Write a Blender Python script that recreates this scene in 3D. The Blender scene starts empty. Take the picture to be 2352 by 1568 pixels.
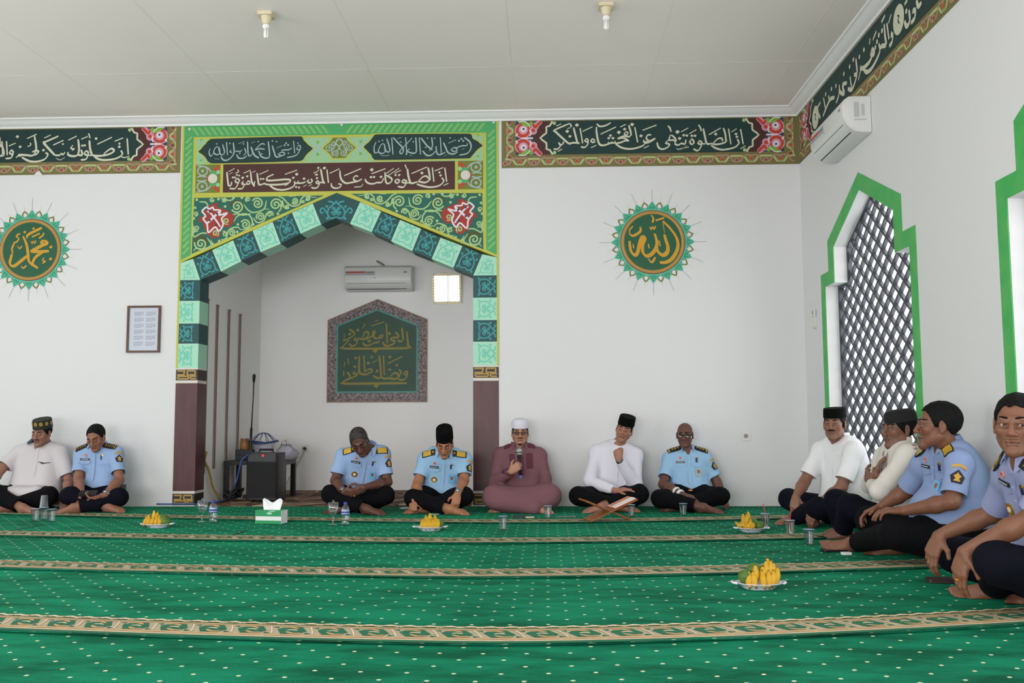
import bpy, math, random
import numpy as np
from mathutils import Vector, Matrix

sc = bpy.context.scene
COL = sc.collection
random.seed(7)

# ------------------------------------------------------------------ camera
FPX, CX, CY = 2100.0, 1176.0, 784.0
PITCH, YAW, ROLL, CAMH = 0.0884, 0.0376, -0.0038, 0.80
WALLY, WALLX = 8.80, 2.472            # back wall plane, right wall plane
def cam_axes():
    cp, sp = math.cos(PITCH), math.sin(PITCH)
    fwd = np.array([-math.sin(YAW)*cp, math.cos(YAW)*cp, sp])
    right = np.array([math.cos(YAW), math.sin(YAW), 0.0])
    up = np.cross(right, fwd)
    r2 = math.cos(ROLL)*right + math.sin(ROLL)*up
    u2 = -math.sin(ROLL)*right + math.cos(ROLL)*up
    return r2, u2, fwd
AR, AU, AF = cam_axes()
EYE = np.array([0.0, 0.0, CAMH])
cam_d = bpy.data.cameras.new('camera')
cam_d.sensor_width = 36.0
cam_d.lens = 36.0*FPX/2352.0
cam_d.clip_start = 0.05
cam = bpy.data.objects.new('camera', cam_d)
COL.objects.link(cam)
cam.matrix_world = Matrix(((AR[0], AU[0], -AF[0], EYE[0]), (AR[1], AU[1], -AF[1], EYE[1]),
                           (AR[2], AU[2], -AF[2], EYE[2]), (0, 0, 0, 1)))
sc.camera = cam

# ------------------------------------------------------------------ view, sky and daylight
sc.view_settings.view_transform = 'Standard'
sc.view_settings.look = 'None'
sc.view_settings.gamma = 1.0
sc.view_settings.use_curve_mapping = False
sc.view_settings.exposure = 0.0
world = bpy.data.worlds.new('overcast_sky')
sc.world = world
world.use_nodes = True
wn = world.node_tree.nodes
wn['Background'].inputs['Color'].default_value = (0.93, 0.97, 1.0, 1)
wn['Background'].inputs['Strength'].default_value = 2.2

def area_light(name, loc, target, sx, sy, power, color=(1, 1, 1)):
    d = bpy.data.lights.new(name, 'AREA')
    d.shape = 'RECTANGLE'; d.size = sx; d.size_y = sy; d.energy = power; d.color = color
    o = bpy.data.objects.new(name, d); COL.objects.link(o)
    o.location = loc
    dv = Vector(target) - Vector(loc)
    o.rotation_euler = dv.to_track_quat('-Z', 'Y').to_euler()
    return o
# daylight entering through the openings of the side and rear walls
area_light('daylight_left_doors', (-6.9, 2.6, 1.2), (0, 3.6, 3.0), 5.0, 2.2, 180, (0.95, 0.965, 1.0))
area_light('daylight_rear_doors', (-2.2, -3.9, 1.2), (-1.6, 6, 4.1), 5.4, 2.2, 450, (0.965, 0.96, 1.0))
area_light('daylight_right_window', (2.75, 3.96, 1.6), (0, 3.96, 1.2), 1.8, 2.0, 34, (0.98, 0.98, 1.0))
area_light('daylight_far_window', (2.75, 7.17, 1.6), (0, 7.0, 1.2), 1.8, 2.0, 26, (0.98, 0.98, 1.0))
area_light('daylight_added_opening', (2.75, 0.75, 1.6), (0, 1.5, 2.2), 1.8, 2.0, 80, (0.98, 0.98, 1.0))  # added lamp at an unseen third opening, to brighten the room

# ------------------------------------------------------------------ measuring helpers (photo pixel -> point on a plane of the room)
def ray(px, py):
    return AF + AR*((px-CX)/FPX) - AU*((py-CY)/FPX)
def at_y(px, py, y):
    d = ray(px, py); return EYE + d*(y/d[1])
def at_x(px, py, x):
    d = ray(px, py); return EYE + d*(x/d[0])
def at_z(px, py, z=0.0):
    d = ray(px, py); return EYE + d*((z-CAMH)/d[2])
def back(px, py, y=WALLY):
    p = at_y(px, py, y); return (p[0], p[2])
def side(px, py):
    p = at_x(px, py, WALLX); return (p[1], p[2])
def flo(px, py, z=0.0):
    p = at_z(px, py, z); return (p[0], p[1])

# ------------------------------------------------------------------ materials
def lin(c):
    out = []
    for v in c[:3]:
        v = v/255.0
        out.append(v/12.92 if v <= 0.04045 else ((v+0.055)/1.055)**2.4)
    return tuple(out) + (1.0,)
MATS = {}
def mat(name, rgb, rough=0.6, metal=0.0, noise=0.0, nscale=20.0, bump=0.0, bscale=200.0, spec=0.5,
        emit=0.0, trans=0.0, ior=1.45, sheen=0.0, stretch=None, rgb2=None):
    if name in MATS: return MATS[name]
    m = bpy.data.materials.new(name); m.use_nodes = True
    nt = m.node_tree; n = nt.nodes; b = n['Principled BSDF']
    b.inputs['Base Color'].default_value = lin(rgb)
    b.inputs['Roughness'].default_value = rough
    b.inputs['Metallic'].default_value = metal
    b.inputs['Specular IOR Level'].default_value = spec
    b.inputs['Transmission Weight'].default_value = trans
    b.inputs['IOR'].default_value = ior
    if sheen:
        b.inputs['Sheen Weight'].default_value = sheen
    if emit:
        b.inputs['Emission Color'].default_value = lin(rgb)
        b.inputs['Emission Strength'].default_value = emit
    if noise or bump:
        tc = n.new('ShaderNodeTexCoord'); mp = n.new('ShaderNodeMapping')
        nt.links.new(tc.outputs['Object'], mp.inputs['Vector'])
        if stretch: mp.inputs['Scale'].default_value = stretch
    if noise:
        t = n.new('ShaderNodeTexNoise'); t.inputs['Scale'].default_value = nscale
        t.inputs['Detail'].default_value = 4
        nt.links.new(mp.outputs['Vector'], t.inputs['Vector'])
        mx = n.new('ShaderNodeMix'); mx.data_type = 'RGBA'
        c = lin(rgb); c2 = lin(rgb2) if rgb2 else tuple(v*(1-noise) for v in c[:3])+(1,)
        mx.inputs['A'].default_value = c2; mx.inputs['B'].default_value = c
        rp = n.new('ShaderNodeMapRange'); rp.inputs['From Min'].default_value = 0.35; rp.inputs['From Max'].default_value = 0.65
        nt.links.new(t.outputs['Fac'], rp.inputs['Value'])
        nt.links.new(rp.outputs['Result'], mx.inputs['Factor'])
        nt.links.new(mx.outputs['Result'], b.inputs['Base Color'])
    if bump:
        t2 = n.new('ShaderNodeTexNoise'); t2.inputs['Scale'].default_value = bscale
        nt.links.new(mp.outputs['Vector'], t2.inputs['Vector'])
        bp = n.new('ShaderNodeBump'); bp.inputs['Strength'].default_value = bump; bp.inputs['Distance'].default_value = 0.01
        nt.links.new(t2.outputs['Fac'], bp.inputs['Height'])
        nt.links.new(bp.outputs['Normal'], b.inputs['Normal'])
    MATS[name] = m
    return m

# ------------------------------------------------------------------ mesh builder
class MB:
    def __init__(s):
        s.v = []; s.f = []; s.mi = []
    def add(s, verts, faces, mi=0):
        o = len(s.v); s.v += [tuple(map(float, p)) for p in verts]
        for f in faces:
            s.f.append(tuple(i+o for i in f)); s.mi.append(mi)
    def box(s, lo, hi, mi=0, M=None):
        x0, y0, z0 = lo; x1, y1, z1 = hi
        vs = [(x0,y0,z0),(x1,y0,z0),(x1,y1,z0),(x0,y1,z0),(x0,y0,z1),(x1,y0,z1),(x1,y1,z1),(x0,y1,z1)]
        if M is not None: vs = [tuple(M @ Vector(p)) for p in vs]
        s.add(vs, [(0,3,2,1),(4,5,6,7),(0,1,5,4),(1,2,6,5),(2,3,7,6),(3,0,4,7)], mi)
    def rbox(s, lo, hi, r, mi=0, M=None, seg=3):
        # box whose vertical (z) edges are rounded
        x0, y0, z0 = lo; x1, y1, z1 = hi
        ring = []
        for cx, cy, a0 in ((x1-r,y1-r,0),(x0+r,y1-r,90),(x0+r,y0+r,180),(x1-r,y0+r,270)):
            for k in range(seg+1):
                a = math.radians(a0+90*k/seg); ring.append((cx+r*math.cos(a), cy+r*math.sin(a)))
        s.prism(ring, z0, z1, mi, M)
    def prism(s, ring, z0, z1, mi=0, M=None, mapf=None):
        n = len(ring)
        vs = [(x, y, z0) for x, y in ring]+[(x, y, z1) for x, y in ring]
        if mapf: vs = [mapf(*p) for p in vs]
        if M is not None: vs = [tuple(M @ Vector(p)) for p in vs]
        fs = [tuple(reversed(range(n))), tuple(range(n, 2*n))]
        fs += [(i, (i+1) % n, n+(i+1) % n, n+i) for i in range(n)]
        s.add(vs, fs, mi)
    def poly(s, pts, mi=0):
        s.add(pts, [tuple(range(len(pts)))], mi)
    def lathe(s, prof, seg=24, mi=0, c=(0,0,0), M=None, sx=1.0, sy=1.0, cap=True):
        vs = []; fs = []
        for r, z in prof:
            for k in range(seg):
                a = 2*math.pi*k/seg; vs.append((c[0]+sx*r*math.cos(a), c[1]+sy*r*math.sin(a), c[2]+z))
        m = len(prof)
        for i in range(m-1):
            for k in range(seg):
                k2 = (k+1) % seg
                fs.append((i*seg+k, i*seg+k2, (i+1)*seg+k2, (i+1)*seg+k))
        if cap:
            if prof[0][0] > 1e-5: fs.append(tuple(reversed(range(seg))))
            if prof[-1][0] > 1e-5: fs.append(tuple(range((m-1)*seg, m*seg)))
        if M is not None: vs = [tuple(M @ Vector(p)) for p in vs]
        s.add(vs, fs, mi)
    def tube(s, pts, r, seg=10, mi=0, closed=False):
        P = [Vector(p) for p in pts]; n = len(P)
        rs = r if isinstance(r, (list, tuple)) else [r]*n
        vs = []; fs = []; ref = None
        for i in range(n):
            if closed: t = P[(i+1) % n]-P[i-1]
            else: t = P[min(i+1, n-1)]-P[max(i-1, 0)]
            t.normalize()
            if ref is None:
                ref = Vector((0,0,1)) if abs(t.z) < 0.9 else Vector((1,0,0))
            a = t.cross(ref)
            if a.length < 1e-6: a = t.cross(Vector((0.3,1,0.2)))
            a.normalize(); b = a.cross(t); ref = b
            for k in range(seg):
                an = 2*math.pi*k/seg; q = P[i]+(a*math.cos(an)+b*math.sin(an))*rs[i]; vs.append(tuple(q))
        m = n if closed else n-1
        for i in range(m):
            j = (i+1) % n
            for k in range(seg):
                k2 = (k+1) % seg; fs.append((i*seg+k, i*seg+k2, j*seg+k2, j*seg+k))
        if not closed:
            fs.append(tuple(range(seg))[::-1]); fs.append(tuple(range((n-1)*seg, n*seg)))
        s.add(vs, fs, mi)
    def sphere(s, c, r, seg=14, rings=9, mi=0, sc3=(1,1,1), M=None):
        prof = []
        vs = []; fs = []
        for i in range(rings+1):
            th = math.pi*i/rings
            for k in range(seg):
                a = 2*math.pi*k/seg
                vs.append((c[0]+sc3[0]*r*math.sin(th)*math.cos(a), c[1]+sc3[1]*r*math.sin(th)*math.sin(a), c[2]-sc3[2]*r*math.cos(th)))
        for i in range(rings):
            for k in range(seg):
                k2 = (k+1) % seg; fs.append((i*seg+k, i*seg+k2, (i+1)*seg+k2, (i+1)*seg+k))
        if M is not None: vs = [tuple(M @ Vector(p)) for p in vs]
        s.add(vs, fs, mi)
    def build(s, name, mats, parent=None, smooth=False, auto=None, local=True):
        me = bpy.data.meshes.new(name)
        v = s.v
        if parent is not None and local:
            inv = world_of(parent).inverted()
            v = [tuple(inv @ Vector(p)) for p in v]
        me.from_pydata(v, [], s.f)
        if not isinstance(mats, (list, tuple)): mats = [mats]
        for m in mats: me.materials.append(m)
        if len(mats) > 1: me.polygons.foreach_set('material_index', s.mi)
        if smooth or auto:
            me.polygons.foreach_set('use_smooth', [True]*len(me.polygons))
        if auto: me.set_sharp_from_angle(angle=math.radians(auto))
        me.validate(); me.update()
        o = bpy.data.objects.new(name, me); COL.objects.link(o)
        if parent is not None: o.parent = parent
        return o
def world_of(o):
    M = o.matrix_basis.copy()
    while o.parent is not None:
        o = o.parent; M = o.matrix_basis @ M
    return M
def tag(o, label=None, cat=None, group=None, kind=None):
    if label: o['label'] = label
    if cat: o['category'] = cat
    if group: o['group'] = group
    if kind: o['kind'] = kind
    return o
def thing(name, label, cat, loc=(0,0,0), rz=0.0, group=None):
    o = bpy.data.objects.new(name, None); COL.objects.link(o)
    o.location = loc; o.rotation_euler = (0, 0, rz); o.empty_display_size = 0.1
    return tag(o, label, cat, group)
def children(o): return [c for c in bpy.data.objects if c.parent is o]
def copy_tree(o, parent=None):
    c = o.copy(); COL.objects.link(c)
    if parent is not None: c.parent = parent
    for ch in children(o): copy_tree(ch, c)
    return c

# ------------------------------------------------------------------ flat brushwork: strokes and shapes in a wall plane
def smooth_line(pts, step=0.012, closed=False):
    P = [np.array(p, float) for p in pts]
    if len(P) < 3 and not closed:
        return P
    out = []; n = len(P)
    segs = n if closed else n-1
    for i in range(segs):
        p1, p2 = P[i], P[(i+1) % n]
        p0 = P[i-1] if (i > 0 or closed) else 2*p1-p2
        p3 = P[(i+2) % n] if (i+2 < n or closed) else 2*p2-p1
        L = np.linalg.norm(p2-p1); k = max(2, int(L/step))
        for j in range(k):
            t = j/k
            out.append(0.5*((2*p1)+(-p0+p2)*t+(2*p0-5*p1+4*p2-p3)*t*t+(-p0+3*p1-3*p2+p3)*t**3))
    if not closed: out.append(P[-1])
    return out
class Paint:
    """flat shapes in a plane; mapf(u, v, lift) gives the point"""
    def __init__(s, mapf): s.mb = MB(); s.mapf = mapf; s.n = 0
    def coat(s):
        s.n += 1; return 1.3e-5*(s.n % 19)          # each stroke a coat of paint above the one before
    def shape(s, pts, lift, mi=0):
        lift += s.coat()
        s.mb.poly([s.mapf(u, v, lift) for u, v in pts], mi)
    def disc(s, c, r, lift, mi=0, seg=14, ry=None):
        ry = ry or r
        s.shape([(c[0]+r*math.cos(2*math.pi*k/seg), c[1]+ry*math.sin(2*math.pi*k/seg)) for k in range(seg)], lift, mi)
    def stroke(s, pts, w, lift, mi=0, taper=(0.75, 0.75), step=0.012, nib=None, closed=False):
        L = smooth_line(pts, step, closed); n = len(L); lift += s.coat()
        vs = []; fs = []
        for i, p in enumerate(L):
            if closed: t = L[(i+1) % n]-L[i-1]
            else: t = L[min(i+1, n-1)]-L[max(i-1, 0)]
            d = np.hypot(*t)
            if d < 1e-9: t = np.array([1.0, 0]); d = 1
            t = t/d; nn = np.array([-t[1], t[0]])
            ww = w
            if nib is not None:
                ww = w*(0.55+0.45*abs(t[0]*math.sin(nib)-t[1]*math.cos(nib)))
            if not closed and n > 1:
                q = i/(n-1); e = 0.16
                if q < e: ww *= taper[0]+(1-taper[0])*q/e
                if q > 1-e: ww *= taper[1]+(1-taper[1])*(1-q)/e
            a = p+nn*ww/2; b = p-nn*ww/2
            lf = lift+2.5e-6*i; vs += [s.mapf(a[0], a[1], lf), s.mapf(b[0], b[1], lf)]
        m = n if closed else n-1
        for i in range(m):
            j = (i+1) % n
            fs.append((2*i, 2*i+1, 2*j+1, 2*j))
        s.mb.add(vs, fs, mi)
    def build(s, name, mats, parent=None): return s.mb.build(name, mats, parent)
def on_back(u, v, lift): return (u, WALLY-lift, v)
def on_side(u, v, lift): return (WALLX-lift, u, v)
def spiral(c, r0, r1, a0, turns, n=22, flip=1):
    return [(c[0]+(r0+(r1-r0)*k/n)*math.cos(a0+flip*2*math.pi*turns*k/n), c[1]+(r0+(r1-r0)*k/n)*math.sin(a0+flip*2*math.pi*turns*k/n)) for k in range(n+1)]
# ================================================================== the room
from mathutils.geometry import tessellate_polygon
CEIL = 3.84; NICHEY = 10.85; LEFTX = -6.6; REARY = -3.6
white_wall = mat('white_wall_paint', (222, 222, 222), 0.75, bump=0.06, bscale=60)
niche_wall = mat('white_niche_paint', (240, 239, 238), 0.8, bump=0.06, bscale=60)
ceil_mat = mat('ceiling_board_paint', (243, 236, 229), 0.8, noise=0.03, nscale=0.7)
corn_mat = mat('cornice_plaster', (232, 232, 230), 0.6)
def plate(name, outer, holes, mapf, thick, mats, kind='structure', hole_mi=0, parent=None):
    """slab with holes: mapf(u, v, depth)"""
    loops = [outer]+holes
    tri = tessellate_polygon([[Vector((u, v, 0)) for u, v in lp] for lp in loops])
    flat = [p for lp in loops for p in lp]; n = len(flat)
    mb = MB()
    mb.v = [mapf(u, v, 0) for u, v in flat]+[mapf(u, v, thick) for u, v in flat]
    for t in tri:
        mb.f.append(tuple(t)); mb.mi.append(0)
        mb.f.append(tuple(i+n for i in reversed(t))); mb.mi.append(0)
    o = 0
    for li, lp in enumerate(loops):
        m = len(lp)
        for i in range(m):
            j = (i+1) % m
            mb.f.append((o+i, o+j, n+o+j, n+o+i)); mb.mi.append(hole_mi if li else 0)
        o += m
    ob = mb.build(name, mats, parent)
    if kind: ob['kind'] = kind
    return ob
# floor slab and ceiling
mb = MB(); mb.box((LEFTX-0.2, REARY-0.2, -0.12), (WALLX+0.2, NICHEY+0.2, 0.0))
tag(mb.build('floor', mat('floor_tile', (176, 170, 158), 0.4)), kind='structure')
mb = MB(); mb.box((LEFTX-0.2, REARY-0.2, CEIL), (WALLX+0.2, WALLY+0.2, CEIL+0.12))
tag(mb.build('ceiling', ceil_mat), kind='structure')
# faint joints between the ceiling boards
mb = MB(); sg = []
for x in (-5.4, -4.18, -2.96, -1.52, -0.28, 0.94, 2.1):
    mb.box((x-0.004, REARY, CEIL-0.0012), (x+0.004, WALLY, CEIL-0.0002))
for y in (0.7, 2.6, 4.5, 6.05, 7.6):
    mb.box((LEFTX, y-0.004, CEIL-0.0012), (WALLX, y+0.004, CEIL-0.0002))
tag(mb.build('trim_ceiling_joints', mat('ceiling_joint', (237, 230, 223), 0.8)), kind='structure')
# back wall with the arched opening
AX0, AX1, AZ1 = -3.617, -0.461, 3.780          # outer edges of the painted arch panel
plate('wall_back', [(LEFTX, 0), (AX0-0.0015, 0), (AX0-0.0015, AZ1+0.0015), (AX1+0.0015, AZ1+0.0015), (AX1+0.0015, 0), (WALLX, 0), (WALLX, CEIL), (LEFTX, CEIL)], [],
      lambda u, v, d: (u, WALLY+d, v), 0.23, [white_wall])
# niche behind the arch
NX0, NX1 = -3.44, -0.69
mb = MB()
mb.box((NX0-0.1, WALLY+0.23, 0), (NX0, NICHEY+0.1, 3.62)); o = mb.build('wall_niche_left', niche_wall); o['kind'] = 'structure'
mb = MB(); mb.box((NX1, WALLY+0.23, 0), (NX1+0.1, NICHEY+0.1, 3.62)); o = mb.build('wall_niche_right', niche_wall); o['kind'] = 'structure'
mb = MB(); mb.box((NX0, NICHEY, 0), (NX1, NICHEY+0.1, 3.62)); o = mb.build('wall_niche_back', niche_wall); o['kind'] = 'structure'
mb = MB(); mb.box((NX0-0.1, WALLY+0.23, 3.62), (NX1+0.1, NICHEY+0.1, 3.72)); o = mb.build('ceiling_niche', niche_wall); o['kind'] = 'structure'
# right wall with the two lattice windows (a third bare opening, unseen beside the camera, is added for light)
def win_shape(c, half, sh, apex, zsh, zdrop, zb):
    # outline in (y, z): pointed and stepped top
    return [(c-half, zb), (c-half, zdrop), (c-sh, zdrop), (c-sh, zsh), (c, apex), (c+sh, zsh), (c+sh, zdrop), (c+half, zdrop), (c+half, zb)]
WC = [7.17, 3.96, 0.75]
WIN_IN = [win_shape(c, 0.945, 0.685, 2.618, 2.292, 1.985, 0.36) for c in WC]
WIN_OUT = [win_shape(c, 1.055, 0.83, 2.755, 2.372, 2.105, 0.25) for c in WC]
WT = 0.17
plate('wall_right', [(REARY, 0), (WALLY, 0), (WALLY, CEIL), (REARY, CEIL)], WIN_IN, lambda u, v, d: (WALLX+d, u, v), WT, [white_wall])
# left and rear walls, with door openings that let the daylight in
plate('wall_left', [(REARY, 0), (WALLY, 0), (WALLY, CEIL), (REARY, CEIL)],
      [[(c-0.95, 0.25), (c+0.95, 0.25), (c+0.95, 2.75), (c-0.95, 2.75)] for c in (6.6, 3.5, 0.4)], lambda u, v, d: (LEFTX-d, u, v), WT, [white_wall])
plate('wall_rear', [(LEFTX, 0), (WALLX, 0), (WALLX, CEIL), (LEFTX, CEIL)],
      [[(-5.9, 0.05), (-4.35, 0.05), (-4.35, 3.0), (-5.9, 3.0)], [(-4.2, 0.05), (-2.77, 0.05), (-2.77, 3.0), (-4.2, 3.0)], [(-2.67, 0.05), (-0.4, 0.05), (-0.4, 3.0), (-2.67, 3.0)]], lambda u, v, d: (u, REARY-d, v), WT, [white_wall])
# green painted surround and steel lattice of each window
m_green = mat('window_green_paint', (58, 170, 84), 0.5, noise=0.5, nscale=7, rgb2=(84, 178, 92), bump=0.05)
m_lat = mat('lattice_grey_metal', (62, 64, 70), 0.5)
def inside_poly(p, poly):
    x, y = p; c = False; n = len(poly)
    for i in range(n):
        x1, y1 = poly[i]; x2, y2 = poly[i-1]
        if (y1 > y) != (y2 > y) and x < (x2-x1)*(y-y1)/(y2-y1)+x1: c = not c
    return c
def clip_line(p, q, poly):
    ts = [0.0, 1.0]; p = np.array(p); q = np.array(q); d = q-p
    for i in range(len(poly)):
        a = np.array(poly[i-1]); b = np.array(poly[i]); e = b-a
        den = d[0]*e[1]-d[1]*e[0]
        if abs(den) < 1e-9: continue
        t = ((a[0]-p[0])*e[1]-(a[1]-p[1])*e[0])/den; u = ((a[0]-p[0])*d[1]-(a[1]-p[1])*d[0])/den
        if 0 <= u <= 1 and 0 < t < 1: ts.append(t)
    ts.sort(); out = []
    for t0, t1 in zip(ts, ts[1:]):
        if t1-t0 > 1e-4 and inside_poly(p+d*(t0+t1)/2, poly): out.append((p+d*t0, p+d*t1))
    return out
for wi, c in enumerate(WC[:2]):
    w = bpy.data.objects.new('window_%d' % (wi+1), None); COL.objects.link(w); w['kind'] = 'structure'
    w.location = (WALLX, c, 0.25)
    plate('window_frame', WIN_OUT[wi], [WIN_IN[wi]], lambda u, v, d: (WALLX-0.006+d, u, v), 0.007, [m_green], None, parent=w)
    # lattice: crossed slats standing edge on
    lat = MB(); poly = WIN_IN[wi]; dy, dz = 0.205, 0.153; X0, X1 = WALLX+0.115, WALLX+0.143
    zlo, zhi = 0.36, 2.62; H = zhi-zlo; run = H*dy/dz
    for sgn in (1, -1):
        k0 = -int((run+2)/dy)-2
        for k in range(k0, -k0):
            y0 = c+k*dy
            for a, b in clip_line((y0, zlo), (y0+sgn*run, zhi), poly):
                d = (b-a); L = np.hypot(*d)
                if L < 0.02: continue
                nn = np.array([-d[1], d[0]])/L*0.0105
                ring = [a-nn, b-nn, b+nn, a+nn]
                lat.prism([tuple(r) for r in ring], X0+(0.0012 if sgn > 0 else 0), X1+(0.0012 if sgn > 0 else 0), 0, mapf=lambda u, v, z: (z, u, v))
    lat.build('lattice', m_lat, w)
    edge = MB()
    for i in range(len(poly)):
        a = np.array(poly[i-1]); b = np.array(poly[i]); d = b-a; L = np.hypot(*d)
        nn = -np.array([-d[1], d[0]])/L*0.022; e_ = nn*0.03
        edge.prism([tuple(a+e_), tuple(b+e_), tuple(b+nn), tuple(a+nn)], X0-0.004-0.0004*i, X1+0.004+0.0004*i, 0, mapf=lambda u, v, z: (z, u, v))
    edge.build('lattice_border', m_lat, w)
# plaster cornice
prof = [(0, 0), (0.0, -0.075), (0.022, -0.078), (0.03, -0.06), (0.05, -0.052), (0.078, -0.034), (0.095, -0.016), (0.12, -0.013), (0.125, 0)]
mb = MB()
def corn(path_pts, name):
    mb = MB(); n = len(prof); vs = []
    for P in path_pts:
        for a, h in prof: vs.append(P(a, h))
    fs = []
    for i in range(len(path_pts)-1):
        for k in range(n-1): fs.append((i*n+k, i*n+k+1, (i+1)*n+k+1, (i+1)*n+k))
    mb.add(vs, fs); o = mb.build(name, corn_mat, auto=40); o['kind'] = 'structure'
corn([lambda a, h: (LEFTX, WALLY-a, CEIL+h), lambda a, h: (WALLX-a, WALLY-a, CEIL+h)], 'trim_cornice_back')
corn([lambda a, h: (WALLX-a, WALLY-a, CEIL+h), lambda a, h: (WALLX-a, REARY, CEIL+h)], 'trim_cornice_right')

# ------------------------------------------------------------------ prayer carpets, laid in overlapping rows
def carpet_green():
    m = bpy.data.materials.new('green_carpet_pile'); m.use_nodes = True
    nt = m.node_tree; n = nt.nodes; L = nt.links; b = n['Principled BSDF']
    b.inputs['Roughness'].default_value = 0.75
    b.inputs['Sheen Weight'].default_value = 0.16; b.inputs['Sheen Roughness'].default_value = 0.35
    b.inputs['Sheen Tint'].default_value = lin((60, 240, 170))
    b.inputs['Specular IOR Level'].default_value = 0.04
    uv = n.new('ShaderNodeAttribute'); uv.attribute_name = 'lay'     # along / across the runner, metres
    def math_(op, a, bb=None, c=None):
        q = n.new('ShaderNodeMath'); q.operation = op
        for i, x in enumerate((a, bb, c)):
            if x is None: continue
            if isinstance(x, (int, float)): q.inputs[i].default_value = x
            else: L.new(x, q.inputs[i])
        return q.outputs[0]
    sep = n.new('ShaderNodeSeparateXYZ'); L.new(uv.outputs['Vector'], sep.inputs[0])
    u, v = sep.outputs[0], sep.outputs[1]
    def dots(u, v, px, py, r):
        fu = math_('SUBTRACT', math_('FRACT', math_('DIVIDE', u, px)), 0.5); fv = math_('SUBTRACT', math_('FRACT', math_('DIVIDE', v, py)), 0.5)
        du = math_('MULTIPLY', fu, px); dv = math_('MULTIPLY', fv, py)
        d = math_('SQRT', math_('ADD', math_('MULTIPLY', du, du), math_('MULTIPLY', dv, dv)))
        mr = n.new('ShaderNodeMapRange'); L.new(d, mr.inputs[0])
        mr.inputs[1].default_value = r*0.8; mr.inputs[2].default_value = r*1.25; mr.inputs[3].default_value = 1; mr.inputs[4].default_value = 0
        return mr.outputs[0]
    d1 = dots(u, v, 0.150, 0.172, 0.0075)
    d2 = dots(math_('ADD', u, 0.075), math_('ADD', v, 0.086), 0.150, 0.172, 0.0075)
    dd = math_('MAXIMUM', d1, d2)
    nz = n.new('ShaderNodeTexNoise'); nz.inputs['Scale'].default_value = 2.2; nz.inputs['Detail'].default_value = 6; nz.inputs['Roughness'].default_value = 0.62
    mp = n.new('ShaderNodeMapping'); mp.inputs['Scale'].default_value = (0.8, 2.4, 1); mp.inputs['Rotation'].default_value = (0, 0, 0.5)
    tc = n.new('ShaderNodeTexCoord'); L.new(tc.outputs['Object'], mp.inputs[0]); L.new(mp.outputs[0], nz.inputs['Vector'])
    mr = n.new('ShaderNodeMapRange'); mr.inputs[1].default_value = 0.38; mr.inputs[2].default_value = 0.60; L.new(nz.outputs['Fac'], mr.inputs[0])
    mx = n.new('ShaderNodeMix'); mx.data_type = 'RGBA'; L.new(mr.outputs[0], mx.inputs['Factor'])
    mx.inputs['A'].default_value = lin((7, 52, 38)); mx.inputs['B'].default_value = lin((18, 112, 84))
    m2 = n.new('ShaderNodeMix'); m2.data_type = 'RGBA'; L.new(dd, m2.inputs['Factor']); L.new(mx.outputs['Result'], m2.inputs['A']); m2.inputs['B'].default_value = lin((222, 214, 180))
    L.new(m2.outputs['Result'], b.inputs['Base Color'])
    bn = n.new('ShaderNodeTexNoise'); bn.inputs['Scale'].default_value = 160; L.new(tc.outputs['Object'], bn.inputs['Vector'])
    bp = n.new('ShaderNodeBump'); bp.inputs['Strength'].default_value = 0.35; bp.inputs['Distance'].default_value = 0.01
    L.new(bn.outputs['Fac'], bp.inputs['Height']); L.new(bp.outputs['Normal'], b.inputs['Normal'])
    return m
m_carpet = carpet_green()
m_bbase = mat('carpet_border_beige', (186, 174, 144), 0.85, noise=0.15, nscale=60, bump=0.2)
m_bor = mat('carpet_border_tan', (202, 160, 108), 0.85)
m_bgr = mat('carpet_border_green', (24, 104, 72), 0.85)
m_bcr = mat('carpet_border_cream', (226, 208, 180), 0.85)
RUN = [(-0.3, 7.245, 0.073, 0.10), (-0.5, 6.045, 0.060, 0.075), (-0.4, 4.713, 0.064, 0.094), (-0.2, 3.318, 0.069, 0.126), (-0.2, 1.93, 0.07, 0.126)]
def run_edge(i, x):
    if i < 0: return WALLY-0.012
    x0, y0, cl, cr = RUN[i]
    return y0+(cl if x < x0 else cr)*abs(x-x0)**1.5
PILE = 0.012        # height of the pile above the floor
names = ['against the back wall', 'second from the back wall', 'middle of the five rows', 'fourth row, with the fruit plate of the near man', 'nearest row in front of the camera']
labels = ['green dotted prayer carpet runner laid along the foot of the back wall',
          'green dotted prayer carpet runner holding the cups before the seated men',
          'green dotted prayer carpet runner in mid-floor, third row from the back wall',
          'green dotted prayer carpet runner under the nearest plate of bananas',
          'nearest green dotted prayer carpet, its far side tucked under the widest patterned border']
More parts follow.
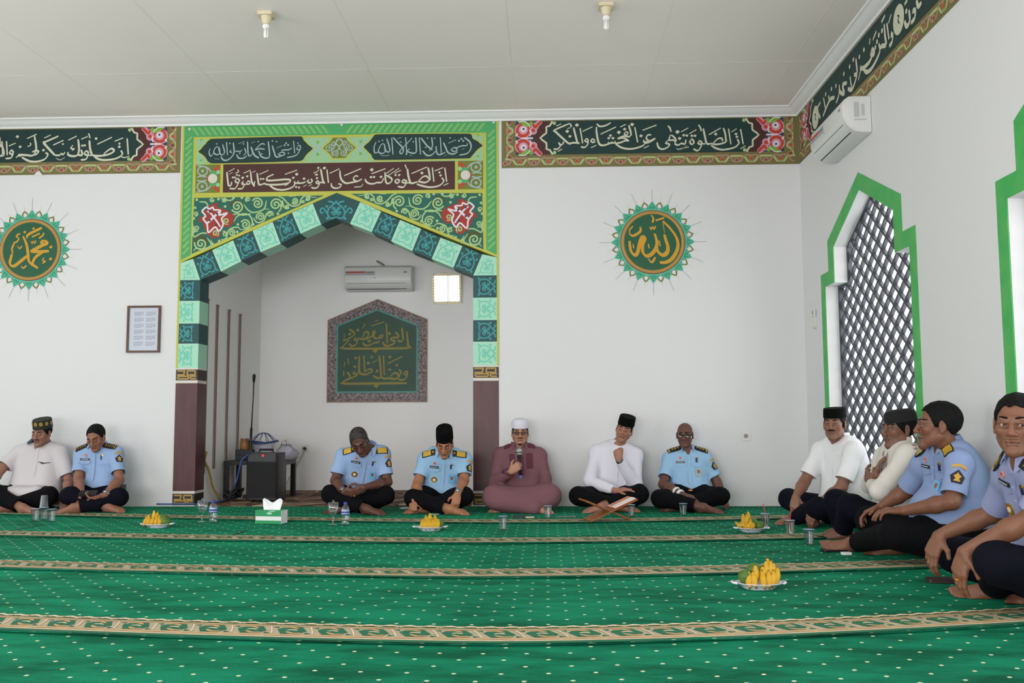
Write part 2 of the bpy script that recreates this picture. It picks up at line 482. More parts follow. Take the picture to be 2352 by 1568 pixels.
for i in range(5):
    XS = np.linspace(LEFTX+0.02, WALLX-0.005, 76)
    T = thing('prayer_carpet', labels[i], 'carpet', (0, run_edge(i, 0), 0), 0, 'prayer carpet runners')
    rows = [0.0, 0.3, 0.6, 0.8, 0.9, 0.96, 1.0]
    zz = [0.000, 0.003, 0.003, 0.003, 0.005, 0.009, 0.010] if i < 4 else [0.000]+[0.002]*6
    mb = MB(); lay = []
    for r, z in zip(rows, zz):
        for x in XS:
            ya = run_edge(i-1, x)-(0 if i == 0 else -0.05); yb = run_edge(i, x)
            y = ya+(yb-ya)*r
            wv = 0.002*math.sin(3.1*x+i*2)+0.0015*math.sin(7.7*x+1.3*i) if i < 4 and r >= 0.96 else 0
            mb.v.append((x, y, z+0.008+max(0, wv))); lay.append((x, y-yb, 0))
    nx = len(XS); R = len(rows)
    for a in range(R-1):
        for k in range(nx-1): mb.f.append((a*nx+k, a*nx+k+1, (a+1)*nx+k+1, (a+1)*nx+k)); mb.mi.append(0)
    # underside strip at the near edge so that the runner has its thickness
    o = len(mb.v)
    for k, x in enumerate(XS):
        p = mb.v[(R-1)*nx+k]; mb.v.append((p[0], p[1]+0.002, p[2]-0.0060)); lay.append((0.05, 0.05, 0))
    for k in range(nx-1): mb.f.append(((R-1)*nx+k, (R-1)*nx+k+1, o+k+1, o+k)); mb.mi.append(0)
    ob = mb.build('pile', [m_carpet], T)
    at = ob.data.attributes.new('lay', 'FLOAT_VECTOR', 'POINT'); at.data.foreach_set('vector', np.array(lay, np.float32).ravel())
    ob.data.flip_normals() if ob.data.polygons[0].normal.z < 0 else None
    # woven border along the near edge
    def mp(u, v, l, i=i, wv=None):
        zb = (0.0165+max(0, 0.002*math.sin(3.1*u+i*2)+0.0015*math.sin(7.7*u+1.3*i))*max(0, 1-v/0.1)) if i < 4 else 0.010
        if i < 4: zb = 0.0185 if v < 0.06 else (0.0185-(v-0.06)*0.03 if v < 0.14 else max(0.0112, 0.0161-(v-0.14)*0.035))
        return (u, run_edge(i, u)+v, zb+0.0022+l)
    P = Paint(mp)
    xs = np.linspace(LEFTX+0.02, WALLX-0.005, 150)
    if i == 4: xs = xs[60:]
    for k in range(len(xs)-1):
        a, b = xs[k], xs[k+1]
        for v0, v1, mi in ((0.0, 0.03, 2), (0.03, 0.06, 0), (0.06, 0.10, 0), (0.10, 0.14, 0), (0.14, 0.20, 0), (0.20, 0.255, 0), (0.255, 0.275, 2)):
            P.shape([(a, v0), (b, v0), (b, v1), (a, v1)], 0, mi)
    per = 0.158; x = xs[0]
    while x < xs[-1]-per:
        if -6.0 < x:
            # scalloped cream chain at the far side
            P.stroke([(x, 0.268), (x+0.25*per, 0.292), (x+0.5*per, 0.268), (x+0.75*per, 0.292), (x+per, 0.268)], 0.020, 0.0016, 3, (1, 1), 0.02)
            P.stroke([(x, 0.288), (x+0.25*per, 0.268), (x+0.5*per, 0.288), (x+0.75*per, 0.268), (x+per, 0.288)], 0.007, 0.0020, 1, (1, 1), 0.02)
            # tan guard lines
            P.stroke([(x, 0.238), (x+0.55*per, 0.232), (x+per, 0.246)], 0.017, 0.0012, 1, (1, 1), 0.04)
            P.stroke([(x, 0.054), (x+0.5*per, 0.062), (x+per, 0.048)], 0.017, 0.0012, 1, (1, 1), 0.04)
            P.stroke([(x, 0.036), (x+per, 0.036)], 0.010, 0.0010, 3, (1, 1), 0.08)
            # green lozenge with tan comma shapes
            cx = x+per*0.5
            P.shape([(cx-0.062, 0.165), (cx-0.040, 0.208), (cx+0.026, 0.214), (cx+0.062, 0.135), (cx+0.040, 0.090), (cx-0.026, 0.084)], 0.0012, 2)
            P.shape([(x-0.010, 0.205), (x+0.012, 0.214), (x+0.016, 0.186)], 0.0012, 2); P.shape([(x+0.010, 0.092), (x-0.014, 0.084), (x-0.016, 0.112)], 0.0012, 2)
            P.stroke([(cx-0.045, 0.200), (cx-0.015, 0.205), (cx+0.018, 0.175)], 0.017, 0.0018, 1, (1, 0.4), 0.02)
            P.stroke([(cx+0.048, 0.098), (cx+0.016, 0.093), (cx-0.016, 0.125)], 0.017, 0.0018, 1, (1, 0.4), 0.02)
            P.stroke([(cx-0.020, 0.150), (cx, 0.160), (cx+0.022, 0.146)], 0.014, 0.0018, 3, (0.4, 0.4), 0.02)
            P.stroke([(x-0.022, 0.215), (x, 0.15), (x+0.018, 0.082)], 0.006, 0.0018, 3, (1, 1), 0.02)
        x += per
    P.build('woven_border', [m_bbase, m_bor, m_bgr, m_bcr], T)
    if i == 1:
        for pa, pb in (((98, 1205), (18, 1220)), ((571, 1215), (518, 1236))):
            a, b = np.array(flo(*pa, 0.012)), np.array(flo(*pb, 0.012)); d = b-a; nn = np.array([-d[1], d[0]])/np.hypot(*d)*0.012
            q = MB(); pts = []
            for t in np.linspace(0, 1, 9):
                c = a+d*t; v = c[1]-run_edge(1, c[0]); z = 0.0125+0.009*max(0, 1-v/0.3); w_ = nn*(0.2+0.8*math.sin(math.pi*t))
                pts.append(((c+w_)[0], (c+w_)[1], z)); pts.append(((c-w_)[0], (c-w_)[1], z))
            q.add(pts, [(2*k, 2*k+1, 2*k+3, 2*k+2) for k in range(8)]); q.build('seam', [mat('carpet_seam_dark', (10, 48, 34), 0.9)], T)
# ================================================================== painted arch, friezes, medallions, niche sign
PXM = 1/238.6
m_cream = mat('lettering_cream', (206, 206, 182), 0.6)
m_pale = mat('lettering_pale_blue', (158, 182, 178), 0.6)
m_dteal = mat('panel_dark_teal', (18, 52, 50), 0.55)
m_maroon = mat('panel_maroon', (72, 36, 34), 0.5)
m_yel = mat('line_yellow_green', (188, 190, 76), 0.55)
m_rope = mat('rope_band_green', (76, 164, 100), 0.55)
m_rope2 = mat('rope_strand_lime', (124, 184, 104), 0.55)
m_span = mat('spandrel_teal', (28, 98, 84), 0.55)
m_scr = mat('scroll_lime', (166, 198, 134), 0.55)
m_scr2 = mat('scroll_olive', (74, 78, 30), 0.55)
m_red = mat('flower_red', (190, 62, 40), 0.55)
m_pink = mat('flower_pink', (206, 150, 170), 0.55)
m_white = mat('flower_white', (222, 218, 224), 0.55)
m_mint = mat('block_mint', (166, 220, 192), 0.5)
m_mint2 = mat('motif_mint_deep', (112, 202, 178), 0.5)  # deeper mint paint of the arabesques on the mint blocks
m_dgrn = mat('block_dark_teal', (20, 74, 74), 0.5)
m_dmot = mat('motif_turquoise', (54, 150, 154), 0.5)
m_lgrn = mat('lattice_pale_green', (152, 196, 148), 0.55)
m_lgr2 = mat('lattice_bright_green', (120, 180, 70), 0.55)
m_gold = mat('meander_gold', (176, 142, 70), 0.5)
m_dk = mat('meander_dark', (48, 42, 34), 0.5)
m_offw = mat('trim_off_white', (216, 208, 198), 0.5)
m_pillar = mat('pillar_maroon_gloss', (84, 42, 44), 0.42, noise=0.25, nscale=5, stretch=(3, 3, 0.6))
m_olive = mat('border_olive', (118, 112, 66), 0.6)
m_vine = mat('border_vine', (176, 186, 126), 0.6)
m_vine2 = mat('border_vine_rose', (170, 132, 108), 0.6)
m_ltg = mat('flower_green', (120, 172, 52), 0.55)
m_navy = mat('flower_navy', (58, 58, 84), 0.55)
m_goldl = mat('lettering_gold', (204, 152, 40), 0.5)
m_medg = mat('medallion_green', (28, 88, 58), 0.5)
m_medt = mat('medallion_turquoise', (70, 176, 140), 0.5)
m_medo = mat('medallion_olive', (110, 122, 44), 0.5)
m_medr = mat('medallion_gold_ring', (178, 138, 72), 0.45)
m_medb = mat('medallion_brown_edge', (122, 78, 40), 0.5)
m_ray = mat('medallion_ray_grey', (176, 178, 176), 0.6)
m_ray2 = mat('medallion_ray_green', (188, 202, 150), 0.6)

def script(P, strokes, x0, y0, s, tomap, lift, mi=0, wk=PXM, nib=None, step=0.012):
    for st in strokes:
        if st[0] == 'd':
            for c in st[1]:
                u, v = tomap(x0+c[0]/s, y0+c[1]/s); r = st[2]/s*wk
                a = 0.5
                P.shape([(u-r*1.05, v-r*0.2), (u-r*0.2, v+r*0.9), (u+r*1.05, v+r*0.25), (u+r*0.2, v-r*0.95)], lift, mi)
        else:
            P.stroke([tomap(x0+a/s, y0+b/s) for a, b in st[0]], st[1]/s*wk, lift, mi, step=step, nib=nib)

# ---- traced brush lettering (zoom coordinates: points, pen width)
TXT_RIGHT_A = [([(620,125),(310,262),(330,302),(600,545),(650,532)],44),([(340,182),(440,135)],34),([(632,130),(655,200)],50),([(570,235),(640,212)],26),
 ('d',[(568,290)],42),('d',[(625,395)],36),('d',[(770,160)],44),([(700,212),(745,400),(780,520)],46),([(825,540),(740,528),(660,532),(600,545)],44),
 ([(490,500),(480,550),(420,570),(392,520)],42),([(440,575),(375,655),(285,658)],42),([(370,710),(462,658)],34),([(835,225),(888,540)],44),([(885,292),(1095,195)],36),
 ([(965,440),(932,480),(970,510),(1002,470),(965,440)],40),([(1002,470),(992,560),(930,622),(850,612)],42),([(1145,480),(1085,450),(1062,490),(1100,522),(1155,502)],40),([(1060,632),(1172,578)],34),
 ([(1180,200),(1172,260),(1200,450),(1240,560),(1320,582),(1420,552),(1480,532),(1560,532)],46),([(1420,508),(1428,550)],34),([(1492,500),(1500,540)],34),([(1556,488),(1570,540)],34),
 ([(1182,132),(1245,188),(1370,168),(1472,110)],42),([(1260,350),(1580,200)],42),('d',[(1465,378),(1430,432),(1518,432)],34),
 ([(1560,545),(1680,522),(1780,482),(1852,492)],44),([(1852,492),(1740,430),(1612,446)],40),([(1612,440),(1740,390),(1850,402),(1892,365)],42),([(1790,292),(1752,340),(1790,368),(1830,330),(1790,292)],36),
 ('d',[(1760,245)],36),('d',[(1640,312)],44),([(1665,202),(1785,145)],36),([(1845,165),(1885,300),(1892,380)],44),('d',[(1915,148)],44),([(1970,205),(2030,520)],44),
 ('d',[(2100,385)],38),([(2185,540),(2130,592),(1990,640),(1850,655),(1700,630),(1578,558)],44),([(2150,470),(2180,530),(2280,512),(2400,440)],42),([(2160,640),(2262,590)],34),([(2130,270),(2420,160)],40)]
TXT_RIGHT_B = [([(140,362),(60,372),(40,440),(95,490)],42),([(-20,515),(90,500),(222,432)],42),([(485,175),(530,222),(552,300)],38),
 ([(540,362),(512,470),(600,470),(652,502),(640,440),(560,362)],40),([(500,470),(440,532),(522,562),(480,622),(370,662),(290,620),(262,520)],42),
 ([(640,500),(640,560),(720,572),(762,540),(842,552),(860,460)],42),('d',[(685,302)],48),('d',[(730,437)],40),('d',[(815,372),(880,377)],34),([(760,302),(910,220)],36),
 ([(985,442),(940,510),(985,562),(1030,520),(985,442)],42),('d',[(985,382),(1050,382)],34),([(930,342),(1080,255)],36),([(1120,155),(1160,212),(1180,290)],36),
 ([(1220,230),(1260,420),(1290,540),(1350,552),(1400,540)],46),([(1140,482),(1112,540),(1170,558),(1192,520),(1140,482)],42),([(1260,550),(1180,550)],42),([(1192,560),(1150,650),(1100,692),(1015,655)],42),
 ([(1400,545),(1480,562),(1600,545),(1690,510),(1702,460)],44),([(1430,532),(1530,442),(1610,440),(1620,500)],42),([(1335,362),(1585,220)],40),('d',[(1480,348)],38),
 ([(1640,220),(1680,360),(1692,500)],42),([(1745,235),(1795,560)],42),([(1805,305),(1915,235)],36),('d',[(1900,345),(1920,405)],34),([(1930,450),(1962,540),(1900,600)],42),
 ([(1962,540),(1880,620),(1640,672),(1480,640),(1385,578)],44),([(1995,245),(2050,560)],44),([(1990,652),(2100,588)],34),
 ([(660,640),(700,662),(790,640),(920,622)],16),([(680,672),(780,660)],12),([(845,590),(850,640)],12),([(880,580),(885,630)],12),([(910,590),(915,630)],12)]
TXT_LEFT = [([(1640,215),(1655,420)],32),([(1565,450),(1610,462),(1668,438)],16),([(1480,252),(1590,208)],26),('d',[(1540,322)],22),('d',[(1540,282)],18),
 ([(1560,370),(1578,420),(1500,472),(1370,492),(1270,480),(1212,438)],30),([(1190,430),(1280,440),(1400,420),(1472,378),(1440,345),(1380,380),(1340,415)],32),([(1255,290),(1445,200)],28),
 ([(1155,240),(1165,350),(1190,430)],32),([(1145,150),(1165,212)],26),([(1110,372),(1090,410),(1130,430),(1142,395),(1110,372)],28),([(1138,430),(1110,482),(1045,490)],28),([(1190,432),(1130,432)],28),
 ([(1050,225),(1135,190)],24),('d',[(1065,307),(1095,305)],20),([(1050,360),(1062,430),(1000,422)],30),([(1010,225),(1022,350),(1000,430),(930,442),(878,420),(885,390)],32),([(945,300),(915,340),(962,350),(930,370)],22),([(885,237),(992,185)],26),
 ([(840,390),(820,422),(790,410),(770,432),(710,430)],28),([(710,430),(570,275),(590,260),(757,185)],32),([(575,210),(660,170)],24),([(690,300),(822,240)],28),('d',[(815,287)],16),
 ('d',[(565,365)],22),([(590,400),(622,420),(580,482),(480,512),(380,505),(288,458)],30),([(450,185),(472,350),(430,432),(350,430),(260,427),(212,462)],30),([(420,390),(470,370),(502,385),(470,420),(420,430)],30),
 ([(355,217),(477,160)],26),([(395,270),(402,300),(360,320)],20),('d',[(265,322)],22),([(260,410),(240,440),(300,430)],26),('d',[(230,192)],24),([(90,250),(100,430)],30),
 ([(150,362),(130,400),(160,420),(177,390),(150,362)],28),([(177,400),(150,462),(78,474)],28),([(120,312),(207,275)],24),([(4,200),(8,300),(40,330),(57,430),(0,442)],26),
 ([(30,250),(40,400),(10,440)],24),([(725,470),(780,490),(842,460)],10),('d',[(1242,217)],22)]
TXT_MAR_L = [([(600,775),(630,1000),(675,990),(680,940)],38),([(625,772),(732,715)],26),([(640,812),(700,780)],18),('d',[(702,867),(738,867)],24),([(770,882),(740,930),(790,960),(812,910),(770,882)],34),
 ([(797,960),(740,1052),(645,1052)],34),([(780,735),(800,770),(745,797)],24),('d',[(770,825),(808,835)],22),([(960,930),(930,970),(980,980),(987,940),(950,920)],30),([(980,978),(850,988)],32),
 ([(885,930),(850,960),(900,980)],30),([(902,985),(860,1052),(785,1058)],34),('d',[(868,872)],30),('d',[(945,847)],26),([(880,797),(1002,743)],28),([(1000,765),(1020,930),(1062,1012)],36),([(1080,930),(1062,970),(1062,1022)],32),
 ([(1030,782),(1087,755)],22),([(1110,790),(1130,930),(1150,990),(1230,970)],36),([(1150,815),(1302,748)],28),('d',[(1175,892),(1217,892)],24),([(1390,815),(1290,860),(1272,900),(1312,920),(1600,900),(1672,915),(1640,960),(1500,985),(1300,987),(1220,965)],40),
 ([(1570,1002),(1632,985)],22),([(1742,930),(1740,1000),(1660,1052),(1540,1077),(1420,1062),(1328,1008)],38),('d',[(1722,872)],28),('d',[(1780,812)],34),([(1580,815),(1787,743)],30),([(1742,962),(1800,962),(1870,962),(1932,940)],34),([(1800,922),(1806,960)],30),
 ('d',[(1770,1027),(1818,1035)],24),('d',[(1903,887)],28),([(1990,902),(1960,930),(2000,962),(2042,930),(2020,890)],34),([(1890,1022),(1947,990)],22),([(1980,1012),(2032,985)],22)]
TXT_MAR_M = [([(840,270),(880,500),(920,680),(975,762)],76),([(970,742),(860,722),(780,742)],64),([(722,662),(682,720),(740,770),(800,740),(722,662)],64),([(805,760),(740,882),(620,922),(525,888)],66),
 ([(745,440),(640,462),(740,482)],42),('d',[(715,580)],52),('d',[(760,232)],50),([(785,280),(700,372),(598,402)],44),([(1050,290),(1100,740)],76),('d',[(965,238)],66),([(1140,420),(1472,263)],60),
 ([(1490,320),(1500,520),(1560,662),(1700,752),(1900,722),(2100,680),(2232,608)],76),([(2100,532),(2030,500),(1950,560),(1960,640),(2052,682)],64),([(1630,500),(2202,258)],70),([(1430,770),(1532,800),(1480,892),(1330,922),(1210,862),(1200,750)],68),([(1970,882),(2200,862),(2262,770)],42)]
TXT_MAR_R = [([(600,880),(562,950),(480,952),(440,972),(360,970),(300,932),(290,890)],36),('d',[(555,857)],30),('d',[(385,862),(437,860)],28),('d',[(400,737)],38),([(395,805),(632,718)],34),
 ([(620,780),(640,950),(700,962),(742,900),(682,850),(640,830)],36),([(640,802),(772,710)],28),([(680,832),(862,710)],28),([(830,892),(790,930),(830,965),(867,925),(830,892)],36),('d',[(800,827),(862,827)],26),([(780,797),(892,745)],28),
 ([(1000,720),(1020,860),(1062,962),(1170,940)],42),([(960,650),(987,720)],32),([(930,902),(910,940),(960,960),(987,930),(930,902)],36),([(1060,962),(970,955)],34),([(985,962),(930,1030),(838,1018)],36),
 ([(1180,932),(1300,952),(1382,900),(1372,870)],40),([(1190,922),(1270,852),(1332,850),(1352,890)],36),([(1350,700),(1377,850),(1370,900)],40),([(1070,802),(1332,690)],34),('d',[(1245,792)],32),
 ([(1420,700),(1447,940)],38),([(1460,757),(1602,700)],32),('d',[(1540,782)],26),('d',[(1560,832)],26),([(1580,870),(1612,930),(1540,1002),(1400,1032),(1260,1012),(1158,978)],38),([(1630,700),(1662,940)],40),([(1610,1002),(1692,965)],30)]
TXT_CART_R = [([(1960,190),(2052,270),(2072,370),(2010,460),(1878,490)],36),([(2010,290),(2002,330),(1930,332),(1870,350),(1800,382)],30),('d',[(1910,217),(1870,250),(1942,250)],26),([(1740,390),(1800,362),(1842,400),(1790,432),(1730,400)],30),
 ([(1850,432),(1780,472),(1690,450),(1640,350),(1608,280)],36),([(1690,290),(1822,230)],24),([(1555,190),(1572,470)],34),([(1640,440),(1560,482),(1500,460),(1482,340)],34),([(1410,190),(1422,340),(1368,420)],34),([(1230,200),(1330,330),(1422,402)],34),
 ([(1480,422),(1400,492),(1320,490),(1258,418)],36),([(1200,190),(1222,480)],34),([(1140,190),(1152,360),(1140,450),(1060,452),(1000,428)],34),([(1040,382),(990,430),(980,492)],30),([(970,190),(992,480)],34),([(1080,200),(950,340),(870,430),(902,470),(932,390),(830,270),(758,190)],32),
 ([(735,200),(757,480)],36),([(650,210),(690,330),(702,430),(640,422),(608,300)],32),([(610,300),(622,430),(560,462),(510,420),(562,310),(602,300)],30),([(510,440),(450,452),(440,350),(472,270)],30),('d',[(1460,205),(1340,205),(890,270),(580,242),(1310,360),(520,260),(1100,265),(1720,200)],20),
 ([(1620,505),(1660,480)],14),([(700,490),(660,500),(600,500),(540,490)],12),([(1080,490),(1040,500)],14),([(830,215),(900,190)],16),([(1920,400),(1960,380)],16)]
TXT_CART_L = [([(1800,342),(1780,390),(1832,400),(1842,340),(1800,322)],28),([(1842,390),(1770,492),(1618,532)],32),([(1725,250),(1747,460)],32),([(1702,370),(1640,402),(1580,402),(1520,412)],30),('d',[(1600,290),(1575,325),(1635,320)],24),([(1480,462),(1540,440),(1582,470),(1530,502),(1460,472)],28),
 ([(1580,482),(1440,522),(1400,440),(1368,330)],34),([(1440,372),(1532,330)],20),([(1300,260),(1322,500),(1270,542),(1180,512),(1138,420)],34),([(1240,392),(1150,382),(1080,402),(1180,302),(1242,310)],32),([(1140,542),(1060,482),(1008,350)],36),([(950,260),(962,480),(1000,502),(1032,460)],32),
 ([(940,502),(880,542),(800,540),(768,480)],34),([(900,372),(922,450),(880,502)],28),([(860,402),(820,432),(780,422),(740,432)],28),([(710,280),(722,450),(660,542),(580,582),(520,552),(508,510)],36),([(680,402),(650,432),(692,450)],26),([(595,270),(612,490)],34),([(530,310),(562,450),(500,482),(458,360)],30),
 ([(470,352),(482,460),(420,482),(380,440),(412,360),(452,350)],30),([(380,452),(330,512),(300,440),(322,380)],28),('d',[(1370,252),(1440,262),(1130,262),(880,302),(650,292),(430,302),(820,460),(1190,470),(1640,460),(1800,290)],20),([(790,300),(900,260)],16),([(1010,290),(1080,260)],14),([(470,560),(390,550)],12)]
TXT_ALLAH = [([(830,490),(940,600),(1030,740),(1042,880),(970,1020),(880,1080),(785,1085)],56),([(725,482),(852,440)],36),([(830,500),(852,660)],16),([(850,680),(872,760),(902,860),(890,940),(830,980),(760,930),(738,850)],62),
 ([(710,668),(742,780),(730,880),(660,970),(590,990),(540,930),(540,820),(572,730),(530,722),(490,830),(470,930),(430,980),(370,920),(348,775)],58),([(660,400),(692,450),(680,512)],36),
 ([(640,570),(660,610),(682,570),(702,610),(722,560)],28),([(500,572),(512,620),(480,660),(400,702),(348,672)],40),([(400,560),(350,620),(350,672)],22),([(400,820),(410,882)],30),([(620,818),(632,882)],34),([(775,770),(792,852)],34),([(620,1030),(670,1082),(722,1010)],34)]
TXT_MUH = [([(340,580),(390,700),(412,830),(430,950),(555,1042)],54),([(400,862),(280,962),(200,1012),(150,970),(180,838)],48),([(190,832),(180,760),(212,690)],32),([(640,642),(692,670),(650,702),(600,670),(640,642)],46),([(682,680),(560,742),(448,802)],50),
 ([(450,802),(580,802),(712,795)],48),([(622,810),(520,882),(480,962),(500,1012)],42),([(612,460),(480,522),(400,572),(400,612)],40),([(470,592),(582,540)],32),([(640,532),(622,572),(568,612)],28),([(455,650),(470,690),(490,650),(510,690),(522,640)],22),
 ([(300,540),(240,582),(280,612),(250,660),(198,682)],26),('d',[(490,470)],22),('d',[(365,522)],24),([(260,720),(290,762),(322,720)],24),([(310,1012),(345,1042),(387,1000)],26),([(640,892),(620,932),(662,940),(618,972)],24),('d',[(740,737),(735,907)],28)]
TXT_SIGN = [([(1440,360),(1462,640),(1440,692),(200,702),(170,660),(230,592),(292,540)],50),([(1340,290),(1362,520),(1300,562),(1258,530)],46),([(1210,372),(1272,440),(1260,482),(1150,482),(1120,522),(1192,552),(1190,592),(1100,642),(1000,640),(958,570)],46),([(1030,200),(1047,600)],46),
 ([(930,432),(890,462),(930,492),(962,450),(930,420)],42),([(900,482),(840,502),(790,482),(760,382),(790,350),(792,420),(730,462),(600,512),(450,502)],44),([(560,482),(600,382),(660,370),(672,430),(620,492)],42),([(430,482),(390,512),(440,540),(462,490)],42),([(460,542),(420,622),(340,652),(288,600)],42),
 ([(290,312),(390,392),(360,452),(200,542),(168,530)],38),([(560,582),(600,632),(680,642),(780,592),(880,572),(892,540)],42),([(730,252),(982,170)],36),([(590,200),(600,245),(540,290)],26),('d',[(460,332),(300,412)],36),('d',[(1090,402),(690,552)],40),('d',[(808,742)],54),([(800,160),(880,130)],26),([(190,540),(190,400)],24),
 ([(1440,1392),(220,1402),(178,1370),(220,1332),(420,1252),(462,1200)],52),([(490,850),(490,1150),(540,1212),(640,1212),(762,1150)],48),([(580,842),(602,1172)],46),([(600,1172),(660,1122),(732,1112),(742,1152)],42),([(890,842),(922,1252),(830,1282),(768,1240)],48),([(970,842),(992,1232)],46),([(830,1132),(862,1152),(818,1182)],42),
 ([(920,1262),(980,1302),(1080,1292),(1200,1312),(1282,1260),(1250,1202),(1180,1192),(1108,1260)],46),([(1290,1112),(1322,1192),(1280,1242)],38),([(1410,1152),(1380,1202),(1430,1222),(1452,1170),(1410,1152)],42),([(1450,1202),(1420,1292),(1340,1332),(1268,1310)],42),([(1060,1002),(1352,858)],46),
 ([(400,1152),(370,1192),(430,1212),(452,1170)],42),([(250,1172),(302,1242),(290,1292)],42),([(180,1142),(180,1252)],36),([(200,962),(190,1062)],30),('d',[(670,992)],38),([(740,992),(862,920)],30),('d',[(400,1062),(740,872),(1100,872),(1240,1032),(1100,1122),(420,892)],34),([(260,902),(282,1022)],32),('d',[(828,1442)],54)]
TXT_SIDE = [([(1112,0),(1080,50)],1),([(1215,0),(1235,70),(1272,28)],1),([(1185,90),(1175,130),(1200,112),(1195,200),(1152,260)],1),([(1130,110),(1140,230),(1105,295),(1078,238)],1),('d',[(1100,125)],1),
 ([(930,160),(900,262)],1),([(880,260),(905,440)],1),([(850,270),(860,400),(877,500)],1),([(935,352),(930,400),(946,390),(940,470),(908,520)],1),([(860,170),(820,250)],1),([(872,510),(820,522),(800,560)],1),([(790,490),(802,570),(760,680),(700,780),(650,810),(618,778)],1),
 ('d',[(790,395),(826,345),(770,470),(750,535),(570,640),(622,560),(502,670),(460,750),(395,830),(305,965),(255,1000),(190,1060),(225,1095)],1),([(715,540),(700,610),(740,602),(715,540)],1),([(720,620),(680,700),(620,760),(582,770),(590,738)],1),([(762,350),(723,450)],1),([(690,432),(685,500)],1),
 ([(530,660),(545,820),(510,842)],1),([(545,850),(490,1000),(440,1000)],1),([(465,860),(482,980)],1),([(592,770),(558,900)],1),([(430,930),(380,960),(400,1050),(360,1042),(340,1000)],1),([(345,950),(340,1060),(308,1160)],1),([(290,1095),(240,1120),(190,1230),(158,1310)],1),([(165,1100),(190,1230)],1),([(130,1150),(98,1210)],1),([(110,1280),(130,1330)],1)]

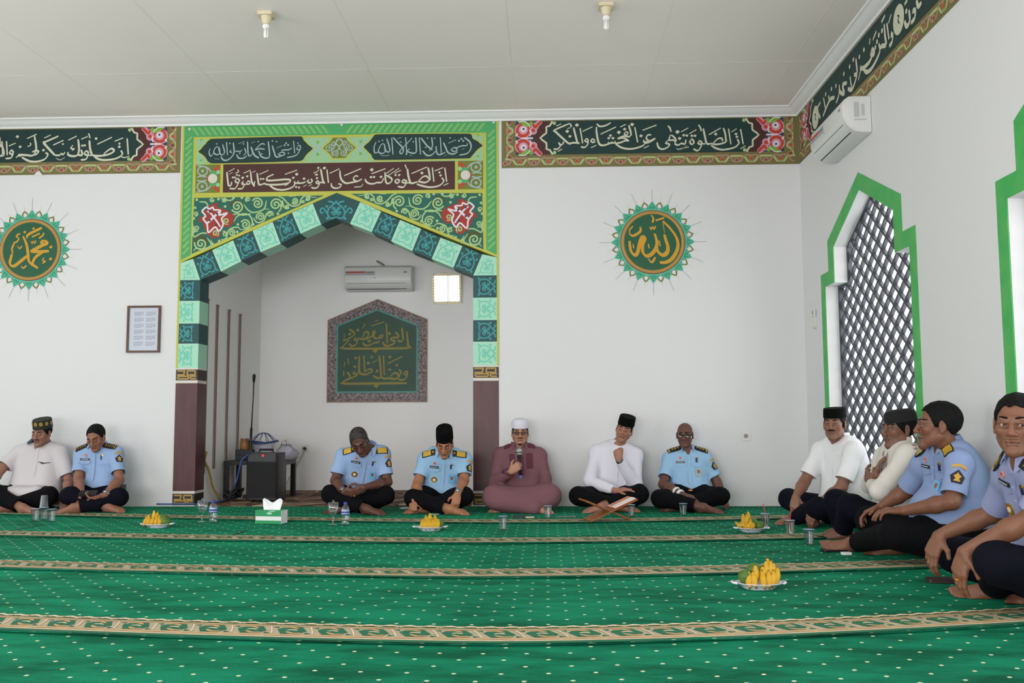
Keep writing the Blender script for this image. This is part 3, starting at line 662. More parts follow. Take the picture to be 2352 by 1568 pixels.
# ------------------------------------------------------------------ calligraphy friezes
def frieze(T, P2, length, end_l, end_r, H=0.475):
    """strip in local (a, z): board with vine border; P2 maps (a, z, lift)"""
    mb = MB()
    mb.prism([(0, 0), (length, 0), (length, H), (0, H)], 0.001, 0.004, 0, mapf=lambda a, z, l: P2(a, z, l))
    mb.build('board', [m_olive], T)
    bx, bz = 0.10, 0.115                     # border widths
    def borders():
        P = Paint(P2)
        l0 = 0.035 if end_l else 0; l1 = length-(0.035 if end_r else 0)
        # vine scroll along the bottom: lime wave below, rose wave across it, red flowers
        per = 0.28; n = int(round((l1-l0)/per)); per = (l1-l0)/n
        P.shape([(l0, 0.018), (l1, 0.018), (l1, bz-0.006), (l0, bz-0.006)], 0.0052, 4)
        for k in range(n):
            a = l0+k*per
            P.stroke([(a, 0.088), (a+0.25*per, 0.080), (a+0.38*per, 0.035), (a+0.5*per, 0.030)], 0.020, 0.0062, 0, (1, 0.3))
            P.stroke([(a+per, 0.088), (a+0.75*per, 0.080), (a+0.62*per, 0.035), (a+0.5*per, 0.030)], 0.020, 0.0062, 0, (1, 0.3))
            P.stroke([(a+0.02*per, 0.032), (a+0.12*per, 0.035), (a+0.28*per, 0.092), (a+0.5*per, 0.092)], 0.017, 0.0066, 1, (0.4, 1))
            P.stroke([(a+0.98*per, 0.032), (a+0.88*per, 0.035), (a+0.72*per, 0.092), (a+0.5*per, 0.092)], 0.017, 0.0066, 1, (0.4, 1))
            P.disc((a+0.5*per, 0.058), 0.024, 0.0070, 1, 10); P.disc((a+0.5*per, 0.058), 0.015, 0.0074, 2, 8)
            P.disc((a, 0.045), 0.026, 0.0070, 3, 10); P.disc((a, 0.045), 0.013, 0.0074, 5, 8)
            P.stroke([(a+0.42*per, 0.03), (a+0.46*per, 0.058), (a+0.44*per, 0.085)], 0.006, 0.0070, 4); P.stroke([(a+0.58*per, 0.03), (a+0.54*per, 0.058), (a+0.56*per, 0.085)], 0.006, 0.0070, 4)
        # the same vine standing upright at the ends
        for on, a0, sg in ((end_l, 0.035, 1), (end_r, length-0.035, -1)):
            if not on: continue
            P.shape([(a0, 0.10), (a0+sg*0.088, 0.10), (a0+sg*0.088, H-0.008), (a0, H-0.008)], 0.0056, 4)
            for zc, h in ((0.19, 0.09), (0.37, 0.09)):
                for q in (1, -1):
                    P.stroke([(a0+sg*0.015, zc+q*h), (a0+sg*0.03, zc+q*h*0.5), (a0+sg*0.070, zc+q*h*0.2), (a0+sg*0.074, zc)], 0.018, 0.0066, 0, (0.5, 1))
                    P.stroke([(a0+sg*0.074, zc+q*h), (a0+sg*0.05, zc+q*h*0.8), (a0+sg*0.02, zc+q*h*0.35), (a0+sg*0.018, zc)], 0.015, 0.0070, 1, (0.5, 1))
                P.disc((a0+sg*0.040, zc), 0.022, 0.0074, 1, 10); P.disc((a0+sg*0.040, zc), 0.013, 0.0078, 2, 8)
            P.disc((a0+sg*0.050, 0.28), 0.016, 0.0078, 5, 8); P.disc((a0+sg*0.050, 0.455), 0.014, 0.0078, 5, 8); P.disc((a0+sg*0.045, 0.105), 0.016, 0.0078, 5, 8)
        P.build('vine_border', [m_vine, m_vine2, m_red, m_vine2, m_olive, mat('flower_crimson', (140, 52, 62), 0.55)], T)
    borders()
    P = Paint(P2)
    a0 = 0.14 if end_l else 0.0; a1 = length-0.14 if end_r else length
    z0, z1 = bz+0.012, H-0.012; zc = (z0+z1)/2; hh = (z1-z0)/2
    L = [(0.42, 1), (0.33, 0.72), (0.22, 0.66), (0.22, 0.30), (0.02, 0)]       # stepped point, measured from its tip
    left = [(a0+0.235+q*0.30, zc+r*hh) for q, r in L] if end_l else []
    right = [(a1-0.235-q*0.30, zc+r*hh) for q, r in L] if end_r else []
    # dark text field
    ring = []
    if end_l: ring += left+[(x, 2*zc-z) for x, z in reversed(left[:-1])]
    else: ring += [(0, z1), (0, z0)]
    if end_r: ring += [(x, 2*zc-z) for x, z in right]+[(x, z) for x, z in reversed(right[:-1])]
    else: ring += [(length, z0), (length, z1)]
    P.shape([(a0, z0), (a1, z0), (a1, z1), (a0, z1)], 0.0058, 1)                # maroon ground behind the points
    P.shape(ring, 0.0064, 0)
    P.build('text_field', [m_dteal, m_maroon], T)
    Fm = [m_red, m_pink, m_ltg, m_cream, m_navy, m_white, m_scr]
    for on, pts, sg, e in ((end_l, left, 1, a0), (end_r, right, -1, a1)):
        if not on: continue
        P = Paint(P2)
        full = pts+[(x, 2*zc-z) for x, z in reversed(pts[:-1])]
        P.stroke(full, 0.018, 0.0072, 3, (1, 1), 0.05)
        P.disc((pts[0][0]+sg*0.02, pts[0][1]-0.02), 0.018, 0.0074, 6, 8); P.disc((pts[0][0]+sg*0.02, 2*zc-pts[0][1]+0.02), 0.018, 0.0074, 6, 8)
        P.shape([(e, z0), (e+sg*0.02, z0), (e+sg*0.27, z0), (e+sg*0.16, zc-0.02), (e+sg*0.16, zc+0.02), (e+sg*0.27, z1), (e, z1)], 0.0062, 4)
        for q in (1, -1):
            def m(a, z): return (e+sg*a*0.84, zc+q*z)
            P.disc(m(0.085, 0.078), 0.082, 0.0070, 1, 20); P.disc(m(0.085, 0.078), 0.070, 0.0073, 0, 20); P.disc(m(0.088, 0.085), 0.046, 0.0076, 1, 16); P.disc(m(0.090, 0.090), 0.030, 0.0079, 5, 12); P.disc(m(0.092, 0.094), 0.012, 0.0082, 4, 8)
            P.stroke([m(0.04, 0.168), m(0.10, 0.150), m(0.155, 0.135), m(0.19, 0.165)], 0.042, 0.0074, 2, (0.4, 0.4)); P.stroke([m(0.03, 0.168), m(0.11, 0.168), m(0.17, 0.120)], 0.010, 0.0080, 5)
            P.stroke([m(0.03, 0.130), m(0.07, 0.145)], 0.030, 0.0078, 0)
            P.stroke([m(0.30, 0.172), m(0.255, 0.140), m(0.225, 0.105), m(0.195, 0.150)], 0.052, 0.0070, 1); P.stroke([m(0.30, 0.168), m(0.255, 0.132), m(0.228, 0.110), m(0.202, 0.145)], 0.028, 0.0074, 0)
            P.disc(m(0.205, 0.075), 0.040, 0.0070, 1, 12); P.disc(m(0.205, 0.078), 0.020, 0.0074, 0, 10)
            P.stroke([m(0.165, 0.02), m(0.18, 0.05), m(0.16, 0.085)], 0.012, 0.0078, 5); P.stroke([m(0.0, 0.02), m(0.02, 0.05)], 0.02, 0.0076, 5)
        P.stroke([(e+sg*0.06, zc), (e+sg*0.17, zc)], 0.022, 0.0078, 5)
        P.build('flower_panel', Fm, T)

def place_text(T, groups, P2, conv, wk, mats=m_cream, name='lettering', lift=0.0084, nib=0.9):
    P = Paint(P2)
    for st, x0, y0, s in groups: script(P, st, x0, y0, s, conv, lift, 0, wk, nib)
    P.build(name, [mats], T)

FZ = 3.292
# right of the arch
T = thing('calligraphy_frieze', 'dark green calligraphy frieze above the round medallion, between arch and corner', 'frieze', (AX1+1.4, WALLY, FZ), 0, 'calligraphy friezes under the ceiling')
s0 = AX1+0.035; Lr = WALLX-s0-0.005
P2 = lambda a, z, l: (s0+a, WALLY-l, FZ+z)
frieze(T, P2, Lr, True, True)
cv = lambda px, py: (back(px, py)[0]-s0, back(px, py)[1]-FZ)
place_text(T, [(TXT_RIGHT_A, 1240, 270, 9.046), (TXT_RIGHT_B, 1480, 270, 9.046)], P2, cv, PXM)
# left of the arch
sl = AX0-0.02; s1 = LEFTX+0.005; Ll = sl-s1
T = thing('calligraphy_frieze', 'dark green calligraphy frieze on the wall to the left of the arch', 'frieze', (sl-1, WALLY, FZ), 0, 'calligraphy friezes under the ceiling')
P2 = lambda a, z, l: (s1+a, WALLY-l, FZ+z)
frieze(T, P2, Ll, False, True)
cv = lambda px, py: (back(px, py)[0]-s1, back(px, py)[1]-FZ)
place_text(T, [(TXT_LEFT, 0, 280, 5.6)], P2, cv, PXM)
# torn spot of the left frieze
tx, tz = back(88, 402)
P = Paint(on_back); P.shape([(tx-0.045, tz-0.008), (tx+0.05, tz-0.008), (tx+0.03, tz+0.02), (tx+0.012, tz+0.042), (tx-0.012, tz+0.03)], 0.0098, 0)
P.build('torn_edge', [white_wall], T)
# along the right wall
T = thing('calligraphy_frieze', 'dark green calligraphy frieze running along the right wall above the air conditioner', 'frieze', (WALLX, 6.5, FZ), 0, 'calligraphy friezes under the ceiling')
LS = WALLY-0.006-1.2
P2 = lambda a, z, l: (WALLX-l, WALLY-0.006-a, FZ+z)
frieze(T, P2, LS, True, False)
cv = lambda px, py: (WALLY-0.006-side(px, py)[0], side(px, py)[1]-FZ)
P = Paint(P2)
for st in TXT_SIDE:
    if st[0] == 'd':
        for c in st[1]: P.disc(cv(1860+c[0]/4.9, c[1]/4.9), 0.02, 0.0084, 0, 6)
    else: P.stroke([cv(1860+a/4.9, b/4.9) for a, b in st[0]], 0.036, 0.0084, 0, nib=0.9)
for c, rx, ry in (((1012, 220), 40, 100), ((74, 1320), 24, 74)):
    u, v = cv(1860+c[0]/4.9, c[1]/4.9); uu, v2 = cv(1860+(c[0]-rx)/4.9, c[1]/4.9); r = 0.105
    P.disc((u, v), r*0.95, 0.0084, 0, 22, r)
    P.stroke([(u-0.02, v+0.035), (u+0.015, v+0.02), (u-0.01, v), (u+0.015, v-0.035)], 0.014, 0.0090, 1)
# the verse goes on towards the camera
P.build('lettering', [m_cream, m_dteal], T)

# ------------------------------------------------------------------ the painted arch
ARCH = thing('painted_arch', 'green painted pointed arch with striped blocks around the prayer niche', 'arch', (-2.04, WALLY, 0))
FR = 0.006
def bp(px, py): return back(px, py)
def prismY(mb, pts, y0, y1, mi=0):
    mb.prism(pts, y0, y1, mi, mapf=lambda u, v, y: (u, y, v))
def cleanup(pts):     # clockwise or not, keep order
    return pts
# head panel above the pointed arch
exL, exA, exR = bp(409, 604.5), bp(773.5, 443), bp(1142.5, 592)
inL, inA, inR = bp(461, 643), bp(772.3, 501), bp(1086, 633)
mb = MB()
head = [(AX0, exL[1]), exA, (AX1, exR[1]), (AX1, AZ1), (AX0, AZ1)]
prismY(mb, head, WALLY-FR, WALLY+0.23)
mb.build('head_panel', [m_yel], ARCH)
# twisted rope band round three sides
P = Paint(on_back); LB = FR+0.001
outer_t, inner_t = AZ1-0.012, AZ1-0.128
xl0, xl1 = AX0+0.014, AX0+0.112; xr0, xr1 = AX1-0.014, AX1-0.118
zl = exL[1]+0.03; zr = exR[1]+0.03
P.shape([(xl0, zl), (xl1, zl+0.05), (xl1, inner_t), (xl0, outer_t)], LB, 0)
P.shape([(xr0, zr), (xr1, zr+0.05), (xr1, inner_t), (xr0, outer_t)], LB, 0)
P.shape([(xl0, outer_t), (xr0, outer_t), (xr1, inner_t), (xl1, inner_t)], LB, 0)
x = xl1+0.02
while x < xr1-0.04:
    q = -1 if x < exA[0] else 1
    if abs(x-exA[0]) > 0.07:
        P.stroke([(x-q*0.035, inner_t+0.016), (x-q*0.012, inner_t+0.036), (x+q*0.016, outer_t-0.038), (x+q*0.042, outer_t-0.020)], 0.024, LB+0.0008, 1, (0.3, 0.3), 0.03)
    x += 0.062
for xa, xb, z0_, sg in ((xl0, xl1, zl+0.06, 1), (xr1, xr0, zr+0.06, 1)):
    z = z0_
    while z < inner_t-0.02:
        P.stroke([(xa+0.014, z), (xa+0.036, z+0.014), (xb-0.036, z+0.048), (xb-0.014, z+0.066)], 0.024, LB+0.0008, 1, (0.3, 0.3), 0.03); z += 0.066
P.build('rope_border', [m_rope, m_rope2], ARCH)
for px, py in ((436, 297), (785, 287), (1134, 281)):
    u, v = bp(px, py); m = MB(); m.lathe([(0.014, 0), (0.013, 0.004), (0.006, 0.006), (0.0, 0.0062)], 12, M=Matrix.Translation((u, WALLY-LB-0.0006, v)) @ Matrix.Rotation(math.radians(90), 4, 'X'))
    m.build('fixing_screw', [m_offw], ARCH)
# two cartouches with a knot between them
row_t, row_b = inner_t-0.025, inner_t-0.025-0.255
P = Paint(on_back)
P.shape([(xl1+0.03, row_b), (xr1-0.03, row_b), (xr1-0.03, row_t), (xl1+0.03, row_t)], LB, 0)
def tracery(P, cx, cz, w, h, lift, mi):
    for k in range(3):
        P.stroke([(cx-w*(0.9-0.3*k), cz+h*(1-0.7*k)), (cx-w*0.2, cz+h*(0.4-0.5*k)), (cx, cz+h*(0.2-0.5*k)), (cx+w*0.2, cz+h*(0.4-0.5*k)), (cx+w*(0.9-0.3*k), cz+h*(1-0.7*k))], 0.012, lift, mi)
    P.disc((cx, cz+h*0.62), 0.018, lift+0.0004, 2, 8)
kx, kz = bp(779.6, 340)
for cx in (kx-0.215, kx+0.215):
    for q in (1, -1): tracery(P, cx, kz, 0.085, q*0.10, LB+0.0006, 1)
for cx in (xl1+0.08, xr1-0.08):
    for q in (1, -1):
        P.stroke([(cx-0.04, kz+q*0.11), (cx-0.02, kz+q*0.07), (cx+0.03, kz+q*0.10)], 0.012, LB+0.0006, 1); P.disc((cx, kz+q*0.105), 0.014, LB+0.001, 2, 7)
P.build('lattice_ground', [m_lgrn, mat('lattice_grey_green', (160, 188, 176), 0.55), m_lgr2], ARCH)
P = Paint(on_back)
P.shape([(kx-0.185, kz), (kx-0.10, kz+0.075), (kx-0.075, kz+0.118), (kx+0.075, kz+0.118), (kx+0.10, kz+0.075), (kx+0.185, kz), (kx+0.10, kz-0.075), (kx+0.075, kz-0.118), (kx-0.075, kz-0.118), (kx-0.10, kz-0.075)], LB+0.0012, 1)
P.shape([(kx-0.165, kz), (kx-0.088, kz+0.066), (kx-0.066, kz+0.104), (kx+0.066, kz+0.104), (kx+0.088, kz+0.066), (kx+0.165, kz), (kx+0.088, kz-0.066), (kx+0.066, kz-0.104), (kx-0.066, kz-0.104), (kx-0.088, kz-0.066)], LB+0.0018, 2)
for q in (1, -1):
    P.stroke(spiral((kx+q*0.108, kz), 0.040, 0.006, math.pi/2, 1.6, 22, q), 0.010, LB+0.0024, 0)
    P.stroke(spiral((kx+q*0.040, kz-0.055), 0.034, 0.006, math.pi/2*q, 1.5, 22, -q), 0.010, LB+0.0024, 0)
    P.stroke(spiral((kx+q*0.055, kz+0.045), 0.028, 0.005, 0, 1.4, 20, q), 0.009, LB+0.0024, 0)
    P.stroke([(kx+q*0.02, kz+0.09), (kx+q*0.05, kz+0.01), (kx+q*0.075, kz-0.04), (kx+q*0.06, kz-0.09)], 0.011, LB+0.0024, 0)
    P.stroke([(kx, kz+0.095), (kx+q*0.035, kz+0.05), (kx, kz+0.01), (kx+q*0.02, kz-0.03)], 0.012, LB+0.0024, 0)
P.build('knot_ornament', [m_pale, m_yel, m_medo], ARCH)
CL = [(110,430),(160,385),(200,330),(235,300),(270,250),(330,215),(400,205),(1850,165),(1890,210),(1905,235),(1930,260),(1990,320),(2060,380),(1985,450),(1940,500),(1895,560),(1830,600),(350,640),(270,590),(240,545),(200,500),(150,465)]
CR = [(255,355),(300,300),(350,260),(385,215),(440,150),(520,130),(2020,120),(2090,150),(2110,210),(2180,240),(2230,285),(2280,330),(2230,370),(2180,410),(2120,480),(2060,540),(1980,555),(450,580),(400,520),(375,480),(340,450),(300,405)]
for nm, ring, x0, y0, txt in (('left', CL, 440, 290, TXT_CART_L), ('right', CR, 800, 290, TXT_CART_R)):
    P = Paint(on_back); pts = [bp(x0+a/7.35, y0+b/7.35) for a, b in ring]
    P.shape(pts, LB+0.0014, 0); P.stroke(pts, 0.010, LB+0.0018, 1, step=0.04, closed=True)
    c = P.build('cartouche', [m_dteal, m_yel], ARCH)
    P = Paint(on_back); script(P, txt, x0, y0, 7.35, bp, LB+0.0026, 0, PXM*0.82, 0.9)
    P.build('lettering', [m_pale], c)
# maroon text board
z_t, z_b = bp(780, 374)[1], bp(780, 439)[1]
xm0, xm1 = bp(513, 410)[0], bp(1045, 405)[0]
P = Paint(on_back); P.shape([(xm0, z_b), (xm1, z_b), (xm1, z_t), (xm0, z_t)], LB+0.001, 0)
c = P.build('text_board', [m_maroon], ARCH)
P = Paint(on_back)
for st, x0, y0, s in ((TXT_MAR_L, 440, 290, 7.35), (TXT_MAR_M, 680, 370, 14.7), (TXT_MAR_R, 800, 290, 7.35)):
    script(P, st, x0, y0, s, bp, LB+0.002, 0, PXM*0.92, 0.9)
P.build('lettering', [m_cream], c)
# two flower tiles beside the maroon board
for q, (xa, xb) in ((1, (xl1+0.03, xm0-0.03)), (-1, (xr1-0.03, xm1+0.03))):
    P = Paint(on_back); w = abs(xb-xa); zc = (z_t+z_b)/2; h = (z_t-z_b)/2
    def m(a, b): return (xa+(xb-xa)*a, zc+h*b)
    P.shape([m(0, -1), m(1, -1), m(1, 1), m(0, 1)], LB+0.001, 0)
    for e in (1, -1):
        P.stroke([(m(*p)) for p in [(0.28+0.20*math.cos(t), e*(0.55+0.32*math.sin(t))) for t in np.linspace(0, 6.6, 16)]], 0.014, LB+0.0018, 1)
        P.disc(m(0.28, e*0.55), 0.016, LB+0.002, 1, 8)
        P.shape([m(0.55, e*0.45), m(0.95, e*0.98), m(0.99, e*0.92), m(0.82, e*0.32)], LB+0.0018, 2)
        P.stroke([m(0.05, e*0.95), m(0.45, e*0.8), m(0.62, e*0.5)], 0.014, LB+0.0018, 1); P.stroke([m(0.05, e*0.1), m(0.25, e*0.18), m(0.45, e*0.1)], 0.014, LB+0.0018, 1)
        P.disc(m(0.72, e*0.30), 0.040, LB+0.0020, 3, 10); P.disc(m(0.92, e*0.45), 0.022, LB+0.0022, 4, 8)
    P.shape([m(0.40, 0), m(0.60, 0.35), m(0.66, 0), m(0.60, -0.35)], LB+0.0024, 5); P.disc(m(0.70, 0), 0.048, LB+0.0026, 6, 14)
    P.build('flower_tile', [m_medo, m_pale, m_red, m_rope, m_lgrn, mat('flower_rust', (150, 84, 60), 0.5), m_offw], ARCH)
# spandrels with scrollwork
sx = -2.05
def spandrel(q):
    def m(px, py):
        u, v = bp(px, py); return (u, v) if q > 0 else (2*sx-u, v+0.012)
    def z1(a, b): return m(400+a/6.533, 430+b/6.533)
    def z2(a, b): return m(640+a/9.8, 430+b/9.8)
    P = Paint(on_back)
    P.shape([m(447, 455), m(745, 449), m(441, 583)], LB+0.001, 0)
    L1 = LB+0.0018
    for f, cx, cy, r, a0, tn, fl, mi in ((z1,950,290,95,2.6,1.9,-1,1),(z1,1255,245,85,3.6,1.9,1,1),(z1,1530,260,95,0.4,1.9,-1,1),(z2,370,310,78,2.6,1.7,-1,1),(z2,660,245,60,2.6,1.7,-1,1),(z1,1075,560,75,3.6,1.8,1,1),
          (z1,1300,445,66,2.6,1.8,1,1),(z1,1440,405,50,0.5,1.6,-1,1),(z1,870,685,55,3.6,1.7,1,1),(z1,405,850,95,3.4,1.8,-1,1),(z1,345,620,46,1.2,1.5,1,1),(z2,200,440,48,0.5,1.6,1,1),(z1,570,190,34,0,1.4,1,1),(z1,760,190,36,3,1.4,-1,1),
          (z1,1110,185,38,2,1.5,1,1),(z1,760,700,40,4,1.4,1,1),(z1,330,400,36,2,1.4,-1,1),(z2,560,330,34,2,1.4,1,1)):
        k = 6.533 if f is z1 else 9.8
        P.stroke([f(cx+(r-(r-8)*t)*math.cos(a0+fl*2*math.pi*tn*t), cy+(r-(r-8)*t)*math.sin(a0+fl*2*math.pi*tn*t)) for t in np.linspace(0, 1, 24)], 24/6.533*PXM*(r/90)**0.3, L1, 1, (1, 0.8))
    for st in ([(300,960),(330,920),(480,930),(560,860),(500,760)],[(860,420),(960,400),(1030,420),(1160,400)],[(700,790),(780,770),(830,640),(950,600),(1000,640)],[(990,640),(1120,620),(1180,540),(1140,430),(1050,400),(950,440),(900,520)],[(1050,260),(1110,340),(1200,380),(1350,330),(1390,200)],
               [(1190,460),(1250,530),(1350,500),(1390,400),(1460,370)],[(1350,330),(1430,330)],[(700,170),(830,200),(900,180)],[(290,560),(300,740),(420,690),(560,700)],[(380,220),(480,230),(520,300)],[(560,790),(600,900)]):
        P.stroke([z1(a, b) for a, b in st], 22/6.533*PXM, L1+0.0003, 1, (0.5, 0.5))
    for st in ([(0,210),(100,250),(230,380),(340,430),(470,390),(520,260),(640,180),(760,230)],[(90,300),(120,440),(200,500)],[(480,380),(540,300)],[(0,560),(60,480),(40,380)],[(760,230),(860,230)],[(240,210),(400,200)]):
        P.stroke([z2(a, b) for a, b in st], 34/9.8*PXM, L1+0.0003, 1, (0.6, 0.4))
    for a, b in ((345,190),(670,180),(895,160),(1020,160),(320,310),(300,470),(960,560),(950,670),(1190,560),(680,810),(580,850),(770,290),(300,670),(1560,400)):
        P.disc(z1(a, b), 22/6.533*PXM, L1, 1, 8)
    # olive fills inside the two big hooks
    for f, cx, cy, r, a0 in ((z1, 940, 300, 84, 3.3), (z1, 405, 830, 84, 2.8)):
        P.stroke([f(cx+r*math.cos(a0+t*4.2), cy+r*math.sin(a0+t*4.2)) for t in np.linspace(0, 1, 14)], 44/6.533*PXM, L1-0.0003, 2, (1, 0.1))
    # red and white flower
    P.shape([z1(*p) for p in [(590,250),(660,235),(650,300),(800,350),(900,420),(890,540),(820,600),(720,600),(690,740),(600,770),(500,700),(450,600),(440,520),(370,530),(400,440),(470,440),(430,360),(500,340),(520,290)]], L1+0.0008, 3)
    P.stroke([z1(*p) for p in [(420,360),(490,300),(530,330),(590,300),(600,340),(700,350),(680,420),(800,390),(720,470),(740,560),(680,660),(620,600),(520,680),(500,560),(440,470),(480,440),(420,360)]], 26/6.533*PXM, L1+0.0014, 4, (1, 1))
    P.stroke([z1(500, 545), z1(610, 440), z1(690, 365)], 34/6.533*PXM, L1+0.0018, 4); P.stroke([z1(500, 360), z1(560, 400), z1(650, 520), z1(700, 600)], 26/6.533*PXM, L1+0.0018, 4)
    for a, b in ((545, 370), (650, 400), (540, 500), (640, 560)): P.disc(z1(a, b), 20/6.533*PXM, L1+0.0022, 5, 7)
    for cx, cy, fl in ((790, 510, 1), (625, 695, -1)):
        P.stroke([z1(cx+(52-46*t)*math.cos(1+fl*9*t), cy+(52-46*t)*math.sin(1+fl*9*t)) for t in np.linspace(0, 1, 18)], 20/6.533*PXM, L1+0.0018, 1)
    P.build('spandrel', [m_span, m_scr, m_scr2, mat('flower_deep_red', (160, 48, 34), 0.55), m_white, m_navy], ARCH)
spandrel(1); spandrel(-1)
# arch blocks: alternating mint and dark teal voussoirs, with painted arabesques
def motif(T, quad, dark, keystone=False):
    """quad corners: inner-left, inner-right, outer-right, outer-left (u, v)"""
    A, B, C, D = [np.array(p) for p in quad]
    def m(a, b): return tuple((A*(1-a)+B*a)*(1-b)+(D*(1-a)+C*a)*b)
    size = (np.linalg.norm(B-A)+np.linalg.norm(D-C))/2
    w = 0.055*size; P = Paint(on_back); l = FR+0.0012
    for q in (1, -1):
        def n(a, b): return m(0.5+q*a, b)
        P.stroke([n(0, 0.90), n(0.10, 0.80), n(0.27, 0.62), n(0.34, 0.42), n(0.30, 0.20), n(0.16, 0.13), n(0, 0.20)], w*1.1, l)
        P.stroke([n(0.10+(0.10-0.09*t)*math.cos(8*t), 0.36+(0.11-0.10*t)*math.sin(8*t)) for t in np.linspace(0, 1, 14)], w, l)
        P.stroke([n(0.09+(0.07-0.06*t)*math.cos(1-8*t), 0.62+(0.08-0.07*t)*math.sin(1-8*t)) for t in np.linspace(0, 1, 12)], w*0.8, l)
        P.stroke([n(0.08, 0.84), n(0.18, 0.92), n(0.32, 0.95)], w*1.2, l, 0, (1, 0.3)); P.stroke([n(0.34, 0.20), n(0.40, 0.10), n(0.30, 0.12)], w, l)
        P.stroke([n(0.33, 0.62), n(0.40, 0.72), n(0.30, 0.72)], w, l)
        if keystone: P.stroke([n(0.36, 0.35), n(0.5, 0.62), n(0.62, 0.55), n(0.60, 0.38), n(0.50, 0.42)], w*1.1, l)
    P.disc(m(0.5, 0.49), w*1.4, l+0.0003, 0, 10); P.disc(m(0.5, 0.93), w*0.9, l+0.0003, 0, 8)
    P.build('arabesque', [m_dmot if dark else m_mint2], T)
def block(front, dark, mot, key=False):
    mb = MB(); prismY(mb, front, WALLY-FR, WALLY+0.23)
    b = mb.build('arch_block', [m_dgrn if dark else m_mint], ARCH)
    motif(b, mot, dark, key)
LX = (AX0+0.022)
cutsL = [((444,594.6),(461,643)),((488,574.6),(508,623.6)),((536,552),(554.6,600)),((580.6,530),(599,579)),((626.5,509.6),(645,560)),((670.6,488),(691,536.6)),((718.6,467),(738,515.7))]
cutsR = [((827.7,463.7),(804.3,513.7)),((875.7,486),(854,533)),((919,505),(898.6,553.6)),((967.5,525.5),(947,576.5)),((1012,546),(991.7,594.4)),((1062,565),(1041.5,614.8)),((1107.8,584),(1086,632.7))]
for k in range(6):
    (o1, i1), (o2, i2) = [(bp(*a), bp(*b)) for a, b in (cutsL[k], cutsL[k+1])]
    block([i1, i2, o2, o1], k % 2 == 0, [i1, i2, o2, o1])
    (o1, i1), (o2, i2) = [(bp(*a), bp(*b)) for a, b in (cutsR[k], cutsR[k+1])]
    block([i1, i2, o2, o1], k % 2 == 1, [i1, i2, o2, o1])
kl, kr = cutsL[-1], cutsR[0]
block([bp(*kl[1]), inA, bp(*kr[1]), bp(*kr[0]), exA, bp(*kl[0])], True, [bp(745, 508), bp(800, 508), bp(803, 460), bp(742, 460)], True)
JL, JR = inL[0]-0.003, inR[0]+0.004           # inner faces of the two jambs
c = bp(*cutsL[0][1]); o = bp(*cutsL[0][0])
block([(AX0, c[1]), (JL, c[1]), o, (AX0, exL[1])], False, [(AX0+0.03, c[1]), (JL-0.02, c[1]), (o[0]-0.01, o[1]-0.02), (AX0+0.03, exL[1]-0.03)])
c2 = bp(*cutsR[-1][1]); o2 = bp(*cutsR[-1][0])
block([(JR, c2[1]), (AX1, c2[1]), (AX1, exR[1]), o2], False, [(JR+0.02, c2[1]), (AX1-0.03, c2[1]), (AX1-0.03, exR[1]-0.03), (o2[0]+0.01, o2[1]-0.02)])
zs_l = [inL[1]]+[bp(430, y)[1] for y in (691, 743, 789, 845)]
zs_r = [inR[1]]+[bp(1115, y)[1] for y in (683.5, 735, 784.5, 839)]
for (xa, xb), zs, q in (((AX0, JL), zs_l, 1), ((JR, AX1), zs_r, -1)):
    for k in range(4):
        z1_, z0_ = zs[k], zs[k+1]
        if q > 0: mq = [(xb-0.05, z0_), (xb-0.05, z1_), (xa+0.02, z1_), (xa+0.02, z0_)]
        else: mq = [(xa+0.03, z1_), (xa+0.03, z0_), (xb-0.02, z0_), (xb-0.02, z1_)]
        block([(xa, z0_), (xb, z0_), (xb, z1_), (xa, z1_)], k % 2 == 0, mq)
    zA = zs[4]; zB = zA-0.015; zC = zB-0.105; zD = zC-0.028; zF = 0.128; zE = zF+0.025
    for grp in (((zB, zA, 0), (zC, zB, 1), (zD, zC, 0)), ((zF, zE, 0), (0.02, zF, 1), (0.0, 0.02, 0))):
        mb = MB()
        for z0_, z1_, mi in grp: mb.box((xa, WALLY-FR, z0_), (xb, WALLY+0.23, z1_), mi)
        mb.build('pillar_band', [m_offw, m_dk], ARCH)
    mb = MB(); mb.box((xa, WALLY-FR, zE), (xb, WALLY+0.23, zD)); mb.build('pillar_shaft', [m_pillar], ARCH)
    for z0_, z1_ in ((zC, zB), (0.022, zF-0.004)):
        P = Paint(on_back); h = z1_-z0_; xi0, xi1 = xa+0.012, xb-0.012; w = xi1-xi0
        def n(a, b): return (xi0+w*a, z0_+h*b)
        for st in ([n(0, 0.88), n(0.42, 0.88)], [n(0, 0.5), n(0.36, 0.5), n(0.36, 0.80), n(0.42, 0.88)], [n(0.5, 0.88), n(0.93, 0.88), n(0.93, 0.5), n(0.52, 0.5), n(0.52, 0.88)], [n(0.04, 0.14), n(0.04, 0.38), n(0.60, 0.38), n(0.60, 0.14), n(0.04, 0.14)], [n(0.70, 0.14), n(0.99, 0.14)], [n(0.70, 0.14), n(0.70, 0.38), n(0.99, 0.38)]):
            for a, b in zip(st, st[1:]): P.stroke([a, b], 0.014, FR+0.001, 0, (1, 1))
        P.build('meander_lines', [m_gold], ARCH)
# yellow edge lines
for xe, q, ze in ((AX0, 1, zs_l[4]), (AX1, -1, zs_r[4])):
    P = Paint(on_back); P.shape([(xe-q*0.004, ze), (xe+q*0.016, ze), (xe+q*0.016, AZ1), (xe-q*0.004, AZ1)], LB+0.0004, 0)
    P.build('edge_line', [m_yel], ARCH)

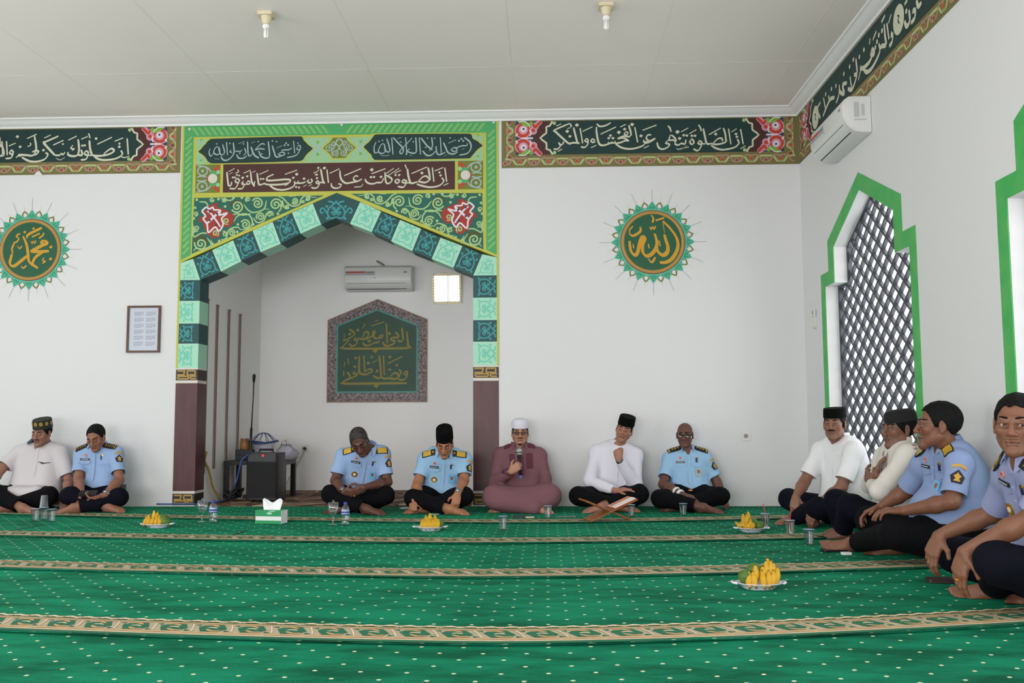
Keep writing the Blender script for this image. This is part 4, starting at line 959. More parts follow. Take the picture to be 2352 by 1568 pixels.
# ------------------------------------------------------------------ round medallions
def medallion(c, label, txt, x0, y0, s, extra=None):
    T = thing('calligraphy_medallion', label, 'wall medallion', (c[0], WALLY, c[1]), 0, 'round calligraphy medallions')
    R = 0.0; k = PXM/6.272
    r_ring = 468*k
    mb = MB()
    Mx = Matrix.Translation((c[0], WALLY, c[1])) @ Matrix.Rotation(math.radians(90), 4, 'X')
    mb.lathe([(0, 0.008), (r_ring*0.885, 0.008), (r_ring*0.885, 0.001)], 64, M=Mx, cap=False); mb.build('disc', [m_medg], T)
    mb = MB(); mb.lathe([(r_ring*0.875, 0.006), (r_ring*0.90, 0.014), (r_ring*0.935, 0.018), (r_ring*0.97, 0.014), (r_ring*0.985, 0.008)], 64, M=Mx, cap=False)
    mb.build('gold_ring', [m_medr], T, smooth=True)
    mb = MB(); mb.lathe([(r_ring*0.98, 0.009), (r_ring*1.005, 0.006), (r_ring*1.01, 0.001)], 64, M=Mx, cap=False); mb.build('ring_edge', [m_medb], T)
    P = Paint(on_back)
    P.stroke([(c[0]+r_ring*1.03*math.cos(t), c[1]+r_ring*1.03*math.sin(t)) for t in np.linspace(0, 2*math.pi, 65)[:-1]], r_ring*0.07, 0.003, 3, step=0.05, closed=True)
    Q = Paint(on_back)
    for j in range(32):
        a = math.pi/2+2*math.pi*j/32
        def q(r, da): return (c[0]+r_ring*r*math.cos(a+da), c[1]+r_ring*r*math.sin(a+da))
        if j % 2 == 0:
            P.shape([q(1.04, -0.17), q(1.29, 0), q(1.04, 0.17)], 0.0036, 0); P.shape([q(1.07, -0.10), q(1.23, 0), q(1.07, 0.10), q(1.05, 0)], 0.0042, 2)
            P.stroke([q(1.10, 0), q(1.19, 0)], r_ring*0.05, 0.0048, 4, (0.3, 0.3)); P.stroke([q(1.03, 0.19), q(1.29, 0)], r_ring*0.016, 0.0048, 3); P.stroke([q(1.03, -0.19), q(1.29, 0)], r_ring*0.016, 0.0048, 3)
            Q.stroke([q(1.30, 0), q(1.52, 0), q(1.68, 0)], r_ring*0.020, 0.0016, 0, (1, 0.1), nib=None)
        else:
            for e in (1, -1):
                P.stroke([q(1.06, e*0.02), q(1.14, e*0.085), q(1.265, 0)], r_ring*0.040, 0.0034, 1, (1, 1), 0.05)
            Q.stroke([q(1.27, 0), q(1.5, 0)], r_ring*0.016, 0.0016, 1, (1, 0.1))
    P.build('petal_border', [m_medt, m_medo, mat('medallion_sea_green', (52, 150, 118), 0.5), mat('medallion_blue_edge', (92, 190, 176), 0.5), mat('medallion_light_spot', (134, 208, 152), 0.5)], T)
    Q.build('rays', [m_ray, m_ray2], T)
    P = Paint(on_back)
    script(P, txt, x0, y0, s, back, 0.0095, 0, PXM, 2.2)
    P.build('lettering', [m_goldl], T)
medallion(back(1390+685/6.272, 430+790/6.272), 'green and gold calligraphy medallion on the wall between arch and lattice window', TXT_ALLAH, 1390, 430, 6.272)
medallion(back(440/6.27, 450+775/6.27), 'green and gold calligraphy medallion on the wall left of the arch', TXT_MUH, 0, 450, 6.27)

# ------------------------------------------------------------------ pointed sign at the back of the niche
nb = lambda px, py: back(px, py, NICHEY)
NPX = PXM*NICHEY/WALLY
T = thing('niche_calligraphy_panel', 'pointed green calligraphy panel with mottled brown border inside the niche', 'wall panel', (nb(866, 800)[0], NICHEY, nb(866, 925)[1]))
def onn(u, v, l): return (u, NICHEY-l, v)
xa, za = nb(751, 924); xb, zb = nb(981, 924); xc, zc = nb(866, 687); zl = nb(751, 735)[1]; xc = (xa+xb)/2
def house(d): return [(xa+d, za+d), (xb-d, za+d), (xb-d, zl-d*0.62), (xc, zc-d*1.08), (xa+d, zl-d*0.62)]
m_mot = mat('panel_mottled_brown', (150, 138, 140), 0.5, noise=1.0, nscale=38, rgb2=(62, 44, 40))
for nm, d, l, mm in (('outer_edge', 0, 0.020, mat('panel_tan_edge', (150, 112, 84), 0.5)), ('mottled_border', 0.010, 0.022, m_mot), ('turquoise_line', 0.112, 0.024, mat('panel_turquoise', (70, 146, 136), 0.5)), ('green_field', 0.130, 0.026, mat('panel_field_green', (26, 74, 54), 0.5, noise=0.25, nscale=4))):
    mb = MB(); mb.prism(house(d), 0.001, l, 0, mapf=lambda u, v, k: onn(u, v, k)); mb.build(nm, [mm], T)
P = Paint(onn); script(P, TXT_SIGN, 770, 720, 8.711, nb, 0.0275, 0, NPX, 0.9)
P.build('lettering', [mat('lettering_olive_gold', (134, 120, 30), 0.5)], T)
# ================================================================== things on the walls, on the carpet and in the niche
m_acw = mat('air_conditioner_white', (218, 218, 216), 0.35)
m_acd = mat('air_conditioner_slot', (26, 22, 20), 0.6)
m_acr = mat('label_red', (196, 60, 44), 0.5)
m_acg = mat('label_grey', (168, 170, 172), 0.5)
m_blk = mat('black_plastic', (22, 22, 25), 0.45)
m_blk2 = mat('black_mesh', (16, 17, 20), 0.7, bump=0.3, bscale=300)
def thin_clear(name, tint, gloss, rough, lo=0.05):
    """thin transparent wall: see-through facing on, bright at grazing angles"""
    m = bpy.data.materials.new(name); m.use_nodes = True; n = m.node_tree.nodes; L = m.node_tree.links
    n.remove(n['Principled BSDF']); t = n.new('ShaderNodeBsdfTransparent'); t.inputs[0].default_value = tint+(1,)
    g = n.new('ShaderNodeBsdfGlossy'); g.inputs['Roughness'].default_value = rough
    lw = n.new('ShaderNodeLayerWeight'); lw.inputs['Blend'].default_value = 0.35
    mr = n.new('ShaderNodeMapRange'); mr.inputs[3].default_value = lo; mr.inputs[4].default_value = gloss; L.new(lw.outputs['Facing'], mr.inputs[0])
    x = n.new('ShaderNodeMixShader'); L.new(mr.outputs[0], x.inputs[0]); L.new(t.outputs[0], x.inputs[1]); L.new(g.outputs[0], x.inputs[2]); L.new(x.outputs[0], n['Material Output'].inputs['Surface'])
    MATS[name] = m; return m
m_glass = thin_clear('clear_glass', (0.96, 0.97, 0.97), 0.7, 0.05, 0.10)
m_plas = thin_clear('clear_plastic', (0.95, 0.96, 0.97), 0.6, 0.2, 0.18)
m_water = thin_clear('water', (0.94, 0.96, 0.97), 0.5, 0.1, 0.10)
m_bottle = thin_clear('bottle_plastic', (0.90, 0.93, 0.95), 0.7, 0.08, 0.10)
m_lidb = mat('cup_film_blue', (150, 176, 214), 0.3)
m_straw = mat('straw_red', (196, 60, 52), 0.35)
m_plate = mat('melamine_white', (226, 226, 234), 0.25)
m_ban = mat('banana_yellow', (226, 184, 44), 0.45, noise=0.35, nscale=16, rgb2=(186, 140, 30))
m_bant = mat('banana_tip', (86, 82, 30), 0.6)
m_orange = mat('green_citrus', (92, 122, 40), 0.45, noise=0.4, nscale=14, rgb2=(64, 96, 30), bump=0.15, bscale=120)
m_wood = mat('stand_wood', (158, 96, 48), 0.45, noise=0.35, nscale=9, stretch=(1, 8, 8))
m_skinphone = mat('phone_glass', (24, 24, 28), 0.12)

def rotM(axis, deg): return Matrix.Rotation(math.radians(deg), 4, axis)
# ------------------------------------------------------------------ air conditioners
def ac_unit(label, M, L=0.80, H=0.30, D=0.205, logo=False):
    """local: x along, y out of the wall, z up; origin at lower back left"""
    T = thing('air_conditioner', label, 'air conditioner', tuple(M.translation), 0, 'air conditioners')
    sec = [(0.002, 0), (0.075, 0), (0.125, 0.012), (0.172, 0.045), (0.196, 0.082), (D, 0.13), (D, H-0.075), (D-0.014, H-0.032), (D-0.05, H-0.006), (D-0.09, H), (0.002, H)]
    mb = MB(); n = len(sec); vs = []
    xs = [0, 0.004, 0.012, L-0.012, L-0.004, L]; ins = [0.010, 0.003, 0, 0, 0.003, 0.010]
    for x, e in zip(xs, ins):
        for y, z in sec:
            yy = min(y, D-e) if y > 0.1 else y; vs.append(tuple(M @ Vector((x, yy, min(max(z, e*0.6), H-e*0.6)))))
    fs = []
    for i in range(len(xs)-1):
        for k in range(n): fs.append((i*n+k, i*n+(k+1) % n, (i+1)*n+(k+1) % n, (i+1)*n+k))
    fs.append(tuple(range(n))[::-1]); fs.append(tuple(range((len(xs)-1)*n, len(xs)*n)))
    mb.add(vs, fs); mb.build('casing', [m_acw], T, auto=35)
    # air slot with louvre
    def face(x, t, off):       # along the slanted underside
        a = Vector((0.132, 0.016)); b = Vector((0.196, 0.082)); d = b-a; nn = Vector((d.y, -d.x)).normalized()
        q = a+d*t+nn*off; return tuple(M @ Vector((x, q.x, q.y)))
    mb = MB(); x0, x1 = 0.03, L-0.06
    mb.add([face(x0, 0.02, 0.0012), face(x1, 0.02, 0.0012), face(x1, 0.98, 0.0012), face(x0, 0.98, 0.0012)], [(0, 1, 2, 3)]); mb.build('air_slot', [m_acd], T)
    mb = MB(); pr = [face(x0+0.004, 0.40, 0.006), face(x1-0.004, 0.40, 0.006), face(x1-0.004, 0.58, 0.008), face(x0+0.004, 0.58, 0.008)]
    pr2 = [face(x0+0.004, 0.40, 0.003), face(x1-0.004, 0.40, 0.003), face(x1-0.004, 0.58, 0.005), face(x0+0.004, 0.58, 0.005)]
    mb.add(pr+pr2, [(0, 1, 2, 3), (7, 6, 5, 4), (0, 4, 5, 1), (1, 5, 6, 2), (2, 6, 7, 3), (3, 7, 4, 0)]); mb.build('louvre', [m_acw], T)
    def front(x, z, off=0.0015): return tuple(M @ Vector((x, D+off, z)))
    mb = MB(); mb.poly([front(0.012, H-0.125), front(0.37, H-0.125), front(0.37, H-0.075), front(0.012, H-0.075)]); st = mb.build('rating_label', [m_acg], T)
    mb = MB(); mb.poly([front(0.024, H-0.098, 0.002), front(0.25, H-0.098, 0.002), front(0.25, H-0.080, 0.002), front(0.024, H-0.080, 0.002)]); mb.build('red_strip', [m_acr], st)
    mb = MB()
    for k in range(4): mb.poly([front(0.265+k*0.022, H-0.100, 0.002), front(0.280+k*0.022, H-0.100, 0.002), front(0.280+k*0.022, H-0.088, 0.002), front(0.265+k*0.022, H-0.088, 0.002)])
    mb.build('label_lines', [mat('print_dark_grey', (96, 98, 100), 0.6)], st)
    mb = MB(); c = front(L*0.46, 0.150); mb.poly([front(L*0.46+0.012*math.cos(t), 0.142+0.008*math.sin(t)) for t in np.linspace(0, 2*math.pi, 11)[:-1]]); mb.build('badge', [m_acg], T)
    mb = MB(); mb.poly([front(L-0.09, H-0.10), front(L-0.05, H-0.10), front(L-0.05, H-0.08), front(L-0.09, H-0.08)]); mb.build('energy_mark', [mat('print_mid_grey', (140, 142, 146), 0.6)], T)
    return T
sxy = at_y(797, 645, NICHEY); s2 = at_y(948, 645, NICHEY); zb = at_y(870, 671, NICHEY)[2]
LN = 0.80
M = Matrix.Translation((s2[0]+0.01, NICHEY-0.002, zb+0.02)) @ Matrix(((-1, 0, 0, 0), (0, -1, 0, 0), (0, 0, 1, 0), (0, 0, 0, 1)))
# the unit is read left to right by someone facing the wall: mirror the axis so x runs to the right
def wall_frame(o, ax, ay): return Matrix(((ax[0], ay[0], 0, o[0]), (ax[1], ay[1], 0, o[1]), (0, 0, 1, o[2]), (0, 0, 0, 1)))
T = ac_unit('white split air conditioner on the rear niche wall above the pointed panel', wall_frame((s2[0]-LN+0.012, NICHEY-0.002, zb), (1, 0), (0, -1)), LN)
pa, pb = at_y(868, 601, NICHEY), at_y(889, 617, NICHEY)
mb = MB(); mb.tube([(pb[0], NICHEY-0.045, pb[2]-0.02), ((pa[0]+pb[0])/2+0.01, NICHEY-0.04, (pa[2]+pb[2])/2), (pa[0], NICHEY-0.02, pa[2]), (pa[0]-0.01, NICHEY-0.001, pa[2]+0.005)], 0.012, 8)
mb.build('pipe', [mat('pipe_lagging', (150, 148, 146), 0.7)], T)
T2 = ac_unit('white split air conditioner mounted high on the right wall under its frieze', wall_frame((WALLX-0.002, 7.69, 2.975), (0, -1), (-1, 0)), 0.85, 0.285, 0.215)
mb = MB()
for a, b, c, d in ((0.05, 0.075, 0.13, 0.22), (0.09, 0.13, 0.12, 0.235)):
    mb.poly([(WALLX-p, 7.69-0.85-0.0012, 2.975+q) for p, q in ((a, c), (b, c), (b, d), (a, d))])
mb.poly([(WALLX-p, 7.69-0.85-0.0012, 2.975+q) for p, q in ((0.04, 0.095), (0.13, 0.095), (0.13, 0.105), (0.04, 0.105))])
mb.build('side_marking', [mat('print_light_grey', (184, 186, 186), 0.6)], T2)

# ------------------------------------------------------------------ ceiling bulbs
m_beige = mat('lamp_holder_beige', (216, 204, 172), 0.5); m_cfl = mat('lamp_tube_white', (240, 240, 238), 0.3)
for (px, py), lb in (((612, 32), 'unlit spiral bulb in beige ceiling holder, nearer the left frieze'), ((1392, 12), 'unlit spiral bulb in beige ceiling holder, nearer the right wall')):
    x, y = flo(px, py, CEIL)
    T = thing('ceiling_bulb', lb, 'lamp', (x, y, CEIL), 0, 'ceiling bulbs')
    mb = MB(); mb.rbox((x-0.055, y-0.055, CEIL-0.024), (x+0.055, y+0.055, CEIL-0.0005), 0.012); mb.build('ceiling_rose', [m_beige], T)
    mb = MB(); mb.lathe([(0.040, -0.024), (0.036, -0.05), (0.027, -0.075), (0.024, -0.080)], 20, c=(x, y, CEIL)); mb.build('lamp_holder', [m_beige], T, auto=40)
    mb = MB(); mb.lathe([(0.014, -0.078), (0.026, -0.088), (0.027, -0.105), (0.018, -0.116)], 20, c=(x, y, CEIL)); mb.build('bulb_base', [m_cfl], T, auto=40)
    for dx, dy in ((0.011, 0), (-0.011, 0), (0, 0.011), (0, -0.011)):
        mb = MB(); mb.tube([(x+dx, y+dy, CEIL-0.110), (x+dx, y+dy, CEIL-0.172), (x+dx*0.7, y+dy*0.7, CEIL-0.178), (x, y, CEIL-0.180)], 0.0075, 8); mb.build('bulb_tube', [m_cfl], T, smooth=True)

# ------------------------------------------------------------------ framed notice, mirror, sockets, remote holder
a = at_y(291.5, 810, WALLY); b = at_y(371, 702, WALLY)
T = thing('framed_notice', 'brown framed notice with two columns of fine print on the wall left of the arch', 'picture frame', ((a[0]+b[0])/2, WALLY, a[2]))
x0, x1, z0, z1 = a[0], b[0], a[2], b[2]
m_fr = mat('frame_brown_wood', (92, 66, 46), 0.4, noise=0.3, nscale=30, stretch=(1, 1, 6))
mb = MB(); w = 0.020
for lo, hi in (((x0, z0), (x1, z0+w)), ((x0, z1-w), (x1, z1)), ((x0, z0+w), (x0+w, z1-w)), ((x1-w, z0+w), (x1, z1-w))):
    mb.box((lo[0], WALLY-0.024, lo[1]), (hi[0], WALLY-0.001, hi[1]))
mb.build('frame', [m_fr], T)
mb = MB(); mb.box((x0+w, WALLY-0.012, z0+w), (x1-w, WALLY-0.002, z1-w)); pp = mb.build('paper', [mat('paper_bluish', (196, 202, 214), 0.35)], T)
mb = MB()
for cx in (0.20, 0.56):
    for r in range(6):
        for k in range(5):
            u0 = x0+(x1-x0)*cx; u1 = u0+(x1-x0)*(0.29 if k < 4 else 0.2); v = z1-(z1-z0)*(0.13+r*0.128+k*0.019)
            mb.poly([(u0, WALLY-0.0126, v-0.004), (u1, WALLY-0.0126, v-0.004), (u1, WALLY-0.0126, v), (u0, WALLY-0.0126, v)])
mb.build('fine_print', [mat('print_grey_blue', (150, 156, 168), 0.6)], pp)
# mirror with beaded frame, hung tilting forward
mc = at_y(1027, 663.5, NICHEY); hw = 0.175; hh = 0.178
tilt = rotM('X', 7.0)
Mm = Matrix.Translation((mc[0], NICHEY-0.035, mc[2])) @ tilt @ rotM('X', 90)
T = thing('wall_mirror', 'small square mirror with beaded frame on the rear niche wall', 'mirror', (mc[0], NICHEY-0.01, mc[2]-hh))
mb = MB(); mb.rbox((-hw, -hh, -0.006), (hw, hh, 0.006), 0.03, 0, Mm); mb.build('backing', [mat('mirror_gilt', (176, 156, 92), 0.35, metal=0.4)], T)
mb = MB(); mb.rbox((-hw+0.026, -hh+0.026, 0.0062), (hw-0.026, hh-0.026, 0.008), 0.008, 0, Mm); mb.build('looking_glass', [mat('mirror_silver', (236, 240, 244), 0.01, metal=1.0)], T)
mb = MB(); pts = []
nb_ = 11
for k in range(nb_):
    t = -1+2*k/(nb_-1)
    pts += [(t*(hw-0.013), hh-0.013), (t*(hw-0.013), -hh+0.013)]
    if 0 < k < nb_-1: pts += [(hw-0.013, t*(hh-0.013)), (-hw+0.013, t*(hh-0.013))]
for p in pts:
    big = abs(abs(p[0])-(hw-0.013)) < 1e-6 and abs(abs(p[1])-(hh-0.013)) < 1e-6
    mb.sphere((p[0], p[1], 0.007), 0.019 if big else 0.012, 8, 6, 0, M=Mm)
ob = mb.build('bead_edging', [mat('bead_pearl', (250, 247, 238), 0.25)], T, smooth=True)
def socket(label, M, plug=False):
    T = thing('wall_socket', label, 'socket', tuple(M.translation), 0, 'wall sockets')
    mb = MB(); mb.rbox((-0.042, -0.042, 0.0005), (0.042, 0.042, 0.009), 0.008, 0, M); mb.build('cover_plate', [mat('socket_white', (224, 222, 214), 0.4)], T)
    mb = MB(); mb.lathe([(0.022, 0.0092), (0.021, 0.0105), (0.017, 0.0105), (0.016, 0.0095), (0, 0.0095)], 20, M=M, cap=False); mb.build('socket_well', [mat('socket_grey', (150, 150, 148), 0.5)], T)
    for sx_ in (-0.008, 0.008):
        mb = MB(); mb.lathe([(0.003, 0.0098), (0.0, 0.0099)], 8, c=(sx_, 0, 0), M=M); mb.build('contact_hole', [m_blk], T)
    return T
c = at_y(1713, 1001, WALLY)
socket('white wall socket low on the back wall near the right corner', Matrix.Translation((c[0], WALLY, c[2])) @ rotM('X', 90))
c = at_y(700.5, 1030, NICHEY)
socket('wall socket with a black plug on the niche wall', Matrix.Translation((c[0], NICHEY, c[2])) @ rotM('X', 90))
T = thing('power_lead', 'grey power lead with black plug hanging from the niche wall socket', 'cable', (c[0], NICHEY-0.02, c[2]-0.3))
mb = MB(); mb.lathe([(0.019, 0.010), (0.021, 0.03), (0.015, 0.045), (0.007, 0.052)], 14, M=Matrix.Translation((c[0], NICHEY, c[2])) @ rotM('X', 90)); mb.build('plug', [m_blk], T, auto=40)
e1 = at_y(683, 1066, NICHEY-0.05); e2 = at_y(667, 1093, NICHEY-0.08); e3 = at_y(650, 1122, NICHEY-0.1)
mb = MB(); L_ = smooth_line([(c[0], NICHEY-0.05, c[2]-0.004), (c[0]-0.006, NICHEY-0.06, c[2]-0.05), tuple(e1), tuple(e2), tuple(e3)], 0.04)
mb.tube([tuple(p) for p in L_], 0.006, 8); mb.build('flex', [mat('flex_grey', (168, 166, 160), 0.5)], T, smooth=True)
c = at_x(1873.5, 732, WALLX)
T = thing('remote_holder', 'white air conditioner remote in its holder on the right wall', 'remote control', (WALLX, c[1], c[2]-0.08))
Mr = Matrix.Translation((WALLX, c[1], c[2])) @ rotM('Z', -90) @ rotM('X', 90)
mb = MB(); mb.rbox((-0.034, -0.085, 0.001), (0.034, 0.02, 0.022), 0.006, 0, Mr); mb.build('holder', [mat('holder_white', (212, 212, 208), 0.4)], T)
mb = MB(); mb.rbox((-0.027, -0.07, 0.006), (0.027, 0.085, 0.026), 0.008, 0, Mr); h = mb.build('handset', [m_acw], T)
mb = MB(); mb.poly([tuple(Mr @ Vector(p)) for p in ((-0.019, 0.04, 0.0265), (0.019, 0.04, 0.0265), (0.019, 0.075, 0.0265), (-0.019, 0.075, 0.0265))]); mb.build('display', [mat('lcd_grey', (150, 154, 148), 0.3)], h)
mb = MB(); mb.lathe([(0.008, 0.0264), (0.007, 0.0285), (0, 0.029)], 12, c=(0, 0.02, 0), M=Mr); mb.build('button', [mat('button_orange', (210, 130, 100), 0.4)], h)

# ------------------------------------------------------------------ cable strips on the left niche wall
m_strip = mat('conduit_brown_grey', (128, 112, 100), 0.6)
for k, (px, pt, pb_) in enumerate(((478, 690, 1090), (500.5, 704, 1075), (527, 715, 1060), (552.5, 725, 1060))):
    p0 = at_x(px, pt, NX0+0.012); p1 = at_x(px-5, pb_, NX0+0.012)
    y = p0[1]; zt = p0[2]; zb_ = max(0.30, p1[2])
    T = thing('cable_conduit', ('first', 'second', 'third', 'fourth')[k]+' upright brown conduit from the pillar on the left niche wall', 'conduit', (NX0, y, zb_), 0, 'conduits on the niche side wall')
    mb = MB(); mb.box((NX0+0.0005, y-0.022, zb_), (NX0+0.016, y+0.022, zt)); mb.build('conduit_channel', [m_strip], T)
    mb = MB(); mb.box((NX0+0.0005, y-0.025, zt), (NX0+0.020, y+0.025, zt+0.02)); mb.build('end_cap', [m_strip], T)

# ------------------------------------------------------------------ rug and equipment in the niche
FZ0 = 0.012
def rug_mat():
    m = bpy.data.materials.new('rug_brown_swirl'); m.use_nodes = True; n = m.node_tree.nodes; L = m.node_tree.links; b = n['Principled BSDF']
    b.inputs['Roughness'].default_value = 0.9
    tc = n.new('ShaderNodeTexCoord'); mp = n.new('ShaderNodeMapping'); mp.inputs['Scale'].default_value = (1.0, 0.55, 1); w = n.new('ShaderNodeTexNoise'); w.inputs['Scale'].default_value = 1.7; w.inputs['Detail'].default_value = 0.6; w.inputs['Distortion'].default_value = 2.2
    L.new(tc.outputs['Object'], mp.inputs[0]); L.new(mp.outputs[0], w.inputs['Vector']); r = n.new('ShaderNodeValToRGB'); L.new(w.outputs['Fac'], r.inputs[0])
    r.color_ramp.interpolation = 'CONSTANT'
    e = r.color_ramp.elements; e[0].color = lin((66, 36, 26)); e[1].position = 0.40; e[1].color = lin((126, 92, 66))
    for pos, c in ((0.50, (74, 42, 30)), (0.56, (182, 160, 136)), (0.63, (112, 74, 52))):
        q = e.new(pos); q.color = lin(c)
    L.new(r.outputs[0], b.inputs['Base Color']); return m
T = thing('niche_rug', 'brown rug with pale swirls on the floor of the niche', 'rug', (-2.04, 9.8, 0))
mb = MB(); mb.rbox((-3.36, WALLY+0.02, 0.001), (-0.745, NICHEY-0.02, 0.012), 0.03); ob = mb.build('rug_pile', [rug_mat()], T)
mb = MB()
for x in np.arange(-3.33, -0.79, 0.05): mb.box((x, WALLY+0.006, 0.001), (x+0.02, WALLY+0.02, 0.006))
ob = mb.build('fringe', [mat('rug_fringe', (146, 116, 88), 0.9)], T); ob['kind'] = 'stuff'
# low black table
ty = 9.80; tl = max(NX0+0.03, at_y(507, 1061, ty)[0]); tr = at_y(667, 1055, ty)[0]; tz = at_y(640, 1056, ty)[2]
T = thing('low_table', 'low black table behind the loudspeaker in the niche', 'table', ((tl+tr)/2, ty, FZ0))
mb = MB(); mb.box((tl, ty-0.20, tz-0.045), (tr, ty+0.24, tz)); mb.build('table_top', [m_blk], T)
for x in (tl, tr-0.05):
    for y in (ty-0.20, ty+0.19):
        mb = MB(); mb.box((x, y, FZ0), (x+0.05, y+0.05, tz-0.045)); mb.build('leg', [m_blk], T)
# loudspeaker
sy = 9.24; sl = at_y(564, 1100, sy)[0]; sr = at_y(637, 1100, sy)[0]; sz = at_y(600, 1040, sy)[2]
T = thing('loudspeaker', 'black portable loudspeaker with a red light standing in the niche', 'loudspeaker', ((sl+sr)/2, sy, FZ0))
mb = MB(); mb.rbox((sl, sy, FZ0+0.02), (sr, sy+0.30, sz), 0.03); mb.build('cabinet', [m_blk], T, auto=30)
mb = MB(); mb.rbox((sl+0.015, sy-0.008, FZ0+0.04), (sr-0.015, sy+0.001, sz-0.09), 0.004); mb.build('grille', [m_blk2], T)
mb = MB(); mb.rbox((sl+0.02, sy-0.005, sz-0.08), (sr-0.02, sy+0.001, sz-0.015), 0.002); cp = mb.build('control_panel', [mat('panel_charcoal', (34, 34, 38), 0.4)], T)
lx, lz = at_y(604, 1046, sy-0.006)[0], at_y(604, 1046, sy-0.006)[2]
mb = MB(); mb.sphere((lx, sy-0.007, lz), 0.011, 10, 8); mb.build('red_light', [mat('led_red', (255, 40, 40), 0.4, emit=2.5)], cp, smooth=True)
for x in (sl+0.03, sr-0.05):
    mb = MB(); mb.lathe([(0.014, 0), (0.014, 0.02)], 12, c=(x+0.01, sy+0.05, FZ0)); mb.build('foot', [m_blk], T)
mb = MB(); mb.tube([((sl+sr)/2-0.07, sy+0.15, sz-0.002), ((sl+sr)/2-0.07, sy+0.15, sz+0.03), ((sl+sr)/2+0.07, sy+0.15, sz+0.03), ((sl+sr)/2+0.07, sy+0.15, sz-0.002)], 0.011, 8); mb.build('handle', [m_blk], T)
# gooseneck microphone standing on the table
gy = 9.69
def gp(px, py, y=gy): return tuple(at_y(px, py, y))
g0 = gp(575, 1042)
T = thing('gooseneck_microphone', 'tall thin black gooseneck microphone rising above the loudspeaker', 'microphone', (g0[0], gy, tz))
mb = MB(); mb.lathe([(0.06, 0.001), (0.058, 0.018), (0.02, 0.026), (0.016, 0.03)], 20, c=(g0[0], gy, tz)); mb.build('base', [m_blk], T, auto=40)
mb = MB(); mb.tube([(g0[0], gy, tz+0.02), g0, gp(576, 1010), gp(577.5, 982)], [0.018, 0.016, 0.014, 0.012], 10); mb.build('handle_tube', [m_blk], T, smooth=True)
mb = MB(); mb.tube([gp(577.5, 984), gp(580, 940), gp(582, 905), gp(583, 876)], 0.007, 8); mb.build('neck', [mat('neck_dark', (50, 48, 46), 0.4, metal=0.5)], T, smooth=True)
mb = MB(); mb.tube([gp(583, 878), gp(583.3, 870), gp(583.8, 862), gp(584, 859)], [0.010, 0.016, 0.017, 0.010], 10); mb.build('microphone_head', [m_blk2], T, smooth=True)
# amplifier, wire food cover, bag, jar, cup on the table
def onT(px, y=ty): return at_y(px, 1050, y)[0]
xa_ = onT(548); T = thing('amplifier', 'small black amplifier box on the left of the low table', 'amplifier', (xa_+0.09, ty, tz))
mb = MB(); mb.rbox((xa_, ty-0.12, tz+0.006), (xa_+0.19, ty+0.1, tz+0.115), 0.01); mb.build('housing', [m_blk], T)
mb = MB(); mb.rbox((xa_+0.005, ty-0.124, tz+0.012), (xa_+0.185, ty-0.119, tz+0.109), 0.001); fp = mb.build('front_panel', [mat('amp_face', (44, 44, 46), 0.35, metal=0.4)], T)
for k in range(3):
    mb = MB(); mb.lathe([(0.012, 0), (0.011, 0.012), (0, 0.013)], 12, M=Matrix.Translation((xa_+0.05+k*0.045, ty-0.1245, tz+0.06)) @ rotM('X', 90)); mb.build('knob', [m_blk], fp)
for sx_ in (0.02, 0.17):
    mb = MB(); mb.lathe([(0.01, 0), (0.01, 0.007)], 8, c=(xa_+sx_, ty-0.09, tz)); mb.build('foot', [m_blk], T)
xj = onT(557, ty); T = thing('jar', 'amber biscuit jar on top of the black amplifier', 'jar', (xj, ty, tz+0.115))
mb = MB(); mb.lathe([(0.045, 0), (0.05, 0.01), (0.05, 0.085), (0.04, 0.10)], 18, c=(xj+0.02, ty, tz+0.1155)); mb.build('jar_body', [mat('amber_biscuit', (160, 112, 56), 0.35, noise=0.5, nscale=30)], T, auto=40)
mb = MB(); mb.lathe([(0.044, 0.10), (0.044, 0.115), (0, 0.117)], 18, c=(xj+0.02, ty, tz+0.1155)); mb.build('jar_lid', [mat('jar_lid_brown', (120, 70, 44), 0.4)], T, auto=40)
cx_, cz_ = onT(607), tz
T = thing('food_cover', 'blue rimmed clear plastic food cover on the low table', 'food cover', (cx_, ty+0.05, tz))
mb = MB(); mb.lathe([(0.150, 0.19), (0.135, 0.16), (0.115, 0.03), (0.11, 0.004), (0.105, 0.0015), (0, 0.0015)], 28, c=(cx_-0.03, ty+0.06, tz), cap=False)
mb.build('basket_side', [mat('plastic_haze', (214, 214, 226), 0.3, trans=0.6)], T, smooth=True)
mb = MB(); mb.tube([(cx_-0.03+0.152*math.cos(t), ty+0.06+0.152*math.sin(t), tz+0.19+0.012*math.cos(2*t)) for t in np.linspace(0, 2*math.pi, 33)[:-1]], 0.011, 8, closed=True); mb.build('rim', [mat('rim_blue', (48, 66, 112), 0.4)], T, smooth=True)
for k in range(5):
    a_ = 0.3+k*0.6; mb = MB(); mb.tube([(cx_-0.03+0.150*math.cos(a_)*(1-2*s_), ty+0.06+0.150*math.sin(a_)*(1-2*s_), tz+0.192+0.10*math.sin(math.pi*s_)) for s_ in np.linspace(0, 1, 15)], 0.0035, 6); mb.build('wire_hoop', [mat('rim_blue', (48, 66, 112), 0.4)], T, smooth=True)
xb_ = onT(655); T = thing('plastic_bag', 'crumpled white plastic bag at the right end of the low table', 'bag', (xb_, ty, tz))
mb = MB(); rs = np.random.RandomState(4); prof_ = [(0.07, 0.001), (0.10, 0.02), (0.105, 0.06), (0.095, 0.10), (0.075, 0.135), (0.05, 0.155), (0.02, 0.15), (0.0, 0.145)]; vs_ = []; seg_ = 20
